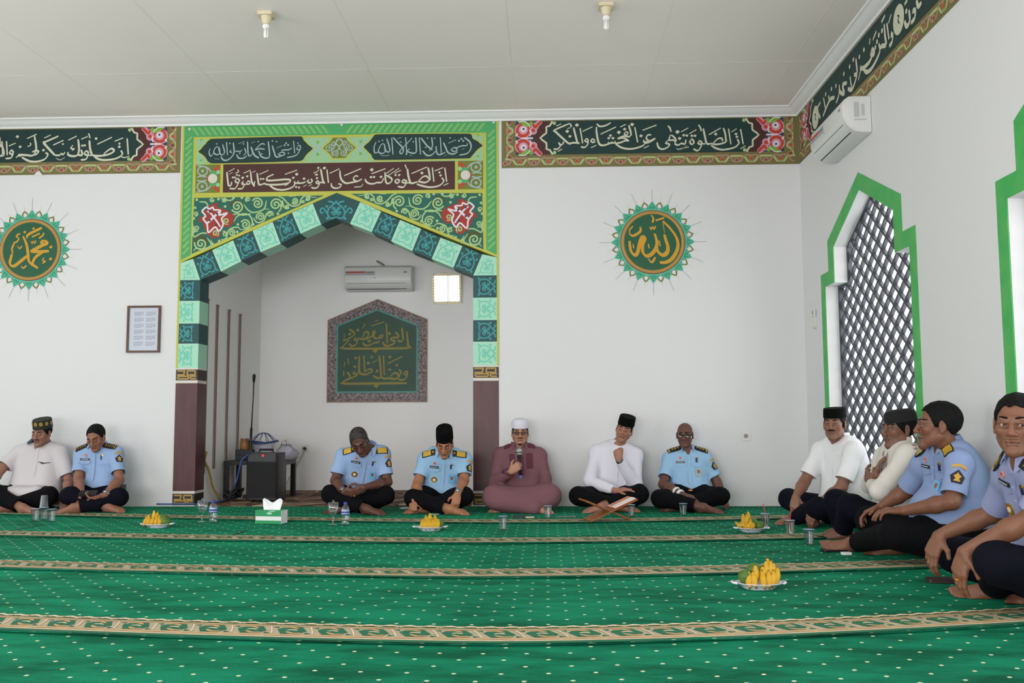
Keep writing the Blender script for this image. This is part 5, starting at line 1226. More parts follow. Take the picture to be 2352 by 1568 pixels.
for r_, z_ in prof_:
    for k in range(seg_):
        a_ = 2*math.pi*k/seg_; rr_ = r_*(1+0.10*math.sin(3*a_+z_*20)+0.13*rs.randn()); vs_.append((xb_+rr_*math.cos(a_), ty+0.05+rr_*math.sin(a_), tz+max(0.001, z_+(0.012*rs.randn() if z_ > 0.01 else 0))))
fs_ = [(i*seg_+k, i*seg_+(k+1) % seg_, (i+1)*seg_+(k+1) % seg_, (i+1)*seg_+k) for i in range(len(prof_)-1) for k in range(seg_)]+[tuple(range(seg_))[::-1]]
mb.add(vs_, fs_); mb.build('bag_body', [mat('bag_milky', (210, 206, 220), 0.3, trans=0.45)], T, smooth=True)
mb = MB(); mb.tube([(xb_-0.03, ty+0.05, tz+0.14), (xb_-0.05, ty+0.04, tz+0.19), (xb_-0.01, ty+0.04, tz+0.215), (xb_+0.02, ty+0.05, tz+0.145)], 0.008, 6); mb.build('bag_handle', [mat('bag_milky', (210, 206, 220), 0.3)], T, smooth=True)
xc_ = onT(590); T = thing('pink_cup', 'small pink cup in front of the food cover on the low table', 'cup', (xc_, ty-0.12, tz))
mb = MB(); mb.lathe([(0, 0.001), (0.026, 0.001), (0.034, 0.075), (0.031, 0.075), (0.024, 0.006), (0, 0.006)], 18, c=(xc_, ty-0.16, tz), cap=False); mb.build('cup_body', [mat('cup_pink', (206, 104, 132), 0.4)], T, smooth=True)
mb = MB(); mb.tube([(xc_+0.032, ty-0.16, tz+0.06), (xc_+0.052, ty-0.16, tz+0.055), (xc_+0.050, ty-0.16, tz+0.03), (xc_+0.029, ty-0.16, tz+0.022)], 0.004, 6); mb.build('cup_handle', [mat('cup_pink', (206, 104, 132), 0.4)], T, smooth=True)
# cables on the niche floor
def cable(name, label, pts, r, m, cat='cable', group=None):
    mb = MB(); L_ = smooth_line(pts, 0.03); mb.tube([tuple(p) for p in L_], r, 8); o = mb.build(name, [m], smooth=True); tag(o, label, cat, group); return o
fl = lambda px, py, z: tuple(flo(px, py, z))+(z,)
cable('blue_cable', 'blue cable running from the loudspeaker across the floor to the arch pillar', [gp(571, 1043, sy-0.02), gp(556, 1055, sy-0.03), gp(549, 1080, 9.19), gp(541, 1112, 9.15), fl(527, 1143, 0.024), fl(508, 1151, 0.024), (-3.33, 9.02, 0.024), (-3.36, 8.86, 0.026), (-3.43, 8.76, 0.034), (-3.62, 8.74, 0.034), (-3.75, 8.75, 0.034)], 0.007, mat('cable_blue', (44, 84, 150), 0.45))
cable('garden_hose', 'olive yellow hose curving down behind the left pillar', [(-3.395, 9.06, 0.52), at_y(470, 1058, 9.10).tolist(), at_y(478, 1076, 9.14).tolist(), at_y(484, 1098, 9.18).tolist(), at_y(489, 1120, 9.22).tolist(), (-3.33, 9.30, 0.03)], 0.012, mat('hose_olive', (138, 118, 52), 0.5), 'hose')
rs = np.random.RandomState(3); pts = []
for k in range(44):
    a_ = k*0.75; rr_ = 0.07+0.06*rs.rand(); pts.append((-3.24+rr_*0.8*math.cos(a_)+0.015*rs.randn(), 9.40+rr_*math.sin(a_), 0.03+0.11*rs.rand()*(1 if k % 3 else 0.6)))
cable('cable_tangle', 'tangled heap of black cables on the niche rug beside the table', pts, 0.009, m_blk)
xk = fl(553, 1112, 0.06); T = thing('power_adapter', 'white power adapter lying among the black cables', 'adapter', (xk[0], 9.56, FZ0))
ax_ = at_y(546, 1112, 9.56)[0]
mb = MB(); mb.rbox((ax_-0.03, 9.54, 0.0125), (ax_+0.05, 9.585, 0.05), 0.008); mb.build('adapter_body', [mat('adapter_white', (214, 216, 220), 0.4)], T)
mb = MB(); mb.tube([(ax_-0.03, 9.56, 0.03), (ax_-0.06, 9.57, 0.02), (ax_-0.10, 9.60, 0.018)], 0.004, 6); mb.build('lead', [m_blk], T)

# ------------------------------------------------------------------ cups, glasses, bottles
ZC = 0.0125       # carpet surface
def zrun(x, y):
    """height of the carpet rows"""
    for i in range(5):
        yb = run_edge(i, x)
        if y >= yb:
            v = y-yb
            base = 0.011 if i == 4 else (0.0205 if v < 0.07 else (0.0172 if v < 0.16 else 0.0132 if v < 0.30 else 0.0112))
            return base+0.0022
    return 0.012
def cup_meshes():
    o = {}
    mb = MB(); mb.lathe([(0, 0.0005), (0.0235, 0.0005), (0.025, 0.003), (0.0345, 0.094), (0.0365, 0.096), (0.0365, 0.0975), (0.0340, 0.0970)], 26, cap=False); o['shell'] = mb
    mb = MB(); mb.lathe([(0, 0.0042), (0.0236, 0.0042), (0.0318, 0.086), (0, 0.086)], 26, cap=False); o['water'] = mb
    mb = MB(); mb.lathe([(0.0366, 0.0975), (0.0368, 0.099), (0, 0.0992)], 26, cap=False); o['film'] = mb
    return o
CUPM = {}
def water_cup(label, px, py, film=True, straw=None, water=True, group='plastic water cups', inverted=None):
    x, y = flo(px, py, ZC); z = zrun(x, y)
    if inverted is not None: x, y, z = inverted
    T = thing('water_cup', label, 'cup', (x, y, z), random.random(), group)
    parts = cup_meshes()
    if not CUPM:
        for k, m in (('shell', m_plas), ('water', m_water), ('film', m_lidb)):
            o = parts[k].build(k, [m], None, auto=40); CUPM[k] = o.data; bpy.data.objects.remove(o)
    for k in ('shell', 'water', 'film'):
        if (k == 'water' and not water) or (k == 'film' and not film): continue
        nm = {'shell': 'cup_wall', 'water': 'water', 'film': 'sealing_film'}[k]
        o = bpy.data.objects.new(nm, CUPM[k]); COL.objects.link(o); o.parent = T
    if inverted is not None:
        T.rotation_euler = (math.pi, 0, 0); T.location.z = z+0.099
    if straw:
        mb = MB(); mb.tube([(0.012, 0.004, 0.02), (0.004, 0.0, 0.10), tuple(straw)], 0.0035, 8); o = mb.build('straw', [m_straw], T, local=False, smooth=True)
    return T
ca, cb, cc = (80, 1196), (100, 1193), (118, 1197)
t1 = water_cup('leftmost of the three sealed water cups standing before the man in embroidered cap', *ca, group='cups before the man in embroidered cap')
t2 = water_cup('middle sealed water cup carrying the upturned empty cup', *cb, group='cups before the man in embroidered cap')
t3 = water_cup('right one of the three sealed water cups before the man reading his phone', *cc, group='cups before the man in embroidered cap')
water_cup('empty clear cup upside down on top of the other cups', 0, 0, film=False, water=False, inverted=(t2.location.x+0.004, t2.location.y-0.01, t2.location.z+0.100), group='cups before the man in embroidered cap')
water_cup('water cup with blue film standing alone in front of the man in maroon robe', 1155, 1216)
water_cup('water cup beside the lowered hand of the man in maroon robe', 1258.5, 1189)
water_cup('water cup behind the right side of the wooden book stand', 1450, 1186)
water_cup('water cup in front of the bald man in glasses', 1569.5, 1183)
water_cup('water cup with red straw right behind a plate of bananas', 1758, 1210, straw=(-0.012, 0.0, 0.17))
water_cup('water cup with red straw between the other two cups near the right wall', 1814.5, 1228, straw=(0.018, 0.0, 0.185))
water_cup('unpierced water cup nearest to the bare foot of the bulky officer', 1859, 1251)
def goblet(label, px, py):
    x, y = flo(px, py, ZC); z = zrun(x, y)
    T = thing('goblet', label, 'glass', (x, y, z), 0, 'stemmed glasses')
    mb = MB(); mb.lathe([(0, 0.0), (0.036, 0.0), (0.037, 0.003), (0.012, 0.008), (0.006, 0.014), (0.0055, 0.06), (0.010, 0.068), (0.030, 0.09), (0.042, 0.125), (0.040, 0.168), (0.0390, 0.1682)], 28, c=(x, y, z), cap=False); mb.build('goblet_bowl', [m_glass], T, smooth=True)
    mb = MB(); mb.lathe([(0, 0.0755), (0.004, 0.0755), (0.0272, 0.094), (0.0375, 0.118), (0, 0.118)], 28, c=(x, y, z), cap=False); mb.build('water', [m_water], T, smooth=True)
    mb = MB(); mb.lathe([(0.0405, 0.1685), (0.041, 0.1715), (0.012, 0.173), (0.006, 0.181), (0.009, 0.188), (0, 0.192)], 24, c=(x, y, z)); mb.build('glass_lid', [m_glass], T, smooth=True)
goblet('covered stemmed glass beside the water bottle in front of the left pillar', 464, 1199)
goblet('covered stemmed glass beside the water bottle in front of the bowing officer', 765, 1205)
def bottle(label, px, py):
    x, y = flo(px, py, ZC); z = zrun(x, y)
    T = thing('water_bottle', label, 'bottle', (x, y, z), 0, 'bottles of water')
    mb = MB(); mb.lathe([(0, 0.0), (0.026, 0.0), (0.031, 0.006), (0.032, 0.03), (0.030, 0.036), (0.032, 0.042), (0.032, 0.085), (0.032, 0.12), (0.028, 0.138), (0.016, 0.152), (0.0125, 0.158), (0.0125, 0.164), (0, 0.164)], 24, c=(x, y, z), cap=False); mb.build('bottle_body', [m_bottle], T, smooth=True)
    mb = MB(); mb.lathe([(0.0325, 0.082), (0.0328, 0.084), (0.0328, 0.118), (0.0325, 0.120)], 24, c=(x, y, z), cap=False); lb = mb.build('paper_label', [mat('bottle_label_blue', (64, 78, 148), 0.4)], T, smooth=True)
    mb = MB()
    for z0_, z1_ in ((0.108, 0.118), (0.088, 0.094)): mb.lathe([(0.0330, z0_), (0.0330, z1_)], 24, c=(x, y, z), cap=False)
    mb.build('label_band', [mat('bottle_label_pale', (176, 190, 222), 0.4)], lb, smooth=True)
    mb = MB(); mb.lathe([(0.0150, 0.158), (0.0152, 0.174), (0.013, 0.177), (0, 0.1775)], 20, c=(x, y, z)); mb.build('screw_cap', [mat('cap_blue', (40, 60, 140), 0.4)], T, auto=40)
bottle('small water bottle with blue label standing left of the tissue box', 489, 1200)
bottle('small water bottle with blue label in front of the bowing officer', 793, 1206)

# ------------------------------------------------------------------ tissue box
x, y = flo(616, 1203, ZC); z = zrun(x, y)
T = thing('tissue_box', 'green and white tissue box with a white tissue pulled out', 'tissue box', (x, y, z), math.radians(-9))
W_, H_, D_ = 0.215, 0.105, 0.115
m_tg = mat('tissue_box_green', (30, 142, 84), 0.45); m_tw = mat('tissue_box_white', (226, 226, 224), 0.45)
def bx(lo, hi, mi, name, ms):
    mb = MB(); mb.box(lo, hi, mi); return mb.build(name, ms, T, local=False)
mb = MB()
for z0_, z1_, mi in ((0, 0.026, 0), (0.026, 0.058, 1), (0.058, H_, 0)): mb.box((-W_/2, 0, z0_), (W_/2, D_, z1_), mi)
mb.build('carton', [m_tg, m_tw], T, local=False)
for sx_ in (-1, 1):
    mb = MB(); mb.box((sx_*W_/2-0.001*(sx_ < 0), 0.0, 0.001), (sx_*W_/2+0.001*(sx_ > 0)+0.0, D_, H_-0.001)); mb.build('end_flap', [m_tw], T, local=False)
mb = MB(); mb.poly([(W_*(0.04+0.11*math.cos(t)), -0.0008, 0.082+0.010*math.sin(t)) for t in np.linspace(0, 2*math.pi, 15)[:-1]]); mb.poly([(W_*(0.14+0.14*math.cos(t)), -0.0008, 0.099+0.004*math.sin(t)) for t in np.linspace(0, 2*math.pi, 15)[:-1]]); mb.build('printed_mark', [mat('tissue_mark', (150, 206, 176), 0.5)], T, local=False)
mb = MB(); nx_, nz_ = 24, 8; vs_ = []
for i in range(nx_+1):
    u = i/nx_
    for j in range(nz_+1):
        v = j/nz_; top = 0.070+0.026*abs(math.cos(math.pi*u*1.0))**1.3-0.012*math.exp(-((u-0.5)/0.12)**2)
        w_ = 0.13+0.05*v
        vs_.append(((u-0.5)*w_*1.05+0.005, 0.055+0.018*math.sin(u*9+v*2)*v+0.012*(v-0.5), H_-0.001+top*v*(1-0.25*(2*u-1)**8)))
fs_ = [(i*(nz_+1)+j, (i+1)*(nz_+1)+j, (i+1)*(nz_+1)+j+1, i*(nz_+1)+j+1) for i in range(nx_) for j in range(nz_)]
mb.add(vs_, fs_); mb.build('tissue', [mat('tissue_paper', (238, 238, 240), 0.8)], T, local=False, smooth=True)

# ------------------------------------------------------------------ plates of bananas
def banana_mesh(L=0.115, r=0.0175, curve=0.9):
    mb = MB(); n = 13; pts = []; rad = []
    R = L/curve
    for k in range(n):
        t = k/(n-1); a_ = (t-0.5)*curve
        pts.append((R*math.sin(a_), 0, R*(1-math.cos(a_))))
        rr_ = r*min(1, 0.30+1.9*t, 0.34+1.9*(1-t)) if 0.04 < t < 0.96 else r*0.26
        rad.append(rr_)
    mb.tube(pts, rad, 6, 0)
    # dark blossom end and stalk
    mb.tube([pts[0], tuple(np.array(pts[0])-(np.array(pts[1])-np.array(pts[0]))*1.3)], [r*0.26, r*0.24], 6, 1)
    mb.tube([pts[-1], tuple(np.array(pts[-1])+(np.array(pts[-1])-np.array(pts[-2]))*0.7)], [r*0.25, r*0.18], 6, 1)
    return mb
BANM = []
for L_, r_ in ((0.088, 0.0175), (0.082, 0.0190), (0.094, 0.0170)):
    o = banana_mesh(L_, r_).build('banana', [m_ban, m_bant], None, smooth=True); BANM.append(o.data); bpy.data.objects.remove(o)
o = MB(); o.sphere((0, 0, 0), 0.036, 18, 12, 0, (1, 1, 0.92)); o.lathe([(0.005, 0.0325), (0.003, 0.035), (0, 0.036)], 8, 1); oo = o.build('x', [m_orange, m_bant], None, smooth=True); ORM = oo.data; bpy.data.objects.remove(oo)
def oval_plate(T, x, y, z, a, b, h=0.028):
    mb = MB(); mb.lathe([(0, 0.0), (0.62, 0.0), (0.66, 0.004), (0.86, h*0.8), (1.0, h), (1.0, h+0.003), (0.85, h*0.8+0.005), (0.62, 0.008), (0, 0.008)], 40, c=(0, 0, 0), cap=False)
    mb.v = [(px*a, py*b, pz) for px, py, pz in mb.v]; mb.build('dish', [m_plate], T, local=False, auto=45)
    for s_ in (-1, 1):
        mb = MB(); mb.tube([(s_*a*0.96, -b*0.42, h+0.0005), (s_*(a+0.012), -b*0.2, h+0.002), (s_*(a+0.014), b*0.2, h+0.002), (s_*a*0.96, b*0.42, h+0.0005)], 0.005, 8); mb.build('grip', [m_plate], T, local=False, smooth=True)
def fruit_plate(px, py, label, fruits, greens, where, seed, sc_=1.0):
    x, y = flo(px, py, ZC); a, b = 0.112*sc_, 0.082*sc_; y += b*0.62
    z = zrun(x, y)
    T = thing('fruit_plate', label, 'plate', (x, y, z), 0, 'plates of fruit'); oval_plate(T, x, y, z, a, b)
    R_ = random.Random(seed)
    for k, (fx, fy, fz, ang, tl, rl) in enumerate(fruits):
        o = bpy.data.objects.new('banana', BANM[k % 3]); COL.objects.link(o)
        o.location = (x+fx*sc_*0.92, y+fy*sc_*0.78, z+max(fz, 0.046)*sc_*0.95); o.rotation_mode = 'XYZ'
        o.rotation_euler = (math.radians(rl), math.radians(tl), math.radians(ang)); o.scale = (sc_,)*3
        tag(o, 'small yellow banana heaped on the plate '+where, 'banana', 'bananas on the plate '+where)
    for k, (fx, fy, fz) in enumerate(greens):
        o = bpy.data.objects.new('green_orange', ORM); COL.objects.link(o); o.location = (x+fx*sc_, y+fy*sc_, z+fz*sc_); o.rotation_euler = (R_.uniform(-.6, .6), R_.uniform(-.6, .6), R_.uniform(0, 6)); o.scale = (sc_*(1.0-0.06*k),)*3
        tag(o, 'green orange '+('at the rear of' if k == 0 else 'at the edge of' if k == 1 else 'half hidden on')+' the plate '+where, 'orange', 'green oranges on the plate '+where)
def heap(front, mid, tops, cx=0.0):
    F = []
    for i in range(front): F.append((cx-0.062+0.124*i/(front-1), -0.030+0.012*abs(2*i/(front-1)-1), 0.044, 84+12*(i % 2), -52, 0))
    for i in range(mid): F.append((cx-0.045+0.09*i/max(1, mid-1), 0.002, 0.055, 88+(i-mid/2)*8, -66, 10*(i-mid/2)))
    F += tops
    return F
fruit_plate(355, 1213, 'white oval plate of bananas and green oranges in front of the officer with the phone', [(f[0]-0.035, f[1], f[2], f[3], f[4], f[5]) for f in heap(5, 3, [(-0.002, 0.01, 0.085, 84, -78, 0), (0.012, 0.02, 0.075, 60, -60, 0)], 0.0)], [(0.045, 0.012, 0.064), (0.07, -0.012, 0.045), (0.028, 0.045, 0.05)], 'in front of the officer with the phone', 2)
fruit_plate(986, 1220, 'white oval plate heaped with bananas only, before the officer in black cap', heap(7, 5, [(-0.005, 0.012, 0.085, 86, -72, 0), (-0.035, 0.014, 0.072, 100, -60, 0), (0.03, 0.016, 0.072, 70, -56, 0)]), [(0.062, 0.03, 0.045)], 'before the officer in black cap', 5)
fruit_plate(1730, 1223, 'white oval plate of bananas and green oranges beside the straw cup', [(-0.085, -0.005, 0.04, 160, -20, 0), (-0.06, -0.02, 0.045, 130, -30, 0), (-0.06, 0.0, 0.085, 96, -66, 0), (-0.035, 0.0, 0.088, 70, -62, 0), (-0.045, 0.012, 0.078, 110, -70, 0), (-0.018, -0.034, 0.052, 60, -48, 0), (-0.03, -0.04, 0.036, 20, -18, 0), (0.0, -0.045, 0.034, 75, -30, 0), (-0.02, 0.02, 0.10, 60, -74, 0)], [(0.018, 0.006, 0.060), (0.055, -0.010, 0.045), (0.03, 0.04, 0.05)], 'beside the straw cup', 7)
fruit_plate(1749, 1356, 'nearest white oval plate of bananas and green oranges on the open carpet', [(-0.058, -0.046, 0.040, 82, -52, 0), (-0.034, -0.052, 0.040, 92, -52, 0), (0.012, -0.054, 0.038, 86, -48, 0), (0.042, -0.048, 0.042, 80, -52, 0), (0.066, -0.036, 0.050, 70, -52, 0), (0.088, -0.020, 0.058, 62, -50, 0), (-0.018, -0.018, 0.070, 92, -76, 0), (0.018, -0.014, 0.066, 78, -66, 0), (0.040, 0.004, 0.084, 74, -72, 0), (0.062, 0.010, 0.088, 66, -66, 0), (0.074, 0.018, 0.082, 58, -60, 0), (0.052, 0.028, 0.095, 70, -74, 0)], [(-0.012, 0.030, 0.082), (-0.066, -0.008, 0.056), (-0.045, 0.04, 0.05)], 'on the open carpet', 9, 1.0)

# ------------------------------------------------------------------ folding book stand with an open book
x, y = flo(1398, 1199, ZC); y += 0.05; z = zrun(x, y)+0.004
T = thing('book_stand', 'crossed wooden folding book stand on the carpet before the man resting his chin', 'book stand', (x, y, z), math.radians(14))
hs = 0.215; hb, ht, cr = 0.004, 0.166, 0.082
def board(sgn, mat_, nm):
    # slanted board from the foot on one side to the top on the other; two prongs below the crossing
    mb = MB(); foot = Vector((-sgn*hs*0.82, 0, hb)); top = Vector((sgn*hs, 0, ht)); d = top-foot; nn = Vector((-d.z, 0, d.x)).normalized()*0.006
    crs = foot+d*0.49
    def slab(p, q, y0, y1):
        mb.add([tuple(p+Vector((0, y0, 0))-nn), tuple(q+Vector((0, y0, 0))-nn), tuple(q+Vector((0, y1, 0))-nn), tuple(p+Vector((0, y1, 0))-nn), tuple(p+Vector((0, y0, 0))+nn), tuple(q+Vector((0, y0, 0))+nn), tuple(q+Vector((0, y1, 0))+nn), tuple(p+Vector((0, y1, 0))+nn)],
               [(0, 3, 2, 1), (4, 5, 6, 7), (0, 1, 5, 4), (1, 2, 6, 5), (2, 3, 7, 6), (3, 0, 4, 7)])
    slab(crs, top, -0.10, 0.10)
    sp = [(-0.10, -0.06), (-0.02, 0.02), (0.06, 0.10)] if sgn > 0 else [(-0.06, -0.02), (0.02, 0.06)]
    for y0, y1 in sp: slab(foot, crs, y0, y1)
    return mb.build(nm, [m_wood], T, local=False)
board(1, m_wood, 'stand_board'); board(-1, m_wood, 'stand_board')
# book lying on the right-hand board
B = thing('open_book', 'open book with red cover and white pages lying on the wooden stand', 'book', (x, y, z), math.radians(14))
foot = Vector((-hs*0.82, 0, hb)); top = Vector((hs, 0, ht)); d = (top-foot).normalized(); nn = Vector((-d.z, 0, d.x))
def bk(s_, yy, h): q = foot+d*s_+nn*h; return (q.x, yy, q.z)
def bslab(s0_, s1_, y0, y1, h0, h1, nm, m_):
    mb = MB(); mb.add([bk(s0_, y0, h0), bk(s1_, y0, h0), bk(s1_, y1, h0), bk(s0_, y1, h0), bk(s0_, y0, h1), bk(s1_, y0, h1), bk(s1_, y1, h1), bk(s0_, y1, h1)], [(0, 3, 2, 1), (4, 5, 6, 7), (0, 1, 5, 4), (1, 2, 6, 5), (2, 3, 7, 6), (3, 0, 4, 7)]); return mb.build(nm, [m_], B, local=False)
LB_ = d.length*0+math.hypot(hs*1.82, ht-hb)
bslab(LB_*0.52, LB_*0.99, -0.095, 0.11, 0.0068, 0.010, 'cover', mat('book_red', (186, 64, 46), 0.45))
bslab(LB_*0.535, LB_*0.975, -0.088, 0.00, 0.0105, 0.019, 'page_block', mat('book_pages', (230, 226, 220), 0.7))
bslab(LB_*0.535, LB_*0.975, 0.004, 0.104, 0.0105, 0.016, 'page_block', mat('book_pages', (230, 226, 220), 0.7))
bslab(LB_*0.55, LB_*0.96, 0.02, 0.095, 0.0161, 0.0165, 'illustrated_page', mat('book_page_orange', (214, 120, 78), 0.6))

# ------------------------------------------------------------------ phones and small things on the carpet
def slab_thing(name, label, cat, px, py, L_, W_, H_, rz, m, group=None, screen=True):
    x, y = flo(px, py, ZC); z = zrun(x, y)
    T = thing(name, label, cat, (x, y, z+0.0012), math.radians(rz), group)
    mb = MB(); mb.rbox((-L_/2, -W_/2, 0), (L_/2, W_/2, H_), min(L_, W_)*0.12); mb.build('case', [m], T, local=False)
    if screen:
        mb = MB(); mb.rbox((-L_/2+0.005, -W_/2+0.004, H_+0.0002), (L_/2-0.005, W_/2-0.004, H_+0.0012), min(L_, W_)*0.08); mb.build('screen', [m_skinphone], T, local=False)
    return T
slab_thing('wallet', 'dark brown leather wallet on the carpet by the ringed hand', 'wallet', 2170, 1337, 0.165, 0.085, 0.018, -8, mat('leather_brown', (58, 40, 38), 0.45), screen=False)
slab_thing('tissue_packet', 'small white packet on the carpet below the bare foot of the bulky officer', 'packet', 1944, 1274, 0.055, 0.04, 0.014, 5, mat('packet_white', (232, 232, 234), 0.5), screen=False)
slab_thing('mobile_phone', 'black phone on the carpet just behind the small white packet', 'phone', 1915, 1266, 0.15, 0.075, 0.009, 8, m_blk, 'phones on the carpet')
slab_thing('mobile_phone', 'dark phone on the carpet in front of the maroon robe', 'phone', 1194, 1188, 0.12, 0.06, 0.009, 4, mat('phone_slate', (60, 62, 76), 0.35), 'phones on the carpet')
slab_thing('cream_packet', 'small cream packet on the carpet between the robed man and his water cup', 'packet', 1217, 1189.5, 0.07, 0.045, 0.010, 8, mat('packet_cream', (206, 186, 150), 0.6), screen=False)
slab_thing('mobile_phone', 'white phone on the rug edge at the fist of the officer in black cap', 'phone', 930, 1168, 0.09, 0.06, 0.009, 30, mat('phone_white', (216, 218, 222), 0.35), 'phones on the carpet')
slab_thing('folded_paper', 'folded white slip of paper in front of the officer in black cap', 'paper', 999, 1181, 0.08, 0.05, 0.004, 3, mat('paper_white', (214, 218, 222), 0.6), screen=False)
slab_thing('grey_notebook', 'thin grey notebook on the carpet between robed man and book stand', 'notebook', 1301, 1187, 0.16, 0.07, 0.005, 5, mat('notebook_grey', (104, 122, 116), 0.6), screen=False)
# ================================================================== people: one smooth body each, clothes grown from the same skeleton
f32 = np.float32
def V3(p): return np.array(p, dtype=np.float64)
def unit(v): v = V3(v); return v/max(1e-9, np.linalg.norm(v))
def smin(a, b, k):
    if k <= 0: return np.minimum(a, b)
    h = np.maximum(k-np.abs(a-b), 0)/k
    return np.minimum(a, b)-h*h*k*0.25
class Field:
    def __init__(s): s.pr = []; s.cuts = []
    def _add(s, fn, lo, hi, k, op='u'): s.pr.append((fn, np.array(lo), np.array(hi), k, op))
    def cone(s, a, b, ra, rb, k=0.02, op='u', cutb=None, cuta=None):
        a = V3(a); b = V3(b); d = b-a; L2 = float(d@d)+1e-12; L = math.sqrt(L2)
        def fn(X, Y, Z):
            px, py, pz = X-a[0], Y-a[1], Z-a[2]
            tt = (px*d[0]+py*d[1]+pz*d[2])/L2; t = np.clip(tt, 0, 1)
            r = np.sqrt((px-t*d[0])**2+(py-t*d[1])**2+(pz-t*d[2])**2)-(ra+t*(rb-ra))
            if cutb is not None: r = np.maximum(r, (tt-cutb)*L)
            if cuta is not None: r = np.maximum(r, (cuta-tt)*L)
            return r
        m = max(ra, rb); s._add(fn, np.minimum(a, b)-m, np.maximum(a, b)+m, k, op)
    def ball(s, c, r, k=0.02, op='u'): s.cone(c, V3(c)+V3((0, 0, 1e-4)), r, r, k, op)
    def ell(s, c, ax, rad, k=0.02, op='u'):
        c = V3(c); A = [unit(v) for v in ax]; R = rad
        def fn(X, Y, Z):
            px, py, pz = X-c[0], Y-c[1], Z-c[2]
            q = [(px*A[i][0]+py*A[i][1]+pz*A[i][2])/R[i] for i in range(3)]
            k0 = np.sqrt(q[0]**2+q[1]**2+q[2]**2)
            k1 = np.sqrt((q[0]/R[0])**2+(q[1]/R[1])**2+(q[2]/R[2])**2)+1e-6
            return k0*(k0-1)/k1
        m = max(R); s._add(fn, c-m, c+m, k, op)
    def cut(s, fn): s.cuts.append(fn)                # keep where fn <= 0
    def box(s):
        lo = np.min([p[1] for p in s.pr if p[4] == 'u'], 0); hi = np.max([p[2] for p in s.pr if p[4] == 'u'], 0); return lo, hi
    def at(s, P):
        P = np.atleast_2d(P); X, Y, Z = P[:, 0], P[:, 1], P[:, 2]; F = np.full(len(P), 0.3)
        for fn, lo, hi, k, op in s.pr:
            d = fn(X, Y, Z)
            F = smin(F, d, k) if op == 'u' else -smin(-F, d, k)
        for c in s.cuts: F = np.maximum(F, c(X, Y, Z))
        return F
    def grad(s, P, e=0.002):
        P = np.atleast_2d(P); g = np.stack([s.at(P+np.eye(3)[i]*e)-s.at(P-np.eye(3)[i]*e) for i in range(3)], 1)
        return g/(np.linalg.norm(g, axis=1, keepdims=True)+1e-9)
    def hit(s, o, d, far=0.5):
        """march from o along d to the surface"""
        o = V3(o); d = unit(d); t = 0.0
        for _ in range(60):
            q = float(s.at(o+d*t)[0]); t += max(q*0.8, 0.0006)
            if q < 0.0008 or t > far: break
        return o+d*t
    def mesh(s, h):
        lo, hi = s.box(); lo = lo-3*h; hi = hi+3*h
        n = np.ceil((hi-lo)/h).astype(int)+1
        F = np.full(n, 0.3, f32)
        ax = [(lo[i]+h*np.arange(n[i])).astype(f32) for i in range(3)]
        for fn, l, u, k, op in s.pr:
            m = k+3*h
            a = np.clip(np.floor((l-m-lo)/h).astype(int), 0, n); b = np.clip(np.ceil((u+m-lo)/h).astype(int)+1, 0, n)
            if np.any(b <= a): continue
            sl = tuple(slice(a[i], b[i]) for i in range(3))
            X = ax[0][sl[0]][:, None, None]; Y = ax[1][sl[1]][None, :, None]; Z = ax[2][sl[2]][None, None, :]
            d = fn(X, Y, Z).astype(f32)
            F[sl] = smin(F[sl], d, f32(k)) if op == 'u' else -smin(-F[sl], d, f32(k))
        if s.cuts:
            X = ax[0][:, None, None]; Y = ax[1][None, :, None]; Z = ax[2][None, None, :]
            for c in s.cuts: F = np.maximum(F, c(X, Y, Z).astype(f32))
        return surface_nets(F, lo, h)
def surface_nets(F, lo, h):
    S = F < 0
    cnt = np.zeros(tuple(np.array(S.shape)-1), np.uint8)
    for dx in (0, 1):
        for dy in (0, 1):
            for dz in (0, 1):
                cnt += S[dx:S.shape[0]-1+dx, dy:S.shape[1]-1+dy, dz:S.shape[2]-1+dz]
    act = (cnt > 0) & (cnt < 8)
    I = np.argwhere(act); N = len(I)
    idx = np.full(cnt.shape, -1, np.int32); idx[act] = np.arange(N)
    corner = [(dx, dy, dz) for dx in (0, 1) for dy in (0, 1) for dz in (0, 1)]
    val = [F[I[:, 0]+c[0], I[:, 1]+c[1], I[:, 2]+c[2]] for c in corner]
    acc = np.zeros((N, 3)); num = np.zeros(N)
    for i in range(8):
        for j in range(i+1, 8):
            a, b = np.array(corner[i]), np.array(corner[j])
            if np.abs(a-b).sum() != 1: continue
            x = (val[i] < 0) != (val[j] < 0)
            den = val[i]-val[j]; t = np.where(x, val[i]/np.where(np.abs(den) < 1e-9, 1, den), 0)
            acc += np.where(x[:, None], a+(b-a)*t[:, None], 0); num += x
    Vv = (I+acc/num[:, None])*h+lo
    Q = []
    for axis in range(3):
        s0 = [slice(None)]*3; s1 = [slice(None)]*3; s0[axis] = slice(0, -1); s1[axis] = slice(1, None)
        A = S[tuple(s0)]; B = S[tuple(s1)]; E = np.argwhere(A != B)
        o1, o2 = [(1, 2), (2, 0), (0, 1)][axis]
        E = E[(E[:, o1] > 0) & (E[:, o2] > 0) & (E[:, o1] < S.shape[o1]-1) & (E[:, o2] < S.shape[o2]-1)]
        ins = S[E[:, 0], E[:, 1], E[:, 2]]
        def g(a, b):
            q = E.copy(); q[:, o1] -= a; q[:, o2] -= b; return idx[q[:, 0], q[:, 1], q[:, 2]]
        q = np.stack([g(1, 1), g(0, 1), g(0, 0), g(1, 0)], 1)
        q[~ins] = q[~ins][:, ::-1]; Q.append(q)
    return Vv, np.concatenate(Q)
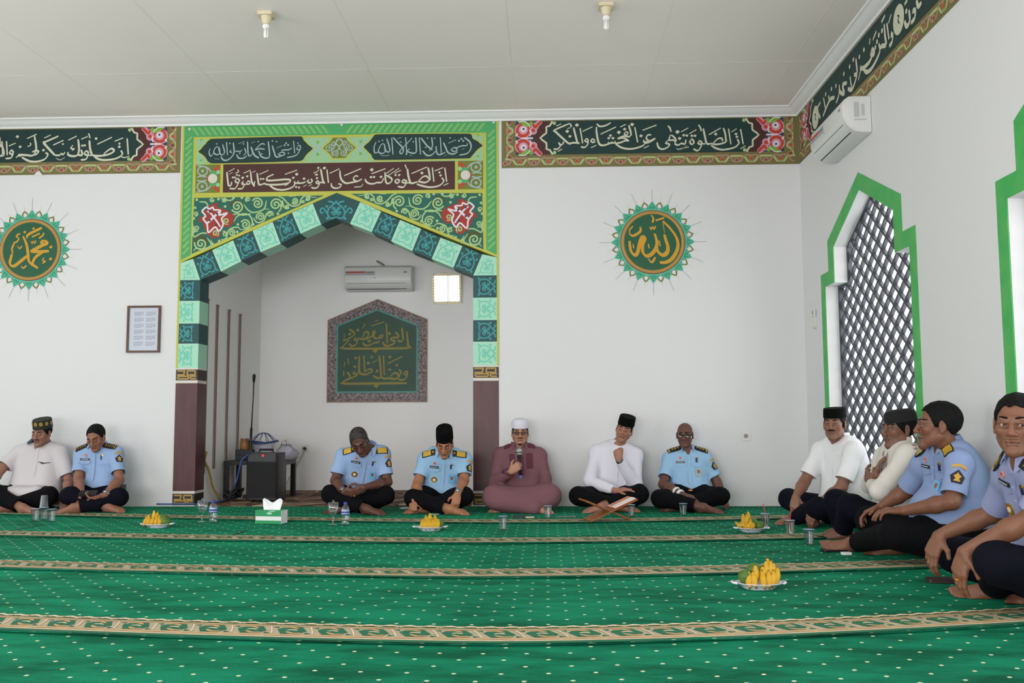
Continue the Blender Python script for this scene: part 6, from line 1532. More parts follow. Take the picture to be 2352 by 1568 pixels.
def vnormals(Vv, Q):
    n = np.cross(Vv[Q[:, 2]]-Vv[Q[:, 0]], Vv[Q[:, 3]]-Vv[Q[:, 1]]); N = np.zeros_like(Vv)
    for k in range(4): np.add.at(N, Q[:, k], n)
    return N/(np.linalg.norm(N, axis=1, keepdims=True)+1e-12)
def folds(P, seed=0, amp=0.004, sc_=1.0, axis=(0.3, 0.2, 1)):
    r = np.random.RandomState(seed); out = np.zeros(len(P)); a = unit(axis)
    for k in range(7):
        d = unit(r.randn(3)+a*0.8); f = (16+r.rand()*34)*sc_; ph = r.rand()*6.3
        w = np.sin(P@unit(r.randn(3))*(9+8*r.rand())+r.rand()*6)*1.1
        s_ = np.sin(P@d*f+w*1.6+ph); env = 0.5+0.5*np.sin(P@unit(r.randn(3))*7+r.rand()*6)
        out += (np.abs(s_)**0.7*np.sign(s_)-0.3)*env/(1+0.4*k)
    return out*amp*0.55
def to_object(name, Vv, Q, mats, parent, colors=None, smooth=True):
    inv = np.array(world_of(parent).inverted())
    Pn = Vv@inv[:3, :3].T+inv[:3, 3]
    me = bpy.data.meshes.new(name); nv, nf = len(Pn), len(Q)
    me.vertices.add(nv); me.vertices.foreach_set('co', Pn.astype(f32).ravel())
    me.loops.add(nf*4); me.loops.foreach_set('vertex_index', Q.astype(np.int32).ravel())
    me.polygons.add(nf); me.polygons.foreach_set('loop_start', np.arange(0, nf*4, 4, dtype=np.int32))
    try: me.polygons.foreach_set('loop_total', np.full(nf, 4, np.int32))
    except Exception: pass
    me.update(calc_edges=True)
    me.polygons.foreach_set('use_smooth', np.ones(nf, bool))
    for m in (mats if isinstance(mats, (list, tuple)) else [mats]): me.materials.append(m)
    if colors is not None:
        a = me.color_attributes.new('tone', 'FLOAT_COLOR', 'POINT')
        a.data.foreach_set('color', np.concatenate([colors, np.ones((nv, 1))], 1).astype(f32).ravel())
    o = bpy.data.objects.new(name, me); COL.objects.link(o); o.parent = parent
    return o
def skin_mat():
    if 'skin' in MATS: return MATS['skin']
    m = bpy.data.materials.new('skin'); m.use_nodes = True; n = m.node_tree.nodes; L = m.node_tree.links; b = n['Principled BSDF']
    a = n.new('ShaderNodeAttribute'); a.attribute_name = 'tone'; L.new(a.outputs['Color'], b.inputs['Base Color'])
    b.inputs['Roughness'].default_value = 0.5; b.inputs['Subsurface Weight'].default_value = 0.0; b.inputs['Specular IOR Level'].default_value = 0.4
    t = n.new('ShaderNodeTexNoise'); t.inputs['Scale'].default_value = 90; tc = n.new('ShaderNodeTexCoord'); L.new(tc.outputs['Object'], t.inputs['Vector'])
    bp = n.new('ShaderNodeBump'); bp.inputs['Strength'].default_value = 0.08; bp.inputs['Distance'].default_value = 0.01
    L.new(t.outputs['Fac'], bp.inputs['Height']); L.new(bp.outputs['Normal'], b.inputs['Normal'])
    MATS['skin'] = m; return m
def cloth(name, rgb, **k): return mat(name, rgb, 0.88, bump=0.25, bscale=260, spec=0.12, **k)
m_hair = mat('hair_black', (15, 13, 13), 0.7, noise=0.4, nscale=60, bump=0.6, bscale=120, spec=0.2)
m_hairg = mat('hair_greying', (62, 56, 54), 0.6, noise=0.6, nscale=40, bump=0.4, bscale=140, rgb2=(26, 22, 22))
m_capb = mat('cap_black_velvet', (9, 9, 10), 0.9, spec=0.12, bump=0.15, bscale=200)
m_eyew = mat('eye_white', (168, 154, 144), 0.3); m_iris = mat('eye_iris', (30, 18, 14), 0.15)
m_tr = cloth('trousers_black', (13, 13, 16)); m_trn = cloth('trousers_navy', (14, 15, 26))
m_blue = cloth('uniform_light_blue', (150, 176, 214)); m_blue2 = cloth('uniform_sky_blue', (150, 188, 220)); m_blue3 = cloth('uniform_grey_blue', (136, 154, 192)); m_blue4 = cloth('uniform_lilac_blue', (144, 150, 186))
m_wht = cloth('shirt_white', (222, 220, 230)); m_wht2 = cloth('shirt_warm_white', (206, 200, 202)); m_wht3 = cloth('shirt_cream_white', (214, 210, 202)); m_wht4 = cloth('shirt_bright_white', (232, 232, 234))
m_robe = cloth('robe_dusty_maroon', (122, 86, 92)); m_robe2 = mat('robe_red_panel', (104, 38, 50), 0.8, noise=0.5, nscale=50, rgb2=(74, 46, 58), stretch=(8, 8, 0.6))
m_ep = mat('epaulette_black', (24, 24, 28), 0.6); m_epg = mat('epaulette_gold', (204, 166, 60), 0.4, metal=0.2)
m_badge = mat('patch_navy', (26, 26, 44), 0.6); m_badgeg = mat('patch_gold', (196, 150, 50), 0.5); m_tag = mat('name_tag_dark', (36, 38, 40), 0.4); m_tagl = mat('name_tag_line', (196, 196, 190), 0.5)
m_card = mat('id_card_blue', (110, 176, 214), 0.35); m_steel = mat('watch_steel', (180, 182, 186), 0.25, metal=0.9); m_goldm = mat('gold_metal', (214, 164, 60), 0.3, metal=0.8)

def head_frame(az, pitch, roll):
    a, p, r = map(math.radians, (az, pitch, roll))
    F = np.array([math.sin(a)*math.cos(p), -math.cos(a)*math.cos(p), -math.sin(p)])
    U = np.array([math.sin(a)*math.sin(p), -math.cos(a)*math.sin(p), math.cos(p)])
    S = np.cross(U, F)
    U2 = U*math.cos(r)+S*math.sin(r); S2 = np.cross(U2, F)
    return S2, F, U2
def add_hand(B, wr, D, N, T, curls=(20, 30, 20), sc_=1.0, spread=0.0, thumb=(0.75, 0.55, 0.25), rw=0.027):
    wr = V3(wr); D = unit(D); N = V3(N); N = unit(N-D*(N@D)); T0 = np.cross(D, N); T = T0 if T0@V3(T) > 0 else -T0
    q = sc_; off = (0.029, 0.0095, -0.0095, -0.027); ln = (0.086, 0.090, 0.086, 0.077)
    for i in range(4):
        k_ = wr+D*ln[i]*q+T*off[i]*q
        B.cone(wr+T*off[i]*0.55*q+D*0.008, k_, 0.0155*q, 0.0115*q, 0.012)
    B.ell(wr+D*0.048*q+N*0.002, (D, N, T), (0.046*q, 0.0155*q, 0.036*q), 0.012)
    ph = ((0.043, 0.026, 0.020), (0.047, 0.029, 0.021), (0.043, 0.027, 0.020), (0.034, 0.020, 0.018))
    tips = []
    for i in range(4):
        p = wr+D*ln[i]*q+T*off[i]*q; ang = 0; rr = (0.0092, 0.0096, 0.0092, 0.0082)[i]*q
        cv = [c*(0.9+0.08*i) for c in curls]
        for j in range(3):
            ang += math.radians(cv[j]); lat = T*spread*(1.5-i)*0.3
            d = unit(D*math.cos(ang)+N*math.sin(ang)+lat); e = p+d*ph[i][j]*q
            B.cone(p, e, rr*(1-0.07*j), rr*(0.93-0.07*j), 0.004 if j else 0.008); p = e
        tips.append(p)
    b = wr+D*0.026*q+T*0.024*q; d = unit(T*thumb[0]+D*thumb[1]+N*thumb[2]); e = b+d*0.046*q
    B.cone(wr+D*0.012+T*0.010, b, 0.015*q, 0.0145*q, 0.012); B.cone(b, e, 0.0135*q, 0.0105*q, 0.010)
    d2 = unit(T*thumb[0]*0.45+D*(thumb[1]+0.35)+N*(thumb[2]+0.15)); B.cone(e, e+d2*0.030*q, 0.0105*q, 0.0085*q, 0.004)
    return tips
def add_foot(B, an, D, N, T, sc_=1.0):
    an = V3(an); D = unit(D); N = V3(N); N = unit(N-D*(N@D)); T0 = np.cross(D, N); T = T0 if T0@V3(T) > 0 else -T0; q = sc_
    B.ball(an-D*0.028*q+N*0.028*q, 0.031*q, 0.02); B.cone(an, an-D*0.028*q+N*0.028*q, 0.034*q, 0.030*q, 0.02)
    B.cone(an+N*0.008*q, an+D*0.105*q+N*0.030*q+T*0.012*q, 0.036*q, 0.023*q, 0.02); B.cone(an+N*0.02*q-T*0.01*q, an+D*0.10*q+N*0.033*q-T*0.022*q, 0.030*q, 0.019*q, 0.02)
    for i, (o, l, r, st) in enumerate(((0.030, 0.050, 0.0125, 0.118), (0.012, 0.046, 0.0090, 0.122), (-0.003, 0.041, 0.0085, 0.118), (-0.016, 0.035, 0.0080, 0.110), (-0.029, 0.029, 0.0078, 0.098))):
        a_ = an+D*st*q+T*o*q+N*0.034*q; B.cone(a_, a_+D*l*q+N*0.004*q, r*1.15*q, r*q, 0.006)
def project_patch(F, c, out, up, ring, off, center=True):
    """points of a flat outline laid on the cloth"""
    out = unit(out); up = V3(up); up = unit(up-out*(up@out)); lat = np.cross(up, out)
    lat = -lat if False else lat
    pts = []
    for u, v in ring:
        o = V3(c)+lat*u+up*v+out*0.12
        p = F.hit(o, -out, 0.3); pts.append(p)
    P = np.array(pts); n = F.grad(P)
    return P+n*off
def patch(F, c, out, up, ring, off, name, m, parent, flip=False):
    """fan shaped patch following the cloth, ring densified"""
    R = []
    for i in range(len(ring)):
        a = np.array(ring[i]); b = np.array(ring[(i+1) % len(ring)]); R += [tuple(a), tuple((a+b)/2)]
    cen = np.mean(np.array(ring), 0); mid = [tuple((np.array(p)+cen)/2) for p in R]
    P1 = project_patch(F, c, out, up, R, off); P2 = project_patch(F, c, out, up, mid, off); P0 = project_patch(F, c, out, up, [tuple(cen)], off); PB = project_patch(F, c, out, up, R, -0.002)
    n = len(R); vs = np.concatenate([P1, P2, P0, PB]); fs = []
    for i in range(n):
        j = (i+1) % n; fs += [(i, j, n+j, n+i), (n+i, n+j, 2*n), (2*n+1+i, 2*n+1+j, j, i)]
    mb = MB(); mb.add(vs, fs); return mb.build(name, [m], parent, auto=50)
def rect(w, h, x=0, y=0): return [(x-w/2, y-h/2), (x+w/2, y-h/2), (x+w/2, y+h/2), (x-w/2, y+h/2)]

def lathe_head(c, fr, prof, rs, rf, name, m, parent, cu=0.0, cf=-0.012, tilt=0.0, seg=36, rim=None):
    """cap: elliptical rings in the head frame; prof = (scale, height)"""
    S, F, U = fr; ct, st = math.cos(math.radians(tilt)), math.sin(math.radians(tilt))
    F2 = F*ct-U*st; U2 = U*ct+F*st
    mb = MB(); vs = []; fs = []
    for sc_, h in prof:
        for k in range(seg):
            a = 2*math.pi*k/seg
            vs.append(c+F*cf+U*cu+S*(rs*sc_*math.cos(a))+F2*(rf*sc_*math.sin(a))+U2*h)
    for i in range(len(prof)-1):
        for k in range(seg): k2 = (k+1) % seg; fs.append((i*seg+k, i*seg+k2, (i+1)*seg+k2, (i+1)*seg+k))
    mb.add(vs, fs); return mb.build(name, [m], parent, auto=50)

def floor_clamp(Vv):
    i = np.where(Vv[:, 2] < 0.03)[0]
    for k in i: Vv[k, 2] = max(Vv[k, 2], zrun(Vv[k, 0], Vv[k, 1])+0.0008)
    return Vv
def person(cfg):
    """cfg holds joints measured in the room (metres)"""
    J = {k: V3(v) for k, v in cfg['J'].items()}
    base = cfg['base']; T = thing('person', cfg['label'], 'person', tuple(base), 0, 'seated men')
    h = cfg.get('h', 0.0045); fat = cfg.get('fat', 0.0)
    H, N = J['hip'], J['neck']; up = unit(N-H)
    S = unit(J['shB']-J['shA']); S = unit(S-up*(S@up)); fwd = np.cross(S, up)
    Sh = unit(J.get('hipB', H+S)-H) if 'hipB' in J else S
    hs = cfg.get('hs', 0.94); hc = J['head']; fr = head_frame(*cfg['look']); hS, hF, hU = fr
    def hp(s, f, u): return hc+(hS*s+hF*f+hU*u)*hs
    B = Field()
    # torso
    lev = [(-0.02, 0.085, 0.098), (0.16, 0.080, 0.104), (0.34, 0.070, 0.100), (0.52, 0.074, 0.102), (0.70, 0.088, 0.100), (0.84, 0.090, 0.080), (0.93, 0.070, 0.062)]
    bulge = cfg.get('bulge', 0.03)
    tors = []
    for t, hw, r in lev:
        c = H+(N-H)*t-fwd*bulge*math.sin(math.pi*min(1, max(0, t)))
        ss = unit(Sh*(1-min(1, max(0, t)))+S*min(1, max(0, t))); g = fat*math.exp(-((t-0.25)/0.28)**2)
        tors.append((c-ss*(hw+g*0.4), c+ss*(hw+g*0.4), r+g)); B.cone(tors[-1][0], tors[-1][1], r+g, r+g, 0.05)
    belly = None
    if cfg.get('belly'):
        belly = (H+(N-H)*0.30+fwd*(0.05+cfg['belly']*0.5), (0.15+cfg['belly']*0.3, 0.10+cfg['belly']*0.6, 0.14)); B.ell(belly[0], (S, fwd, up), belly[1], 0.06)
    for q in 'AB':
        B.cone(N-up*0.045, J['sh'+q]-up*0.005, 0.052, 0.050, 0.05)
    # neck and head
    B.cone(N-up*0.03, hp(0, -0.018, -0.055), 0.060, 0.054*hs, 0.04)
    B.ell(hp(0, -0.014, 0.042), fr, (0.074*hs, 0.092*hs, 0.083*hs), 0.02)
    B.ell(hp(0, 0.040, -0.024), fr, (0.060*hs, 0.050*hs, 0.076*hs), 0.03)
    jw = cfg.get('jaw', 1.0)
    for s in (-1, 1):
        B.cone(hp(s*0.050*jw, 0.004, -0.046), hp(s*0.012, 0.074, -0.094), 0.021*hs*jw, 0.019*hs, 0.025)
        B.ball(hp(s*0.043, 0.060, -0.012), 0.022*hs, 0.02)
    B.ball(hp(0, 0.079, -0.097), 0.0175*hs, 0.02)
    B.cone(hp(-0.036, 0.083, 0.031), hp(0.036, 0.083, 0.031), 0.011*hs, 0.011*hs, 0.014)
    for s in (-1, 1): B.ball(hp(s*0.032, 0.104, 0.010), 0.0145*hs, 0.012, 's')
    if cfg.get('eyes', 'open') == 'closed':
        for s in (-1, 1): B.ell(hp(s*0.032, 0.082, 0.010), fr, (0.0165*hs, 0.0125*hs, 0.0125*hs), 0.004)
    else:
        for s in (-1, 1):
            B.cone(hp(s*0.019, 0.088, 0.0165+cfg.get('lid', 0)), hp(s*0.046, 0.081, 0.0150+cfg.get('lid', 0)), 0.0068*hs, 0.0062*hs, 0.006)
            B.cone(hp(s*0.020, 0.088, 0.0010), hp(s*0.045, 0.080, 0.0018), 0.0058*hs, 0.0052*hs, 0.006)
    nz = cfg.get('nose', 1.0)
    B.cone(hp(0, 0.090, 0.020), hp(0, 0.110*nz, -0.022), 0.0080*hs, 0.0125*hs, 0.010)
    for s in (-1, 1): B.ell(hp(s*0.0135, 0.099, -0.027), fr, (0.0095*hs, 0.011*hs, 0.008*hs), 0.006)
    B.cone(hp(-0.018, 0.089, -0.0535), hp(0.018, 0.089, -0.0535), 0.0068*hs, 0.0068*hs, 0.006); B.ball(hp(0, 0.094, -0.0525), 0.0065*hs, 0.006)
    B.cone(hp(-0.015, 0.089, -0.0665), hp(0.015, 0.089, -0.0665), 0.0074*hs, 0.0074*hs, 0.006)
    for s in (-1, 1):
        B.ell(hp(s*0.078, -0.008, 0.004), (hS*0.96+hF*s*-0.28, hF+hS*s*0.28, hU), (0.0085*hs, 0.020*hs, 0.032*hs), 0.008)
        B.ell(hp(s*0.085, -0.004, 0.006), fr, (0.006*hs, 0.010*hs, 0.018*hs), 0.006, 's'); B.ball(hp(s*0.077, -0.002, -0.026), 0.009*hs, 0.006)
    # arms, hands
    for q in 'AB':
        sh, el, wr = J['sh'+q], J['el'+q], J['wr'+q]
        B.ball(sh, 0.056, 0.03); B.cone(sh, el, 0.052, 0.041, 0.03)
        m_ = el+(wr-el)*0.32; B.cone(el, m_, 0.041, 0.043, 0.02); B.cone(m_, wr, 0.043, 0.0265, 0.02)
        hd = cfg['hand'+q]
        add_hand(B, wr, hd[0], hd[1], hd[2], *hd[3:])
    # legs, feet
    thigh = 0.098; 
    for q, s in (('A', -1), ('B', 1)):
        hj = H+Sh*s*0.09; kn, an = J['kn'+q], J['an'+q]
        B.cone(hj, kn, thigh, 0.060, 0.04); m_ = kn+(an-kn)*0.3; B.cone(kn, m_, 0.058, 0.054, 0.03); B.cone(m_, an, 0.054, 0.035, 0.02)
        ft = cfg['foot'+q]; add_foot(B, an, *ft)
    Vv, Q = B.mesh(h); Vv = floor_clamp(Vv)
    # skin tones: lips, beard shadow, eye sockets
    col = np.tile(np.array(lin(cfg['skin'])[:3]), (len(Vv), 1))
    L_ = (Vv-hc)/hs; ls, lf, lu = L_@hS, L_@hF, L_@hU; near = (np.abs(ls) < 0.1) & (np.abs(lf) < 0.15) & (np.abs(lu) < 0.15)
    def blend(mask, rgb, a): col[mask] = col[mask]*(1-a)+np.array(lin(rgb)[:3])*a
    lips = near & (lf > 0.075) & (np.abs(ls) < 0.024) & (np.abs(lu+0.060) < 0.0125-np.abs(ls)*0.34)
    blend(lips, cfg.get('lips', (112, 60, 52)), 0.5); blend(lips & (np.abs(lu+0.0600) < 0.0028), (50, 26, 24), 0.85)
    jaw = near & (lf > 0.02) & (lu < -0.035) & ~lips; blend(jaw, (60, 46, 42), cfg.get('beard', 0.10))
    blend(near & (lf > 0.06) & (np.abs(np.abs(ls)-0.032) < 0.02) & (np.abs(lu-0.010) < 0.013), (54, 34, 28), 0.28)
    blend(near & (lf > 0.05) & (np.abs(ls) < 0.022) & (lu < -0.005) & (lu > -0.04), (170, 90, 70), 0.12)
    if cfg.get('crown'):            # shaved scalp: slightly different tone
        blend(near & (lu-0.05 > 0.55*(lf-0.03)) , (86, 60, 52), 0.25)
    nn = np.sin(Vv@np.array([61., 23, 37]))*np.sin(Vv@np.array([17., 71, 29])); col *= (1+0.05*nn)[:, None]
    body = to_object('body', Vv, Q, skin_mat(), T, np.clip(col, 0, 1))
    # eyes, brows, moustache
    if cfg.get('eyes', 'open') != 'closed':
        for s in (-1, 1):
            mb = MB(); c = hp(s*0.032, 0.0775, 0.0090); mb.sphere(tuple(c), 0.0126*hs, 14, 10); e = mb.build('eye', [m_eyew], T, smooth=True)
            gz = cfg.get('gaze', 0.0); mb = MB(); c2 = hp(s*0.032+gz*0.004, 0.0832, 0.0092); mb.sphere(tuple(c2), 0.0078*hs, 10, 8); mb.build('iris', [m_iris], e, smooth=True)
    for s in (-1, 1):
        pts = np.array([hp(s*x, 0.10, 0.034+0.004*math.sin((x-0.012)/0.042*2.4)) for x in (0.013, 0.022, 0.031, 0.040, 0.050)])
        pr = [B.hit(p+hF*0.03, -hF, 0.12)-hF*0.0018 for p in pts]
        mb = MB(); mb.tube([tuple(p) for p in pr], [0.0034, 0.0050, 0.0048, 0.0040, 0.0020], 8); mb.build('eyebrow', [m_hair], T, smooth=True)
    if cfg.get('moustache'):
        pts = [hp(x, 0.12, -0.0405-0.10*abs(x)) for x in (-0.030, -0.02, -0.010, 0, 0.010, 0.02, 0.030)]
        pr = [tuple(B.hit(p+hF*0.02, -hF, 0.12)) for p in pts]; r_ = 0.0045*cfg['moustache']
        mb = MB(); mb.tube(pr, [r_*0.4, r_*0.9, r_*1.1, r_*0.9, r_*1.1, r_*0.9, r_*0.4], 8); mb.build('moustache', [m_hair], T, smooth=True)
    if cfg.get('goatee'):
        pts = [hp(x, 0.12, -0.088-0.012*math.cos(x*60)) for x in (-0.022, -0.011, 0, 0.011, 0.022)]
        pr = [tuple(B.hit(p+hF*0.02, -hF, 0.12)) for p in pts]; mb = MB(); mb.tube(pr, [0.003, 0.006, 0.008, 0.006, 0.003], 8); mb.build('beard', [m_hair], T, smooth=True)
    # hair
    hr = cfg.get('hair')
    if hr:
        t_, front, sidel, m_ = hr         # thickness on top, hairline height, height over the ears
        Hf = Field(); Hf.ell(hp(0, -0.016, 0.040), fr, ((0.074+t_*0.75)*hs, (0.092+t_)*hs, (0.083+t_)*hs), 0.0)
        def cutf(X, Y, Z):
            px, py, pz = X-hc[0], Y-hc[1], Z-hc[2]
            a = (px*hS[0]+py*hS[1]+pz*hS[2])/hs; f = (px*hF[0]+py*hF[1]+pz*hF[2])/hs; u = (px*hU[0]+py*hU[1]+pz*hU[2])/hs
            line = np.where(f > 0.030, sidel+(front-sidel)*np.clip((f-0.030)/0.030, 0, 1), np.where(f > -0.02, sidel, sidel-0.060*np.clip((-0.02-f)/0.06, 0, 1)))
            line = line+0.003*np.sin(a*150)+0.002*np.sin(f*210)
            return ((line-u)*0.8)*hs
        Hf.cut(cutf)
        Vh, Qh = Hf.mesh(min(h, 0.004)); Nh = vnormals(Vh, Qh); Vh = Vh+Nh*(0.0016*np.sin(Vh@np.array([210., 90, 130]))*np.sin(Vh@np.array([80., 190, 60])))[:, None]
        to_object('hair', Vh, Qh, m_, T)
    cp = cfg.get('cap')
    if cp:
        kind = cp[0]
        if kind == 'songkok':
            hgt, m_, tilt = cp[1], cp[2], cp[3]
            prof = [(0.97, 0.004), (1.0, 0.0), (1.0, 0.004), (0.985, hgt*0.5), (0.955, hgt*0.93), (0.93, hgt), (0.80, hgt*1.02), (0.55, hgt*0.985), (0.0, hgt*0.98)]
            c = lathe_head(hc, fr, [(a, b*hs) for a, b in prof], 0.0835*hs, 0.1035*hs, 'cap', m_, T, 0.060*hs, -0.014*hs, tilt)
        elif kind == 'dome':
            hgt, m_, tilt = cp[1], cp[2], cp[3]
            prof = [(0.97, 0.004), (1.0, 0.0), (1.005, 0.01), (1.0, hgt*0.45), (0.95, hgt*0.72), (0.80, hgt*0.9), (0.5, hgt*0.99), (0.0, hgt*1.02)]
            c = lathe_head(hc, fr, [(a, b*hs) for a, b in prof], 0.0835*hs, 0.1035*hs, 'cap', m_, T, 0.056*hs, -0.014*hs, tilt)
        if len(cp) > 4: cp[4](c, hc, fr, hs)
    # ---------------- shirt
    sm = cfg['shirt']; C = Field(); ease = cfg.get('ease', 0.013)
    for a, b, r in tors[(0 if cfg.get('untucked') else 1):]: C.cone(a, b, r+ease, r+ease, 0.055)
    if belly: C.ell(belly[0], (S, fwd, up), tuple(x+ease for x in belly[1]), 0.06)
    for q in 'AB':
        sh, el, wr = J['sh'+q], J['el'+q], J['wr'+q]
        C.cone(N-up*0.042, sh-up*0.004, 0.058, 0.058, 0.05); C.ball(sh, 0.064, 0.04)
    if cfg.get('untucked'):
        for a, b, r in cfg.get('tails', []): C.cone(a, b, r, r, 0.06)
        C.cone(H-S*0.12-up*0.02, H+S*0.12-up*0.02, 0.125, 0.125, 0.06)
    # opening at the neck
    C.cone(N-up*0.01, N+up*0.12, 0.058, 0.066, 0.008, 's')
    nv = cfg.get('vee', 0.05)
    if nv: C.cone(N+fwd*0.07+up*0.02, N+fwd*0.10-up*nv, 0.030, 0.006, 0.006, 's')
    if not cfg.get('untucked') and not cfg.get('robe'):
        wl = H+up*cfg.get('hem', 0.01)
        C.cut(lambda X, Y, Z: (wl[0]-X)*up[0]+(wl[1]-Y)*up[1]+(wl[2]-Z)*up[2])
    elif cfg.get('untucked'):
        C.cut(lambda X, Y, Z: (cfg.get('hemz', 0.02)-Z)+0*X+0*Y)
    sl = cfg.get('sleeve', 0.74)
    for q in 'AB':
        sh, el, wr = J['sh'+q], J['el'+q], J['wr'+q]
        if sl <= 1:
            en = sh+(el-sh)*sl; C.cone(sh, el, 0.062, 0.068, 0.035, 'u', sl); d = unit(el-sh)
            C.cone(en-d*0.028, en+d*0.03, 0.055, 0.062, 0.004, 's')
        else:
            C.cone(sh, el, 0.064, 0.060, 0.035); C.cone(el, wr, 0.060, 0.043, 0.03, 'u', sl-1)
    if cfg.get('robe'):
        for q, s in (('A', -1), ('B', 1)):
            hj = H+Sh*s*0.09; C.cone(hj, J['kn'+q], 0.118, 0.082, 0.07); C.cone(J['kn'+q], J['an'+q], 0.080, 0.062, 0.07)
        for a, b, r in cfg['robe']: C.cone(a, b, r, r, 0.07)
        C.cut(lambda X, Y, Z: (0.014-Z)+0*X+0*Y)
    Vc, Qc = C.mesh(h); Nc = vnormals(Vc, Qc); Vc = floor_clamp(Vc+Nc*(np.maximum(folds(Vc, cfg.get('seed', 1), cfg.get('fold', 0.0060)), -0.005)+0.0015)[:, None])
    shirt = to_object('robe' if cfg.get('robe') else 'shirt', Vc, Qc, sm, T)
    # ---------------- trousers
    if not cfg.get('robe'):
        D = Field(); 
        for a, b, r in tors[:(3 if 'hem' in cfg else 2)]: D.cone(a, b, r+0.008, r+0.008, 0.04)
        if belly and 'hem' in cfg: D.ell(belly[0], (S, fwd, up), tuple(x+0.006 for x in belly[1]), 0.05); wt = H+up*(cfg['hem']+0.004); D.cut(lambda X, Y, Z: (X-wt[0])*up[0]+(Y-wt[1])*up[1]+(Z-wt[2])*up[2]-0.25*np.maximum(0, (X-wt[0])*fwd[0]+(Y-wt[1])*fwd[1]-0.12)*8)
        for q, s in (('A', -1), ('B', 1)):
            hj = H+Sh*s*0.09; kn, an = J['kn'+q], J['an'+q]; D.cone(hj, kn, thigh+0.014+cfg.get('thick', 0), 0.078+cfg.get('thick', 0)*0.6, 0.05); D.cone(kn, an, 0.077, 0.058, 0.035, 'u', cfg.get('cuff', 0.86))
            e_ = kn+(an-kn)*cfg.get('cuff', 0.86); d_ = unit(an-kn); D.cone(e_-d_*0.03, e_+d_*0.03, 0.050, 0.054, 0.004, 's')
        D.cut(lambda X, Y, Z: (0.0135-Z)+0*X+0*Y)
        Vd, Qd = D.mesh(h); Nd = vnormals(Vd, Qd); dz = folds(Vd, cfg.get('seed', 1)+50, 0.0080, 0.8)
        Vd = floor_clamp(Vd+Nd*(np.maximum(dz, -0.004)+0.0015)[:, None])
        to_object('trousers', Vd, Qd, cfg['trousers'], T)
    if cfg.get('collar'):
        # fold-down collar: a stand round the neck and a leaf that ends in two points
        cm = cfg['collar']; gap = math.radians(cfg.get('collar_gap', 34)); n_ = 30; vs = []; fs = []
        fu = unit(fwd); tilt_ = 0.25
        for i in range(n_+1):
            a = gap+(2*math.pi-2*gap)*i/n_; d = fu*math.cos(a)+S*math.sin(a); fr_ = max(0.0, math.cos(a))
            pt = fr_**2
            cu_ = cfg.get('collar_up', 0.0); c0 = N+up*(0.006+cu_)+fu*(0.012+cu_*0.6)
            top = c0+d*0.062+up*(0.056-0.030*fr_)
            mid = c0+d*0.071+up*(0.058-0.030*fr_)
            low = c0+d*(0.094+0.022*pt+cu_*0.6)+up*(0.014-0.062*pt)
            low2 = low-d*0.004
            vs += [c0+d*0.058+up*-0.01, top, mid, low, low2]
        for i in range(n_):
            for k in range(4): fs.append((i*5+k, i*5+k+1, (i+1)*5+k+1, (i+1)*5+k))
        for e in (0, n_): fs.append((e*5+1, e*5+2, e*5+3, e*5+4) if e == 0 else (e*5+4, e*5+3, e*5+2, e*5+1))
        mb = MB(); mb.add(vs, fs); mb.build('collar', [cm], T, auto=40)
    cfg.update(C=C, B=B, T=T, shirt_ob=shirt, S=S, fwd=fwd, up=up, fr=fr, hp=hp, J=J)
    return cfg
def frontal(cf, u, v): return cf['J']['neck']+cf['S']*u-cf['up']*v
def put(cf, u, v, ring, name, m, off=0.003, out=None, parent=None, upv=None):
    return patch(cf['C'], frontal(cf, u, v), cf['fwd'] if out is None else out, cf['up'] if upv is None else upv, [(a, b) for a, b in ring], off, name, m, parent or cf['T'])
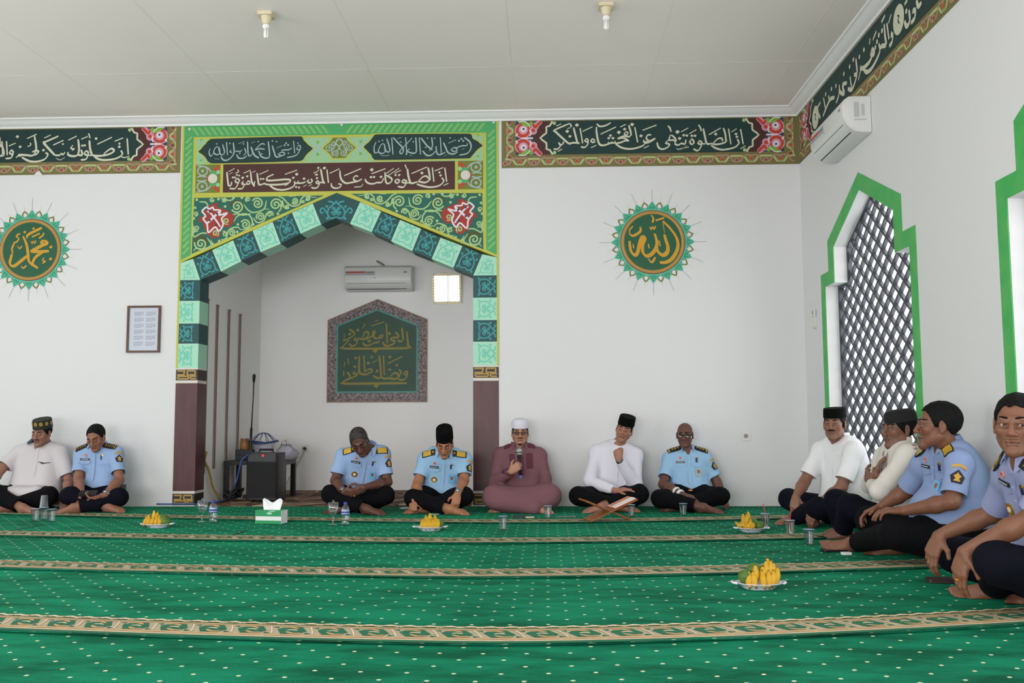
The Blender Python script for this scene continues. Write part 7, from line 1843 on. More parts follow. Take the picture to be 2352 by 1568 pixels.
def uniform_details(cf, ep='gold', round_badge=False, card=True, patchside='B', pocket=True, buckle=True):
    T, C, S, up, fwd, J = cf['T'], cf['C'], cf['S'], cf['up'], cf['fwd'], cf['J']
    sm = cf['shirt']
    if pocket:
        for u in (-0.078, 0.078):
            p = put(cf, u, 0.150, [(-0.050, 0.022), (-0.050, 0.0), (0, -0.016), (0.050, 0.0), (0.050, 0.022)], 'pocket_flap', sm, 0.0055)
    pl = put(cf, 0.0, 0.185, rect(0.030, 0.26), 'placket', sm, 0.0045)
    for v in (0.11, 0.17, 0.23, 0.29): put(cf, 0.0, v, [(0.0045*math.cos(t), 0.0045*math.sin(t)) for t in np.linspace(0, 2*math.pi, 7)[:-1]], 'button', m_tagl, 0.0065)
    b = put(cf, -0.078, 0.080, [(0.013*math.cos(t), 0.016*math.sin(t)) for t in np.linspace(0, 2*math.pi, 9)[:-1]], 'breast_badge', mat('badge_red_white', (206, 150, 140), 0.4), 0.006)
    put(cf, -0.078, 0.076, rect(0.012, 0.012), 'badge_centre', mat('badge_red', (190, 60, 50), 0.4), 0.0075, parent=b)
    t = put(cf, -0.078, 0.116, rect(0.078, 0.017), 'name_tag', m_tag, 0.0065); put(cf, -0.078, 0.116, rect(0.060, 0.005), 'tag_lettering', m_tagl, 0.0078, parent=t)
    k = put(cf, 0.070, 0.098, rect(0.014, 0.042), 'badge_clip', mat('clip_navy', (40, 44, 78), 0.4), 0.007)
    put(cf, 0.082, 0.078, [(0.008*math.cos(t_), 0.008*math.sin(t_)) for t_ in np.linspace(0, 2*math.pi, 7)[:-1]], 'pin', m_goldm, 0.007)
    if card:
        cd = put(cf, card if isinstance(card, float) else 0.080, 0.215, rect(0.055, 0.080), 'identity_card', cf.get('cardm', m_card), 0.008); put(cf, card if isinstance(card, float) else 0.080, 0.205, rect(0.022, 0.028), 'card_photo', mat('card_photo', (150, 84, 70), 0.4), 0.0095, parent=cd)
    if round_badge:
        r = put(cf, -0.070, 0.235, [(0.027*math.cos(t_), 0.027*math.sin(t_)) for t_ in np.linspace(0, 2*math.pi, 13)[:-1]], 'round_badge', m_goldm, 0.008)
        put(cf, -0.070, 0.235, [(0.013*math.cos(t_), 0.013*math.sin(t_)) for t_ in np.linspace(0, 2*math.pi, 9)[:-1]], 'badge_centre', mat('badge_pale', (226, 214, 190), 0.3), 0.0095, parent=r)
    # epaulettes lie on the shoulders
    for q, s in (('A', -1), ('B', 1)):
        a = J['neck']+S*s*0.070-up*0.015; e = J['sh'+q]+up*0.03+S*s*0.006
        c = (a+e)/2+fwd*0.026; ax = unit(e-a); out = unit(up*0.75+fwd*0.70); out = unit(out-ax*(out@ax)); lat = np.cross(ax, out)
        L_ = 0.125
        def ring(w, l, x=0, y=0): return rect(w, l, x, y)
        o = patch(C, c, out, ax, rect(0.054, L_), 0.0105, 'epaulette', m_ep, T)
        if ep == 'gold':
            patch(C, c+ax*0.012, out, ax, rect(0.044, 0.080), 0.0125, 'gold_panel', m_epg, o); patch(C, c-ax*0.048, out, ax, rect(0.014, 0.014), 0.0125, 'gold_button', m_goldm, o)
        elif ep == 'flowers':
            for k_ in (-0.036, -0.010, 0.016): patch(C, c+ax*k_, out, ax, [(0.010*math.cos(t_), 0.010*math.sin(t_)) for t_ in np.linspace(0, 2*math.pi, 7)[:-1]], 0.0125, 'gold_flower', m_goldm, o)
            patch(C, c+ax*0.050, out, ax, rect(0.052, 0.012), 0.0125, 'gold_bar', m_goldm, o)
        elif ep == 'bars':
            for k_ in (-0.03, -0.008, 0.014, 0.036): patch(C, c+ax*k_, out, ax, [(-0.016, -0.006), (0, 0.006), (0.016, -0.006), (0.0, 0.0)], 0.0125, 'gold_chevron', m_epg, o)
            patch(C, c+ax*0.055, out, ax, rect(0.050, 0.008), 0.0125, 'gold_bar', m_goldm, o)
    q = patchside; s = 1 if q == 'B' else -1
    sh, el = J['sh'+q], J['el'+q]; d = unit(el-sh); out = unit(cf.get('patchdir', fwd*0.75+S*s*0.65)); out = unit(out-d*(out@d))
    c = sh+d*0.095
    o = patch(C, c, out, -d, [(-0.034, 0.004), (0, 0.040), (0.034, 0.004), (0.024, -0.036), (-0.024, -0.036)], 0.005, 'sleeve_patch', m_badge, T)
    patch(C, c, out, -d, [(-0.018, 0.004), (-0.006, 0.012), (0, 0.026), (0.006, 0.012), (0.018, 0.004), (0.008, -0.010), (0.016, -0.026), (-0.016, -0.026), (-0.008, -0.010)], 0.0065, 'gold_emblem', m_badgeg, o)
    patch(C, sh+d*0.038, out, -d, [(-0.036, -0.010), (0, 0.000), (0.036, -0.010), (0.034, 0.004), (0, 0.014), (-0.034, 0.004)], 0.005, 'sleeve_bar', m_badgeg, T)
    if buckle:
        bz = J['hip']+up*0.085
        o = MB(); pts = []
        c = C.hit(bz+fwd*0.3, -fwd, 0.4)+fwd*0.008
        bl = MB(); ring_ = []
        for k_ in range(25):
            a = -1.5+3.0*k_/24; dd = fwd*math.cos(a)+S*math.sin(a); ring_.append(C.hit(J['hip']+up*max(0.035, cf.get('hem', 0)+0.012)+dd*0.35, -dd, 0.4)+dd*0.004)
        vs = [p+up*0.018 for p in ring_]+[p-up*0.018 for p in ring_]; fs = [(i, i+1, 25+i+1, 25+i) for i in range(24)]
        bl.add(vs, fs); belt = bl.build('belt', [mat('belt_black', (16, 16, 18), 0.4)], T, smooth=True)
        c = ring_[12]+fwd*0.004; M_ = Matrix((tuple(S)+(c[0],), tuple(fwd)+(c[1],), tuple(up)+(c[2],), (0, 0, 0, 1))); M_ = Matrix(((S[0], fwd[0], up[0], c[0]), (S[1], fwd[1], up[1], c[1]), (S[2], fwd[2], up[2], c[2]), (0, 0, 0, 1)))
        mb = MB(); mb.box((-0.026, -0.004, -0.018), (0.026, 0.005, 0.018), 0, M_); mb.build('buckle', [m_goldm], belt)
def watch(cf, q, r=0.032, m=None):
    J = cf['J']; d = unit(J['wr'+q]-J['el'+q]); c = J['wr'+q]-d*0.012
    a = unit(np.cross(d, [0.2, 0.3, 1])); b = np.cross(d, a)
    mb = MB(); ring = []
    for k in range(20):
        t = 2*math.pi*k/20; dd = a*math.cos(t)+b*math.sin(t); ring.append(cf['B'].hit(c+dd*0.08, -dd, 0.1)+dd*0.002)
    vs = [p+d*0.009 for p in ring]+[p-d*0.009 for p in ring]+[p+d*0.009+(p-c)*0.06 for p in ring]+[p-d*0.009+(p-c)*0.06 for p in ring]; n = 20; fs = []
    for k in range(n): k2 = (k+1) % n; fs += [(2*n+k, 2*n+k2, 3*n+k2, 3*n+k), (k, k2, 2*n+k2, 2*n+k), (n+k, 3*n+k, 3*n+k2, n+k2)]
    mb.add(vs, fs); w = mb.build('wristwatch', [m or m_blk], cf['T'], smooth=True)
    od = unit(V3(cf.get('watchdir', (0, -1, 0.4)))); od = unit(od-d*(od@d)); p = cf['B'].hit(c+od*0.08, -od, 0.1)
    M_ = Matrix(((d[0], np.cross(od, d)[0], od[0], p[0]), (d[1], np.cross(od, d)[1], od[1], p[1]), (d[2], np.cross(od, d)[2], od[2], p[2]), (0, 0, 0, 1)))
    mb = MB(); mb.lathe([(0.0185, 0.001), (0.0195, 0.005), (0.017, 0.0095), (0, 0.0097)], 18, M=M_); mb.build('watch_face', [m_steel], w, auto=40)
def ring_on(cf, q, p, d, r=0.0105, m=None):
    d = unit(d); a = unit(np.cross(d, [0.3, 0.2, 1])); b = np.cross(d, a); mb = MB()
    mb.tube([tuple(V3(p)+(a*math.cos(t)+b*math.sin(t))*r) for t in np.linspace(0, 2*math.pi, 17)[:-1]], 0.0022, 6, closed=True); mb.build('finger_ring', [m or m_goldm], cf['T'], smooth=True)
def glasses(cf, m):
    hp = cf['hp']; S, F, U = cf['fr']; T = cf['T']; first = None
    for s in (-1, 1):
        mb = MB(); mb.tube([tuple(hp(s*0.033+0.024*math.cos(t), 0.106-0.10*abs(0.024*math.cos(t))*0.5, 0.008+0.017*math.sin(t))) for t in np.linspace(0, 2*math.pi, 21)[:-1]], 0.0028, 6, closed=True)
        if s > 0:
            pass
        mb.tube([tuple(hp(s*0.056, 0.103, 0.014)), tuple(hp(s*0.078, 0.06, 0.014)), tuple(hp(s*0.083, 0.0, 0.014)), tuple(hp(s*0.082, -0.02, 0.004))], 0.0022, 6)
        if s < 0: mb.tube([tuple(hp(-0.010, 0.107, 0.012)), tuple(hp(0, 0.110, 0.015)), tuple(hp(0.010, 0.107, 0.012))], 0.0024, 6)
        g = mb.build('spectacles', [m], T, smooth=True)
        mb = MB(); mb.poly([tuple(hp(s*0.033+0.023*math.cos(t), 0.105-0.05*abs(0.023*math.cos(t)), 0.008+0.016*math.sin(t))) for t in np.linspace(0, 2*math.pi, 17)[:-1]]); mb.build('lens', [MATS.get('lens_tint') or lens_mat()], g)
def lens_mat():
    m = bpy.data.materials.new('lens_tint'); m.use_nodes = True; n = m.node_tree.nodes; L = m.node_tree.links
    n.remove(n['Principled BSDF']); t = n.new('ShaderNodeBsdfTransparent'); t.inputs[0].default_value = (0.62, 0.58, 0.56, 1); g = n.new('ShaderNodeBsdfGlossy'); g.inputs['Roughness'].default_value = 0.05
    x = n.new('ShaderNodeMixShader'); x.inputs[0].default_value = 0.08; L.new(t.outputs[0], x.inputs[1]); L.new(g.outputs[0], x.inputs[2]); L.new(x.outputs[0], n['Material Output'].inputs['Surface'])
    MATS['lens_tint'] = m; return m
# ================================================================== the seated men, joints measured from the photograph
W = lambda px, py, Y: at_y(px, py, Y)
def XYZ(px, Y, z): p = at_y(px, 1000, Y); return np.array([p[0], Y, z])
ZB = 0.013
OB = (0.25, 0.9, 0.3)
def legs(J, front, L=0.385, zA=0.062, zB=0.062, fy=(-0.13, -0.02), q=1):
    """crossed shins: the front one passes before the other"""
    out = {}
    for k, s in (('A', 1), ('B', -1)):
        kn = J['kn'+k]; y = fy[0] if k == front else fy[1]
        dz = (zA if k == 'A' else zB)-kn[2]; dx = math.sqrt(max(0.02, L*L-y*y-dz*dz))
        J['an'+k] = kn+np.array([s*dx, y, dz])
    return J
FOOT_A = ((0.95, -0.25, -0.05), (0.15, 0.55, -0.80), (0.2, -0.8, 0.4))     # toes to image right
FOOT_B = ((-0.95, -0.25, -0.05), (-0.15, 0.55, -0.80), (-0.2, -0.8, 0.4))

# ---- the bald man in glasses
J = dict(hip=XYZ(1581, 8.50, 0.112), neck=W(1577, 1037, 8.60), head=W(1573, 1000, 8.54), shA=W(1540, 1053, 8.58), shB=W(1618, 1053, 8.58), elA=W(1523, 1112, 8.42), elB=W(1647, 1108, 8.56), wrA=W(1570, 1137, 8.16), wrB=W(1655, 1141, 8.50), knA=W(1517, 1145, 8.20), knB=W(1654, 1139, 8.24))
legs(J, 'A')
c7 = person(dict(label='bald man in glasses and light blue uniform, bandage on one wrist, sitting cross-legged', base=XYZ(1581, 8.5, ZB), J=J, look=(-16, 4, 0), skin=(100, 66, 54), crown=True, shirt=m_blue2, trousers=m_tr, collar=m_blue2, seed=7, hs=0.93, jaw=0.95, beard=0.15,
    handA=((0.95, -0.15, -0.25), (0.1, 0.3, -0.95), (0, -0.9, 0.2), (25, 35, 20)), handB=((0.2, -0.6, -0.3), (0, -0.3, -0.9), (-0.8, -0.3, 0.2), (20, 25, 15)), footA=FOOT_A, footB=FOOT_B, cuff=0.80, cardm=mat('id_card_grey', (150, 172, 176), 0.35)))
uniform_details(c7, 'flowers'); glasses(c7, mat('glasses_dark', (34, 28, 28), 0.3))
d = unit(J['wrA']-J['elA']); mb = MB()
for k, t in enumerate((0.045, 0.105)):
    c_ = J['wrA']-d*t; mb.tube([tuple(c_-d*0.016), tuple(c_), tuple(c_+d*0.016)], [0.034+0.02*t*5*0.1, 0.036+0.06*t, 0.034+0.02*t], 16)
    mb.build('wrist_bandage', [mat('bandage_white', (226, 226, 226), 0.8)], c7['T'], smooth=True); mb = MB()
a_ = C7 = put(c7, -0.0, 0.0, rect(0.004, 0.004), 'collar_button', m_tagl, 0.004)
mb = MB(); b_ = J['neck']+c7['fwd']*0.058-c7['up']*0.012
mb.sphere(tuple(b_), 0.030, 12, 8, 0, (1.1, 0.8, 0.8)); mb.build('undershirt', [mat('undershirt_white', (226, 224, 226), 0.8)], c7['T'], smooth=True)

# ---- man in white shirt resting his chin on his fist
J = dict(hip=XYZ(1408, 8.50, 0.112), neck=W(1414, 1023, 8.58), head=W(1434, 988, 8.50), shA=W(1370, 1040, 8.56), shB=W(1459, 1045, 8.58), elA=W(1357, 1106, 8.42), elB=W(1459, 1112, 8.42), wrA=W(1414, 1127, 8.20), wrB=W(1421, 1056, 8.30), knA=W(1328, 1138, 8.20), knB=W(1469, 1134, 8.24))
legs(J, 'B')
c6 = person(dict(label='man in white shirt and black cap, chin on fist, behind the book stand', base=XYZ(1408, 8.5, ZB), J=J, look=(-14, 4, 16), skin=(158, 110, 88), shirt=m_wht, trousers=m_tr, collar=None, seed=6, sleeve=1.93, vee=0.0, hair=(0.004, 0.07, 0.0, m_hair), hs=0.93, beard=0.12,
    handA=((0.95, -0.1, 0.18), (0.1, 0.2, -0.95), (0.1, -0.6, 0.7), (15, 20, 12)), handB=((-0.12, 0.0, 1.0), (0.25, 0.9, 0.1), (0.9, 0.2, 0.1), (80, 90, 50), 1.0, 0.0, (0.30, 0.85, 0.35)), footA=FOOT_A, footB=FOOT_B, cap=('songkok', 0.086, m_capb, 8)))
put(c6, 0.0, 0.20, rect(0.028, 0.30), 'placket', m_wht, 0.004)
mb = MB(); Nk = J['neck']; mb.lathe([(0.066, -0.012), (0.068, 0.045), (0.064, 0.047), (0.060, -0.01)], 24, c=tuple(Nk+np.array([0.004, -0.005, 0.008])), cap=False); mb.build('collar', [m_wht], c6['T'], smooth=True)
watch(c6, 'B')

# ---- the man in the maroon robe with the microphone
J = dict(hip=XYZ(1198, 8.48, 0.112), neck=W(1193, 1029, 8.54), head=W(1194.5, 995, 8.50), shA=W(1150, 1046, 8.52), shB=W(1238, 1046, 8.54), elA=W(1137, 1108, 8.38), elB=W(1252, 1100, 8.44), wrA=W(1173, 1083, 8.19), wrB=W(1254, 1150, 8.12), knA=W(1136, 1140, 8.16), knB=W(1262, 1138, 8.18))
legs(J, 'A', fy=(-0.12, -0.03))
c5 = person(dict(label='man in dusty maroon robe, white cap and glasses speaking into a microphone', base=XYZ(1198, 8.48, ZB), J=J, look=(2, 3, 0), skin=(172, 124, 100), shirt=m_robe, trousers=m_tr, collar=m_robe, seed=5, sleeve=1.90, vee=0.02, hair=(0.004, 0.07, -0.01, m_hair), hs=0.95, jaw=1.06, fat=0.012, moustache=0.7, goatee=True, beard=0.1, fold=0.005,
    handA=((0.80, -0.10, 0.60), (0.20, 0.97, 0.0), (-0.5, 0.0, 0.85), (62, 74, 45), 1.0), handB=((0.18, -0.15, -0.95), (-0.2, 0.9, -0.1), (-0.6, -0.5, 0), (18, 22, 15)), footA=FOOT_A, footB=FOOT_B,
    robe=[(J['hip']+np.array([-0.08, -0.30, -0.045]), J['hip']+np.array([0.10, -0.30, -0.045]), 0.060), (J['knA']+np.array([0.02, -0.07, -0.05]), J['knB']+np.array([-0.05, -0.07, -0.055]), 0.055), (J['knA'], J['knB'], 0.085)], cap=('dome', 0.090, mat('cap_white_cotton', (216, 214, 226), 0.85, bump=0.2), 4)))
for u in (-0.10, 0.10):
    put(c5, u, 0.03, rect(0.085, 0.07), 'shoulder_panel', m_robe2, 0.004, out=c5['fwd']*0.7+c5['up']*0.7)
put(c5, 0.0, 0.15, rect(0.055, 0.22), 'front_panel', m_robe2, 0.004); put(c5, -0.075, 0.12, rect(0.05, 0.12), 'embroidered_panel', m_robe2, 0.004); put(c5, 0.085, 0.13, rect(0.06, 0.14), 'embroidered_panel', m_robe2, 0.004)
for q in 'AB':
    d = unit(J['wr'+q]-J['el'+q]); mb = MB(); c_ = J['wr'+q]-d*0.045
    mb.tube([tuple(c_-d*0.035), tuple(c_), tuple(c_+d*0.035)], [0.0490, 0.0470, 0.0440], 18); mb.build('cuff', [m_robe2], c5['T'], smooth=True)
glasses(c5, mat('glasses_brown', (60, 42, 36), 0.3)); watch(c5, 'A')
# the microphone he holds
hA = J['wrA']; Dh = unit((0.80, -0.10, 0.60)); pc = hA+Dh*0.088+np.array([0.012, 0.035, 0.0]); ax = unit((-0.06, 0.05, 1.0))
T = thing('handheld_microphone', 'black handheld microphone with silver head held by the robed man', 'microphone', tuple(pc), 0)
mb = MB(); mb.tube([tuple(pc-ax*0.085), tuple(pc-ax*0.02), tuple(pc+ax*0.095)], [0.012, 0.0145, 0.019], 14); mb.build('handle', [m_blk], T, smooth=True)
mb = MB(); mb.tube([tuple(pc-ax*0.110), tuple(pc-ax*0.086)], [0.0125, 0.013], 14); mb.build('end_cap', [mat('mic_blue', (40, 96, 190), 0.4)], T)
mb = MB(); mb.sphere(tuple(pc+ax*0.120), 0.029, 16, 12, 0, (1, 1, 1.15)); mb.build('microphone_grille', [mat('mic_silver', (190, 196, 194), 0.35, metal=0.6, bump=0.5, bscale=500)], T, smooth=True)
mb = MB(); mb.tube([tuple(pc+ax*0.112), tuple(pc+ax*0.124)], [0.0305, 0.0305], 16); mb.build('grille_ring', [mat('mic_dark_ring', (60, 62, 64), 0.4)], T)
ring_on(c5, 'A', hA+Dh*0.100+np.array([0.004, -0.010, -0.008]), (0.5, 0.5, 0.5), 0.011, m_steel)

# ---- officer with black cap, both hands down
J = dict(hip=XYZ(1014, 8.34, 0.112), neck=W(1022, 1039, 8.22), head=W(1021.5, 1020, 8.10), shA=W(978, 1055, 8.26), shB=W(1067, 1055, 8.26), elA=W(960, 1107, 8.18), elB=W(1066, 1103, 8.18), wrA=W(950, 1147, 8.00), wrB=W(1051, 1133, 7.98), knA=W(950, 1144, 8.06), knB=W(1066, 1139, 8.08))
legs(J, 'A', 0.37)
c4 = person(dict(label='officer in light blue uniform and tall black cap, both hands lowered to the carpet', base=XYZ(1014, 8.34, ZB), J=J, look=(0, 30, 1), skin=(160, 108, 78), eyes='closed', shirt=m_blue2, trousers=m_tr, collar=m_blue2, seed=4, hair=(0.004, 0.06, -0.005, m_hair), hs=0.92,
    handA=((-0.03, -0.12, -0.99), (0.3, 0.9, -0.1), (0.9, -0.3, 0), (70, 80, 50)), handB=((-0.16, -0.25, -0.95), (-0.1, 0.95, -0.2), (-0.9, -0.2, 0), (35, 45, 25)), footA=FOOT_A, footB=FOOT_B, cap=('songkok', 0.108, m_capb, 2), bulge=0.05))
uniform_details(c4, 'gold', True, 0.085); watch(c4, 'B', m=m_steel)

# ---- officer bowing his head, hands clasped
J = dict(hip=XYZ(824, 8.32, 0.112), neck=W(845, 1030, 8.16), head=W(826, 1014, 8.03), shA=W(788, 1048, 8.20), shB=W(879, 1043, 8.22), elA=W(770, 1103, 8.14), elB=W(890, 1107, 8.18), wrA=W(790, 1129, 7.93), wrB=W(836, 1119, 7.93), knA=W(760, 1134, 8.05), knB=W(885, 1136, 8.08))
legs(J, 'A', 0.39)
c3 = person(dict(label='officer in light blue uniform bowing his bare greying head, hands clasped in lap', base=XYZ(824, 8.32, ZB), J=J, look=(10, 38, -16), skin=(94, 61, 49), eyes='closed', shirt=m_blue, trousers=m_tr, collar=m_blue, seed=3, hair=(0.008, 0.085, 0.02, m_hairg), hs=0.98, jaw=1.05, fat=0.008,
    handA=((0.95, -0.25, -0.10), (0.25, 0.8, 0.35), (0, -0.2, 0.95), (40, 55, 30)), handB=((-0.86, -0.15, -0.42), (-0.2, 0.85, 0.3), (0, -0.3, 0.95), (45, 60, 35)), footA=FOOT_A, footB=FOOT_B, bulge=0.06))
uniform_details(c3, 'gold', True, 0.085); watch(c3, 'A')
ring_on(c3, 'A', J['wrA']+unit((0.95, -0.25, -0.10))*0.105+np.array([0, -0.012, -0.02]), (0.9, -0.2, -0.3), 0.0115)

# ---- officer reading his phone
J = dict(hip=XYZ(222, 8.46, 0.112), neck=W(226, 1027, 8.50), head=W(221, 1005, 8.40), shA=W(187, 1046, 8.48), shB=W(266, 1041, 8.50), elA=W(180, 1100, 8.36), elB=W(274, 1102, 8.38), wrA=W(187, 1134, 8.14), wrB=W(242, 1136, 8.12), knA=W(160, 1138, 8.16), knB=W(273, 1141, 8.20))
legs(J, 'B', 0.38)
c2 = person(dict(label='bareheaded officer in light blue uniform looking down at the phone in his hands', base=XYZ(222, 8.46, ZB), J=J, look=(0, 28, -2), skin=(144, 98, 78), eyes='closed', shirt=m_blue, trousers=m_trn, collar=m_blue, seed=2, hair=(0.011, 0.088, 0.02, m_hair), hs=0.95,
    handA=((0.80, -0.30, -0.40), (0.1, -0.3, 0.95), (-0.3, -0.8, 0.3), (22, 35, 25)), handB=((-0.85, -0.35, -0.25), (-0.1, -0.2, 0.95), (0.2, -0.9, 0.3), (25, 40, 25)), footA=FOOT_A, footB=FOOT_B, bulge=0.05))
uniform_details(c2, 'bars', False, False); watch(c2, 'B', m=m_steel)
p_ = (J['wrA']+J['wrB'])/2+np.array([-0.015, -0.06, 0.012])
T = thing('mobile_phone', 'black phone held in both hands by the bareheaded officer on the left', 'phone', tuple(p_), 0, 'phones in use')
Mp = Matrix.Translation(tuple(p_)) @ rotM('Z', 8) @ rotM('X', 32)
mb = MB(); mb.rbox((-0.075, -0.038, 0.0), (0.075, 0.038, 0.009), 0.008, 0, Mp); mb.build('case', [m_blk], T)
mb = MB(); mb.rbox((-0.068, -0.034, 0.0091), (0.068, 0.034, 0.0100), 0.005, 0, Mp); mb.build('screen', [m_skinphone], T)
mb = MB(); q_ = J['hip']+np.array([0.235, 0.03, 0.06]); mb.rbox((q_[0]-0.025, q_[1]-0.06, 0.10), (q_[0]+0.025, q_[1]+0.06, 0.235), 0.012); pz = mb.build('belt_pouch', [m_blk], c2['T'], auto=40)
mb = MB(); mb.sphere((q_[0]+0.02, q_[1]-0.062, 0.155), 0.010, 10, 8); mb.build('clasp', [m_steel], pz, smooth=True)

# ---- man in white shirt and embroidered cap
J = dict(hip=XYZ(82, 8.46, 0.112), neck=W(93, 1023, 8.54), head=W(97, 996, 8.46), shA=W(45, 1040, 8.50), shB=W(137, 1040, 8.54), elA=W(2, 1078, 8.36), elB=W(159, 1104, 8.50), wrA=W(-34, 1128, 8.20), wrB=W(150, 1134, 8.36), knA=W(-14, 1132, 8.18), knB=W(112, 1138, 8.20))
legs(J, 'A', 0.39)
def embroid(cob, hc, fr, hs):
    S, F, U = fr; ob = []
    for k in range(7):
        a = math.radians(-95+k*32); d = F*math.cos(a)+S*math.sin(a); mb = MB()
        c_ = hc+U*(0.112*hs)+F*(-0.014*hs)+(F*math.cos(a)*0.1035+S*math.sin(a)*0.0835)*hs*0.985; n_ = unit(F*math.cos(a)/0.1035+S*math.sin(a)/0.0835); l_ = np.cross(U, n_)
        mb.poly([tuple(c_+n_*0.004+l_*0.017*math.cos(t)+U*0.019*math.sin(t)) for t in np.linspace(0, 2*math.pi, 13)[:-1]]); mb.build('embroidered_disc', [mat('embroidery_gold', (150, 126, 56), 0.6)], cob)
c1 = person(dict(label='man in untucked white shirt and embroidered dark cap at the far left of the wall', base=XYZ(82, 8.46, ZB), J=J, look=(-8, 12, 3), skin=(148, 104, 86), eyes='closed', shirt=m_wht2, trousers=m_tr, collar=mat('collar_patterned', (78, 92, 108), 0.8, noise=0.5, nscale=70), seed=11, hair=(0.005, 0.06, 0.0, m_hair), hs=0.95, fat=0.025, ease=0.018, sleeve=0.80, moustache=1.0, vee=0.055, collar_up=0.014, untucked=True, hemz=0.05, fold=0.005, tails=[(J['hip']+np.array([-0.10, -0.18, 0.03]), J['hip']+np.array([0.12, -0.16, 0.03]), 0.095), (J['hip']+np.array([0.16, 0.02, 0.05]), J['hip']+np.array([0.24, -0.02, -0.02]), 0.055)],
    handA=((-0.5, -0.5, -0.6), (0, 0.3, -0.9), (0.5, -0.8, 0), (25, 30, 20)), handB=((0.1, -0.5, -0.8), (0, 0.7, -0.6), (-0.9, 0, 0), (30, 35, 20)), footA=FOOT_A, footB=FOOT_B, cap=('songkok', 0.088, mat('cap_dark_olive', (48, 46, 36), 0.8, noise=0.5, nscale=60), 3, embroid)))
put(c1, 0.02, 0.18, rect(0.030, 0.28), 'placket', m_wht2, 0.004)
put(c1, 0.095, 0.175, [(-0.055, 0.014), (-0.012, -0.012), (0.055, 0.004), (0.055, 0.010), (-0.010, 0.0)], 'pocket_trim', mat('trim_dark', (52, 54, 60), 0.7), 0.005)

# ---- right wall: man in white shirt at the far window side
FL = ((-0.9, -0.4, -0.05), (-0.2, 0.3, -0.9), (0.3, -0.9, 0))
J = dict(hip=XYZ(1932, 7.16, 0.112), neck=W(1931, 1010, 7.10), head=W(1917, 976, 7.04), shA=W(1886, 1036, 7.24), shB=W(1962, 1036, 6.92), elA=W(1848, 1106, 7.22), elB=W(1932, 1120, 6.86), wrA=W(1828, 1140, 7.14), wrB=W(1874, 1164, 6.88), knA=W(1812, 1146, 7.50), knB=W(1880, 1166, 6.88), hipB=XYZ(1932, 7.16, 0.112)+np.array([0.25, -0.85, 0]))
J['anA'] = J['knA']+np.array([0.08, -0.36, 0.058-J['knA'][2]]); J['anB'] = J['knB']+np.array([-0.10, 0.34, 0.058-J['knB'][2]])
c8 = person(dict(label='man with moustache in short-sleeved white shirt and black cap beside the lattice window', base=XYZ(1932, 7.16, ZB), J=J, look=(-34, 0, 0), skin=(134, 94, 75), shirt=m_wht4, trousers=m_trn, collar=None, seed=8, h=0.0042, sleeve=0.78, vee=0.03, hair=(0.006, 0.06, -0.015, m_hair), hs=0.99, moustache=1.15, fat=0.02, ease=0.017, untucked=True, hemz=0.06, fold=0.005, tails=[(J['hip']+np.array([-0.14, -0.02, 0.03]), J['hip']+np.array([-0.08, -0.14, 0.03]), 0.08)],
    handA=((-0.22, -0.25, -0.95), (0.5, 0.8, -0.2), (0.3, -0.9, 0), (28, 30, 20)), handB=((-0.45, 0.05, -0.88), (0.5, 0.8, -0.2), (-0.4, -0.8, 0.3), (22, 28, 18)), footA=((-0.3, -0.9, -0.05), (0.5, 0.2, -0.85), (-0.8, 0.2, 0.3)), footB=FL, cap=('songkok', 0.072, m_capb, 6)))
put(c8, 0.0, 0.17, rect(0.028, 0.26), 'placket', m_wht4, 0.004); put(c8, 0.085, 0.15, rect(0.085, 0.10, 0, 0), 'breast_pocket', m_wht4, 0.0045)
mb = MB(); Nk = J['neck']; mb.lathe([(0.068, -0.014), (0.070, 0.045), (0.066, 0.047), (0.062, -0.01)], 24, c=tuple(Nk+np.array([-0.004, -0.004, 0.010])), cap=False); mb.build('collar', [m_wht4], c8['T'], smooth=True)
watch(c8, 'B')

# ---- man in cream white shirt seen in profile, arms folded
J = dict(hip=XYZ(2046, 6.10, 0.112), neck=W(2070, 1023, 5.98), head=W(2066, 988, 5.98), shA=W(2034, 1048, 6.20), shB=W(2088, 1046, 5.82), elA=W(2000, 1112, 6.28), elB=W(2022, 1128, 5.80), wrA=W(2010, 1104, 6.04), wrB=W(2003, 1112, 6.00), knA=W(1920, 1150, 6.45), knB=W(1952, 1162, 6.16), hipB=XYZ(2046, 6.10, 0.112)+np.array([0.02, -0.9, 0]))
J['anA'] = W(1932, 1216, 6.55); J['anB'] = W(1936, 1222, 6.34)
for k in 'AB': J['an'+k][2] = 0.058
c9 = person(dict(label='man in embroidered cream shirt and soft black cap shown in profile, hands folded at chest', base=XYZ(2046, 6.1, ZB), J=J, look=(-80, 0, 0), skin=(120, 82, 66), shirt=m_wht3, trousers=m_trn, collar=None, seed=9, h=0.0042, sleeve=1.88, vee=0.03, hair=(0.007, 0.06, -0.03, m_hair), hs=1.0, fat=0.015, ease=0.02, untucked=True, hemz=0.06, fold=0.006, tails=[(J['hip']+np.array([-0.10, -0.05, 0.03]), J['hip']+np.array([-0.10, 0.06, 0.03]), 0.09)],
    handA=((0.10, -0.25, 0.95), (0.9, -0.3, 0.1), (0.2, -0.9, 0.1), (15, 20, 12)), handB=((-0.10, 0.75, 0.6), (0.9, 0.3, 0.1), (0.1, -0.4, 0.9), (20, 25, 15)), footA=((-0.95, 0.1, -0.1), (0.1, 0, -1), (0.1, -0.9, 0)), footB=((-0.95, 0.15, -0.1), (0.1, 0, -1), (0.1, 0.9, 0)), cap=('dome', 0.080, mat('cap_soft_black', (20, 20, 22), 0.85), 8), cuff=0.9))
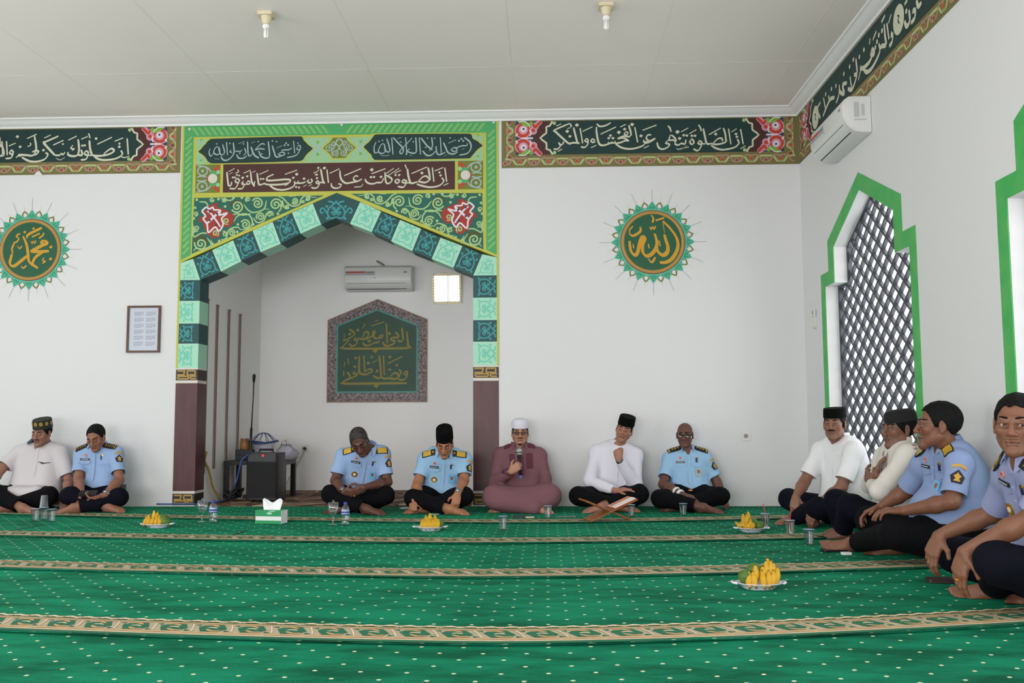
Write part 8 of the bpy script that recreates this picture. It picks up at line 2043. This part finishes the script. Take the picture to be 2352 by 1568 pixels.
mb = MB(); Nk = J['neck']; mb.lathe([(0.070, -0.014), (0.072, 0.045), (0.068, 0.047), (0.064, -0.01)], 24, c=tuple(Nk+np.array([-0.006, 0, 0.010])), cap=False); mb.build('collar', [m_wht3], c9['T'], smooth=True)
m_emb = mat('embroidery_brown', (156, 132, 120), 0.8)
for u, v in ((-0.03, 0.06), (0.03, 0.06), (-0.035, 0.11), (0.035, 0.11), (-0.03, 0.16), (0.03, 0.16)):
    put(c9, u, v, [(0.006, 0.022), (0.014, 0.004), (0.004, -0.022), (-0.012, -0.006)], 'embroidery', m_emb, 0.004)
for u, v in ((0.10, 0.02), (0.14, 0.025), (0.11, 0.05)): put(c9, u, v, [(0.018, 0.004), (0.0, 0.010), (-0.018, 0.0), (0.0, -0.010)], 'embroidery', m_emb, 0.004, out=c9['S']*0.8+c9['up']*0.6)

# ---- bulky officer in profile by the right wall
J = dict(hip=XYZ(2184, 5.26, 0.130), neck=W(2180, 1024, 5.20), head=W(2155, 980, 5.14), shA=W(2122, 1066, 5.42), shB=W(2203, 1066, 5.02), elA=W(2080, 1128, 5.58), elB=W(2187, 1152, 4.96), wrA=W(2022, 1164, 5.66), wrB=W(2076, 1173, 5.16), knA=W(2000, 1196, 5.78), knB=W(2062, 1226, 5.14), hipB=XYZ(2184, 5.26, 0.130)+np.array([0.1, -0.9, 0]))
J['anA'] = W(2052, 1266, 5.58); J['anB'] = W(1956, 1246, 5.72); J['anA'][2] = 0.055; J['anB'][2] = 0.060
c10 = person(dict(label='bulky bareheaded officer in light blue uniform in profile against the right wall', base=XYZ(2188, 5.26, ZB), J=J, look=(-103, 0, 0), skin=(122, 80, 60), shirt=m_blue3, trousers=m_tr, collar=m_blue3, seed=10, h=0.0038, sleeve=0.82, hair=(0.013, 0.085, 0.0, m_hair), hs=1.06, jaw=1.08, fat=0.03, belly=0.06, ease=0.016, hem=0.12, thick=0.022, collar_gap=30, patchdir=(-0.35, -1, 0.2), fold=0.005,
    handA=((-0.85, 0.2, -0.35), (0.1, -0.2, -0.95), (0, -0.9, 0.2), (30, 35, 20)), handB=((-0.95, 0.28, 0.02), (0.05, 0.1, -0.98), (0, 0.9, 0.3), (22, 30, 18)), footA=((-0.97, -0.05, -0.05), (0.1, 0.6, -0.8), (0, -0.9, 0.3)), footB=((-0.98, 0.12, 0.0), (0.05, 0.75, -0.66), (0, -0.6, 0.6)), cuff=0.84))
uniform_details(c10, 'gold', False, 0.055)
# ---- nearest officer at the right edge
J = dict(hip=XYZ(2418, 4.02, 0.120), neck=W(2366, 1048, 3.88), head=W(2336, 978, 3.82), shA=W(2322, 1092, 4.10), shB=W(2418, 1106, 3.70), elA=W(2282, 1178, 4.28), elB=W(2372, 1190, 3.76), wrA=W(2158, 1229, 4.40), wrB=W(2216, 1266, 3.92), knA=W(2196, 1272, 4.52), knB=W(2292, 1292, 3.80), hipB=XYZ(2418, 4.02, 0.12)+np.array([0.1, -0.9, 0]))
J['anA'] = W(2400, 1366, 4.12); J['anB'] = W(2282, 1332, 4.22); J['anA'][2] = 0.056; J['anB'][2] = 0.062
c11 = person(dict(label='nearest officer at the right edge in lilac blue uniform, forearms over his knees', base=XYZ(2418, 4.02, ZB), J=J, look=(-38, 3, 2), skin=(124, 83, 62), shirt=m_blue4, trousers=m_trn, collar=m_blue4, seed=12, h=0.0034, sleeve=0.84, hair=(0.010, 0.080, 0.02, m_hair), hs=1.03, jaw=1.06, fat=0.015, thick=0.012, patchdir=(-0.3, -1, 0.2), gaze=0.6, lid=0.0022,
    handA=((-0.45, -0.05, -0.89), (0.75, 0.4, -0.4), (0.35, -0.9, 0.1), (24, 28, 20), 1.08), handB=((-0.25, 0.10, -0.96), (0.85, 0.35, -0.2), (-0.5, -0.7, 0.1), (18, 24, 16), 1.08), footA=((-0.97, -0.08, -0.06), (0.05, 0.6, -0.8), (0, -0.9, 0.3)), footB=((-0.97, 0.05, -0.10), (0.05, 0.75, -0.66), (0, -0.6, 0.6)), cuff=0.84))
uniform_details(c11, 'bars', True, False)
dB = unit((-0.25, 0.10, -0.96)); ring_on(c11, 'B', J['wrB']+dB*0.118+np.array([-0.008, -0.016, 0]), dB, 0.0125)
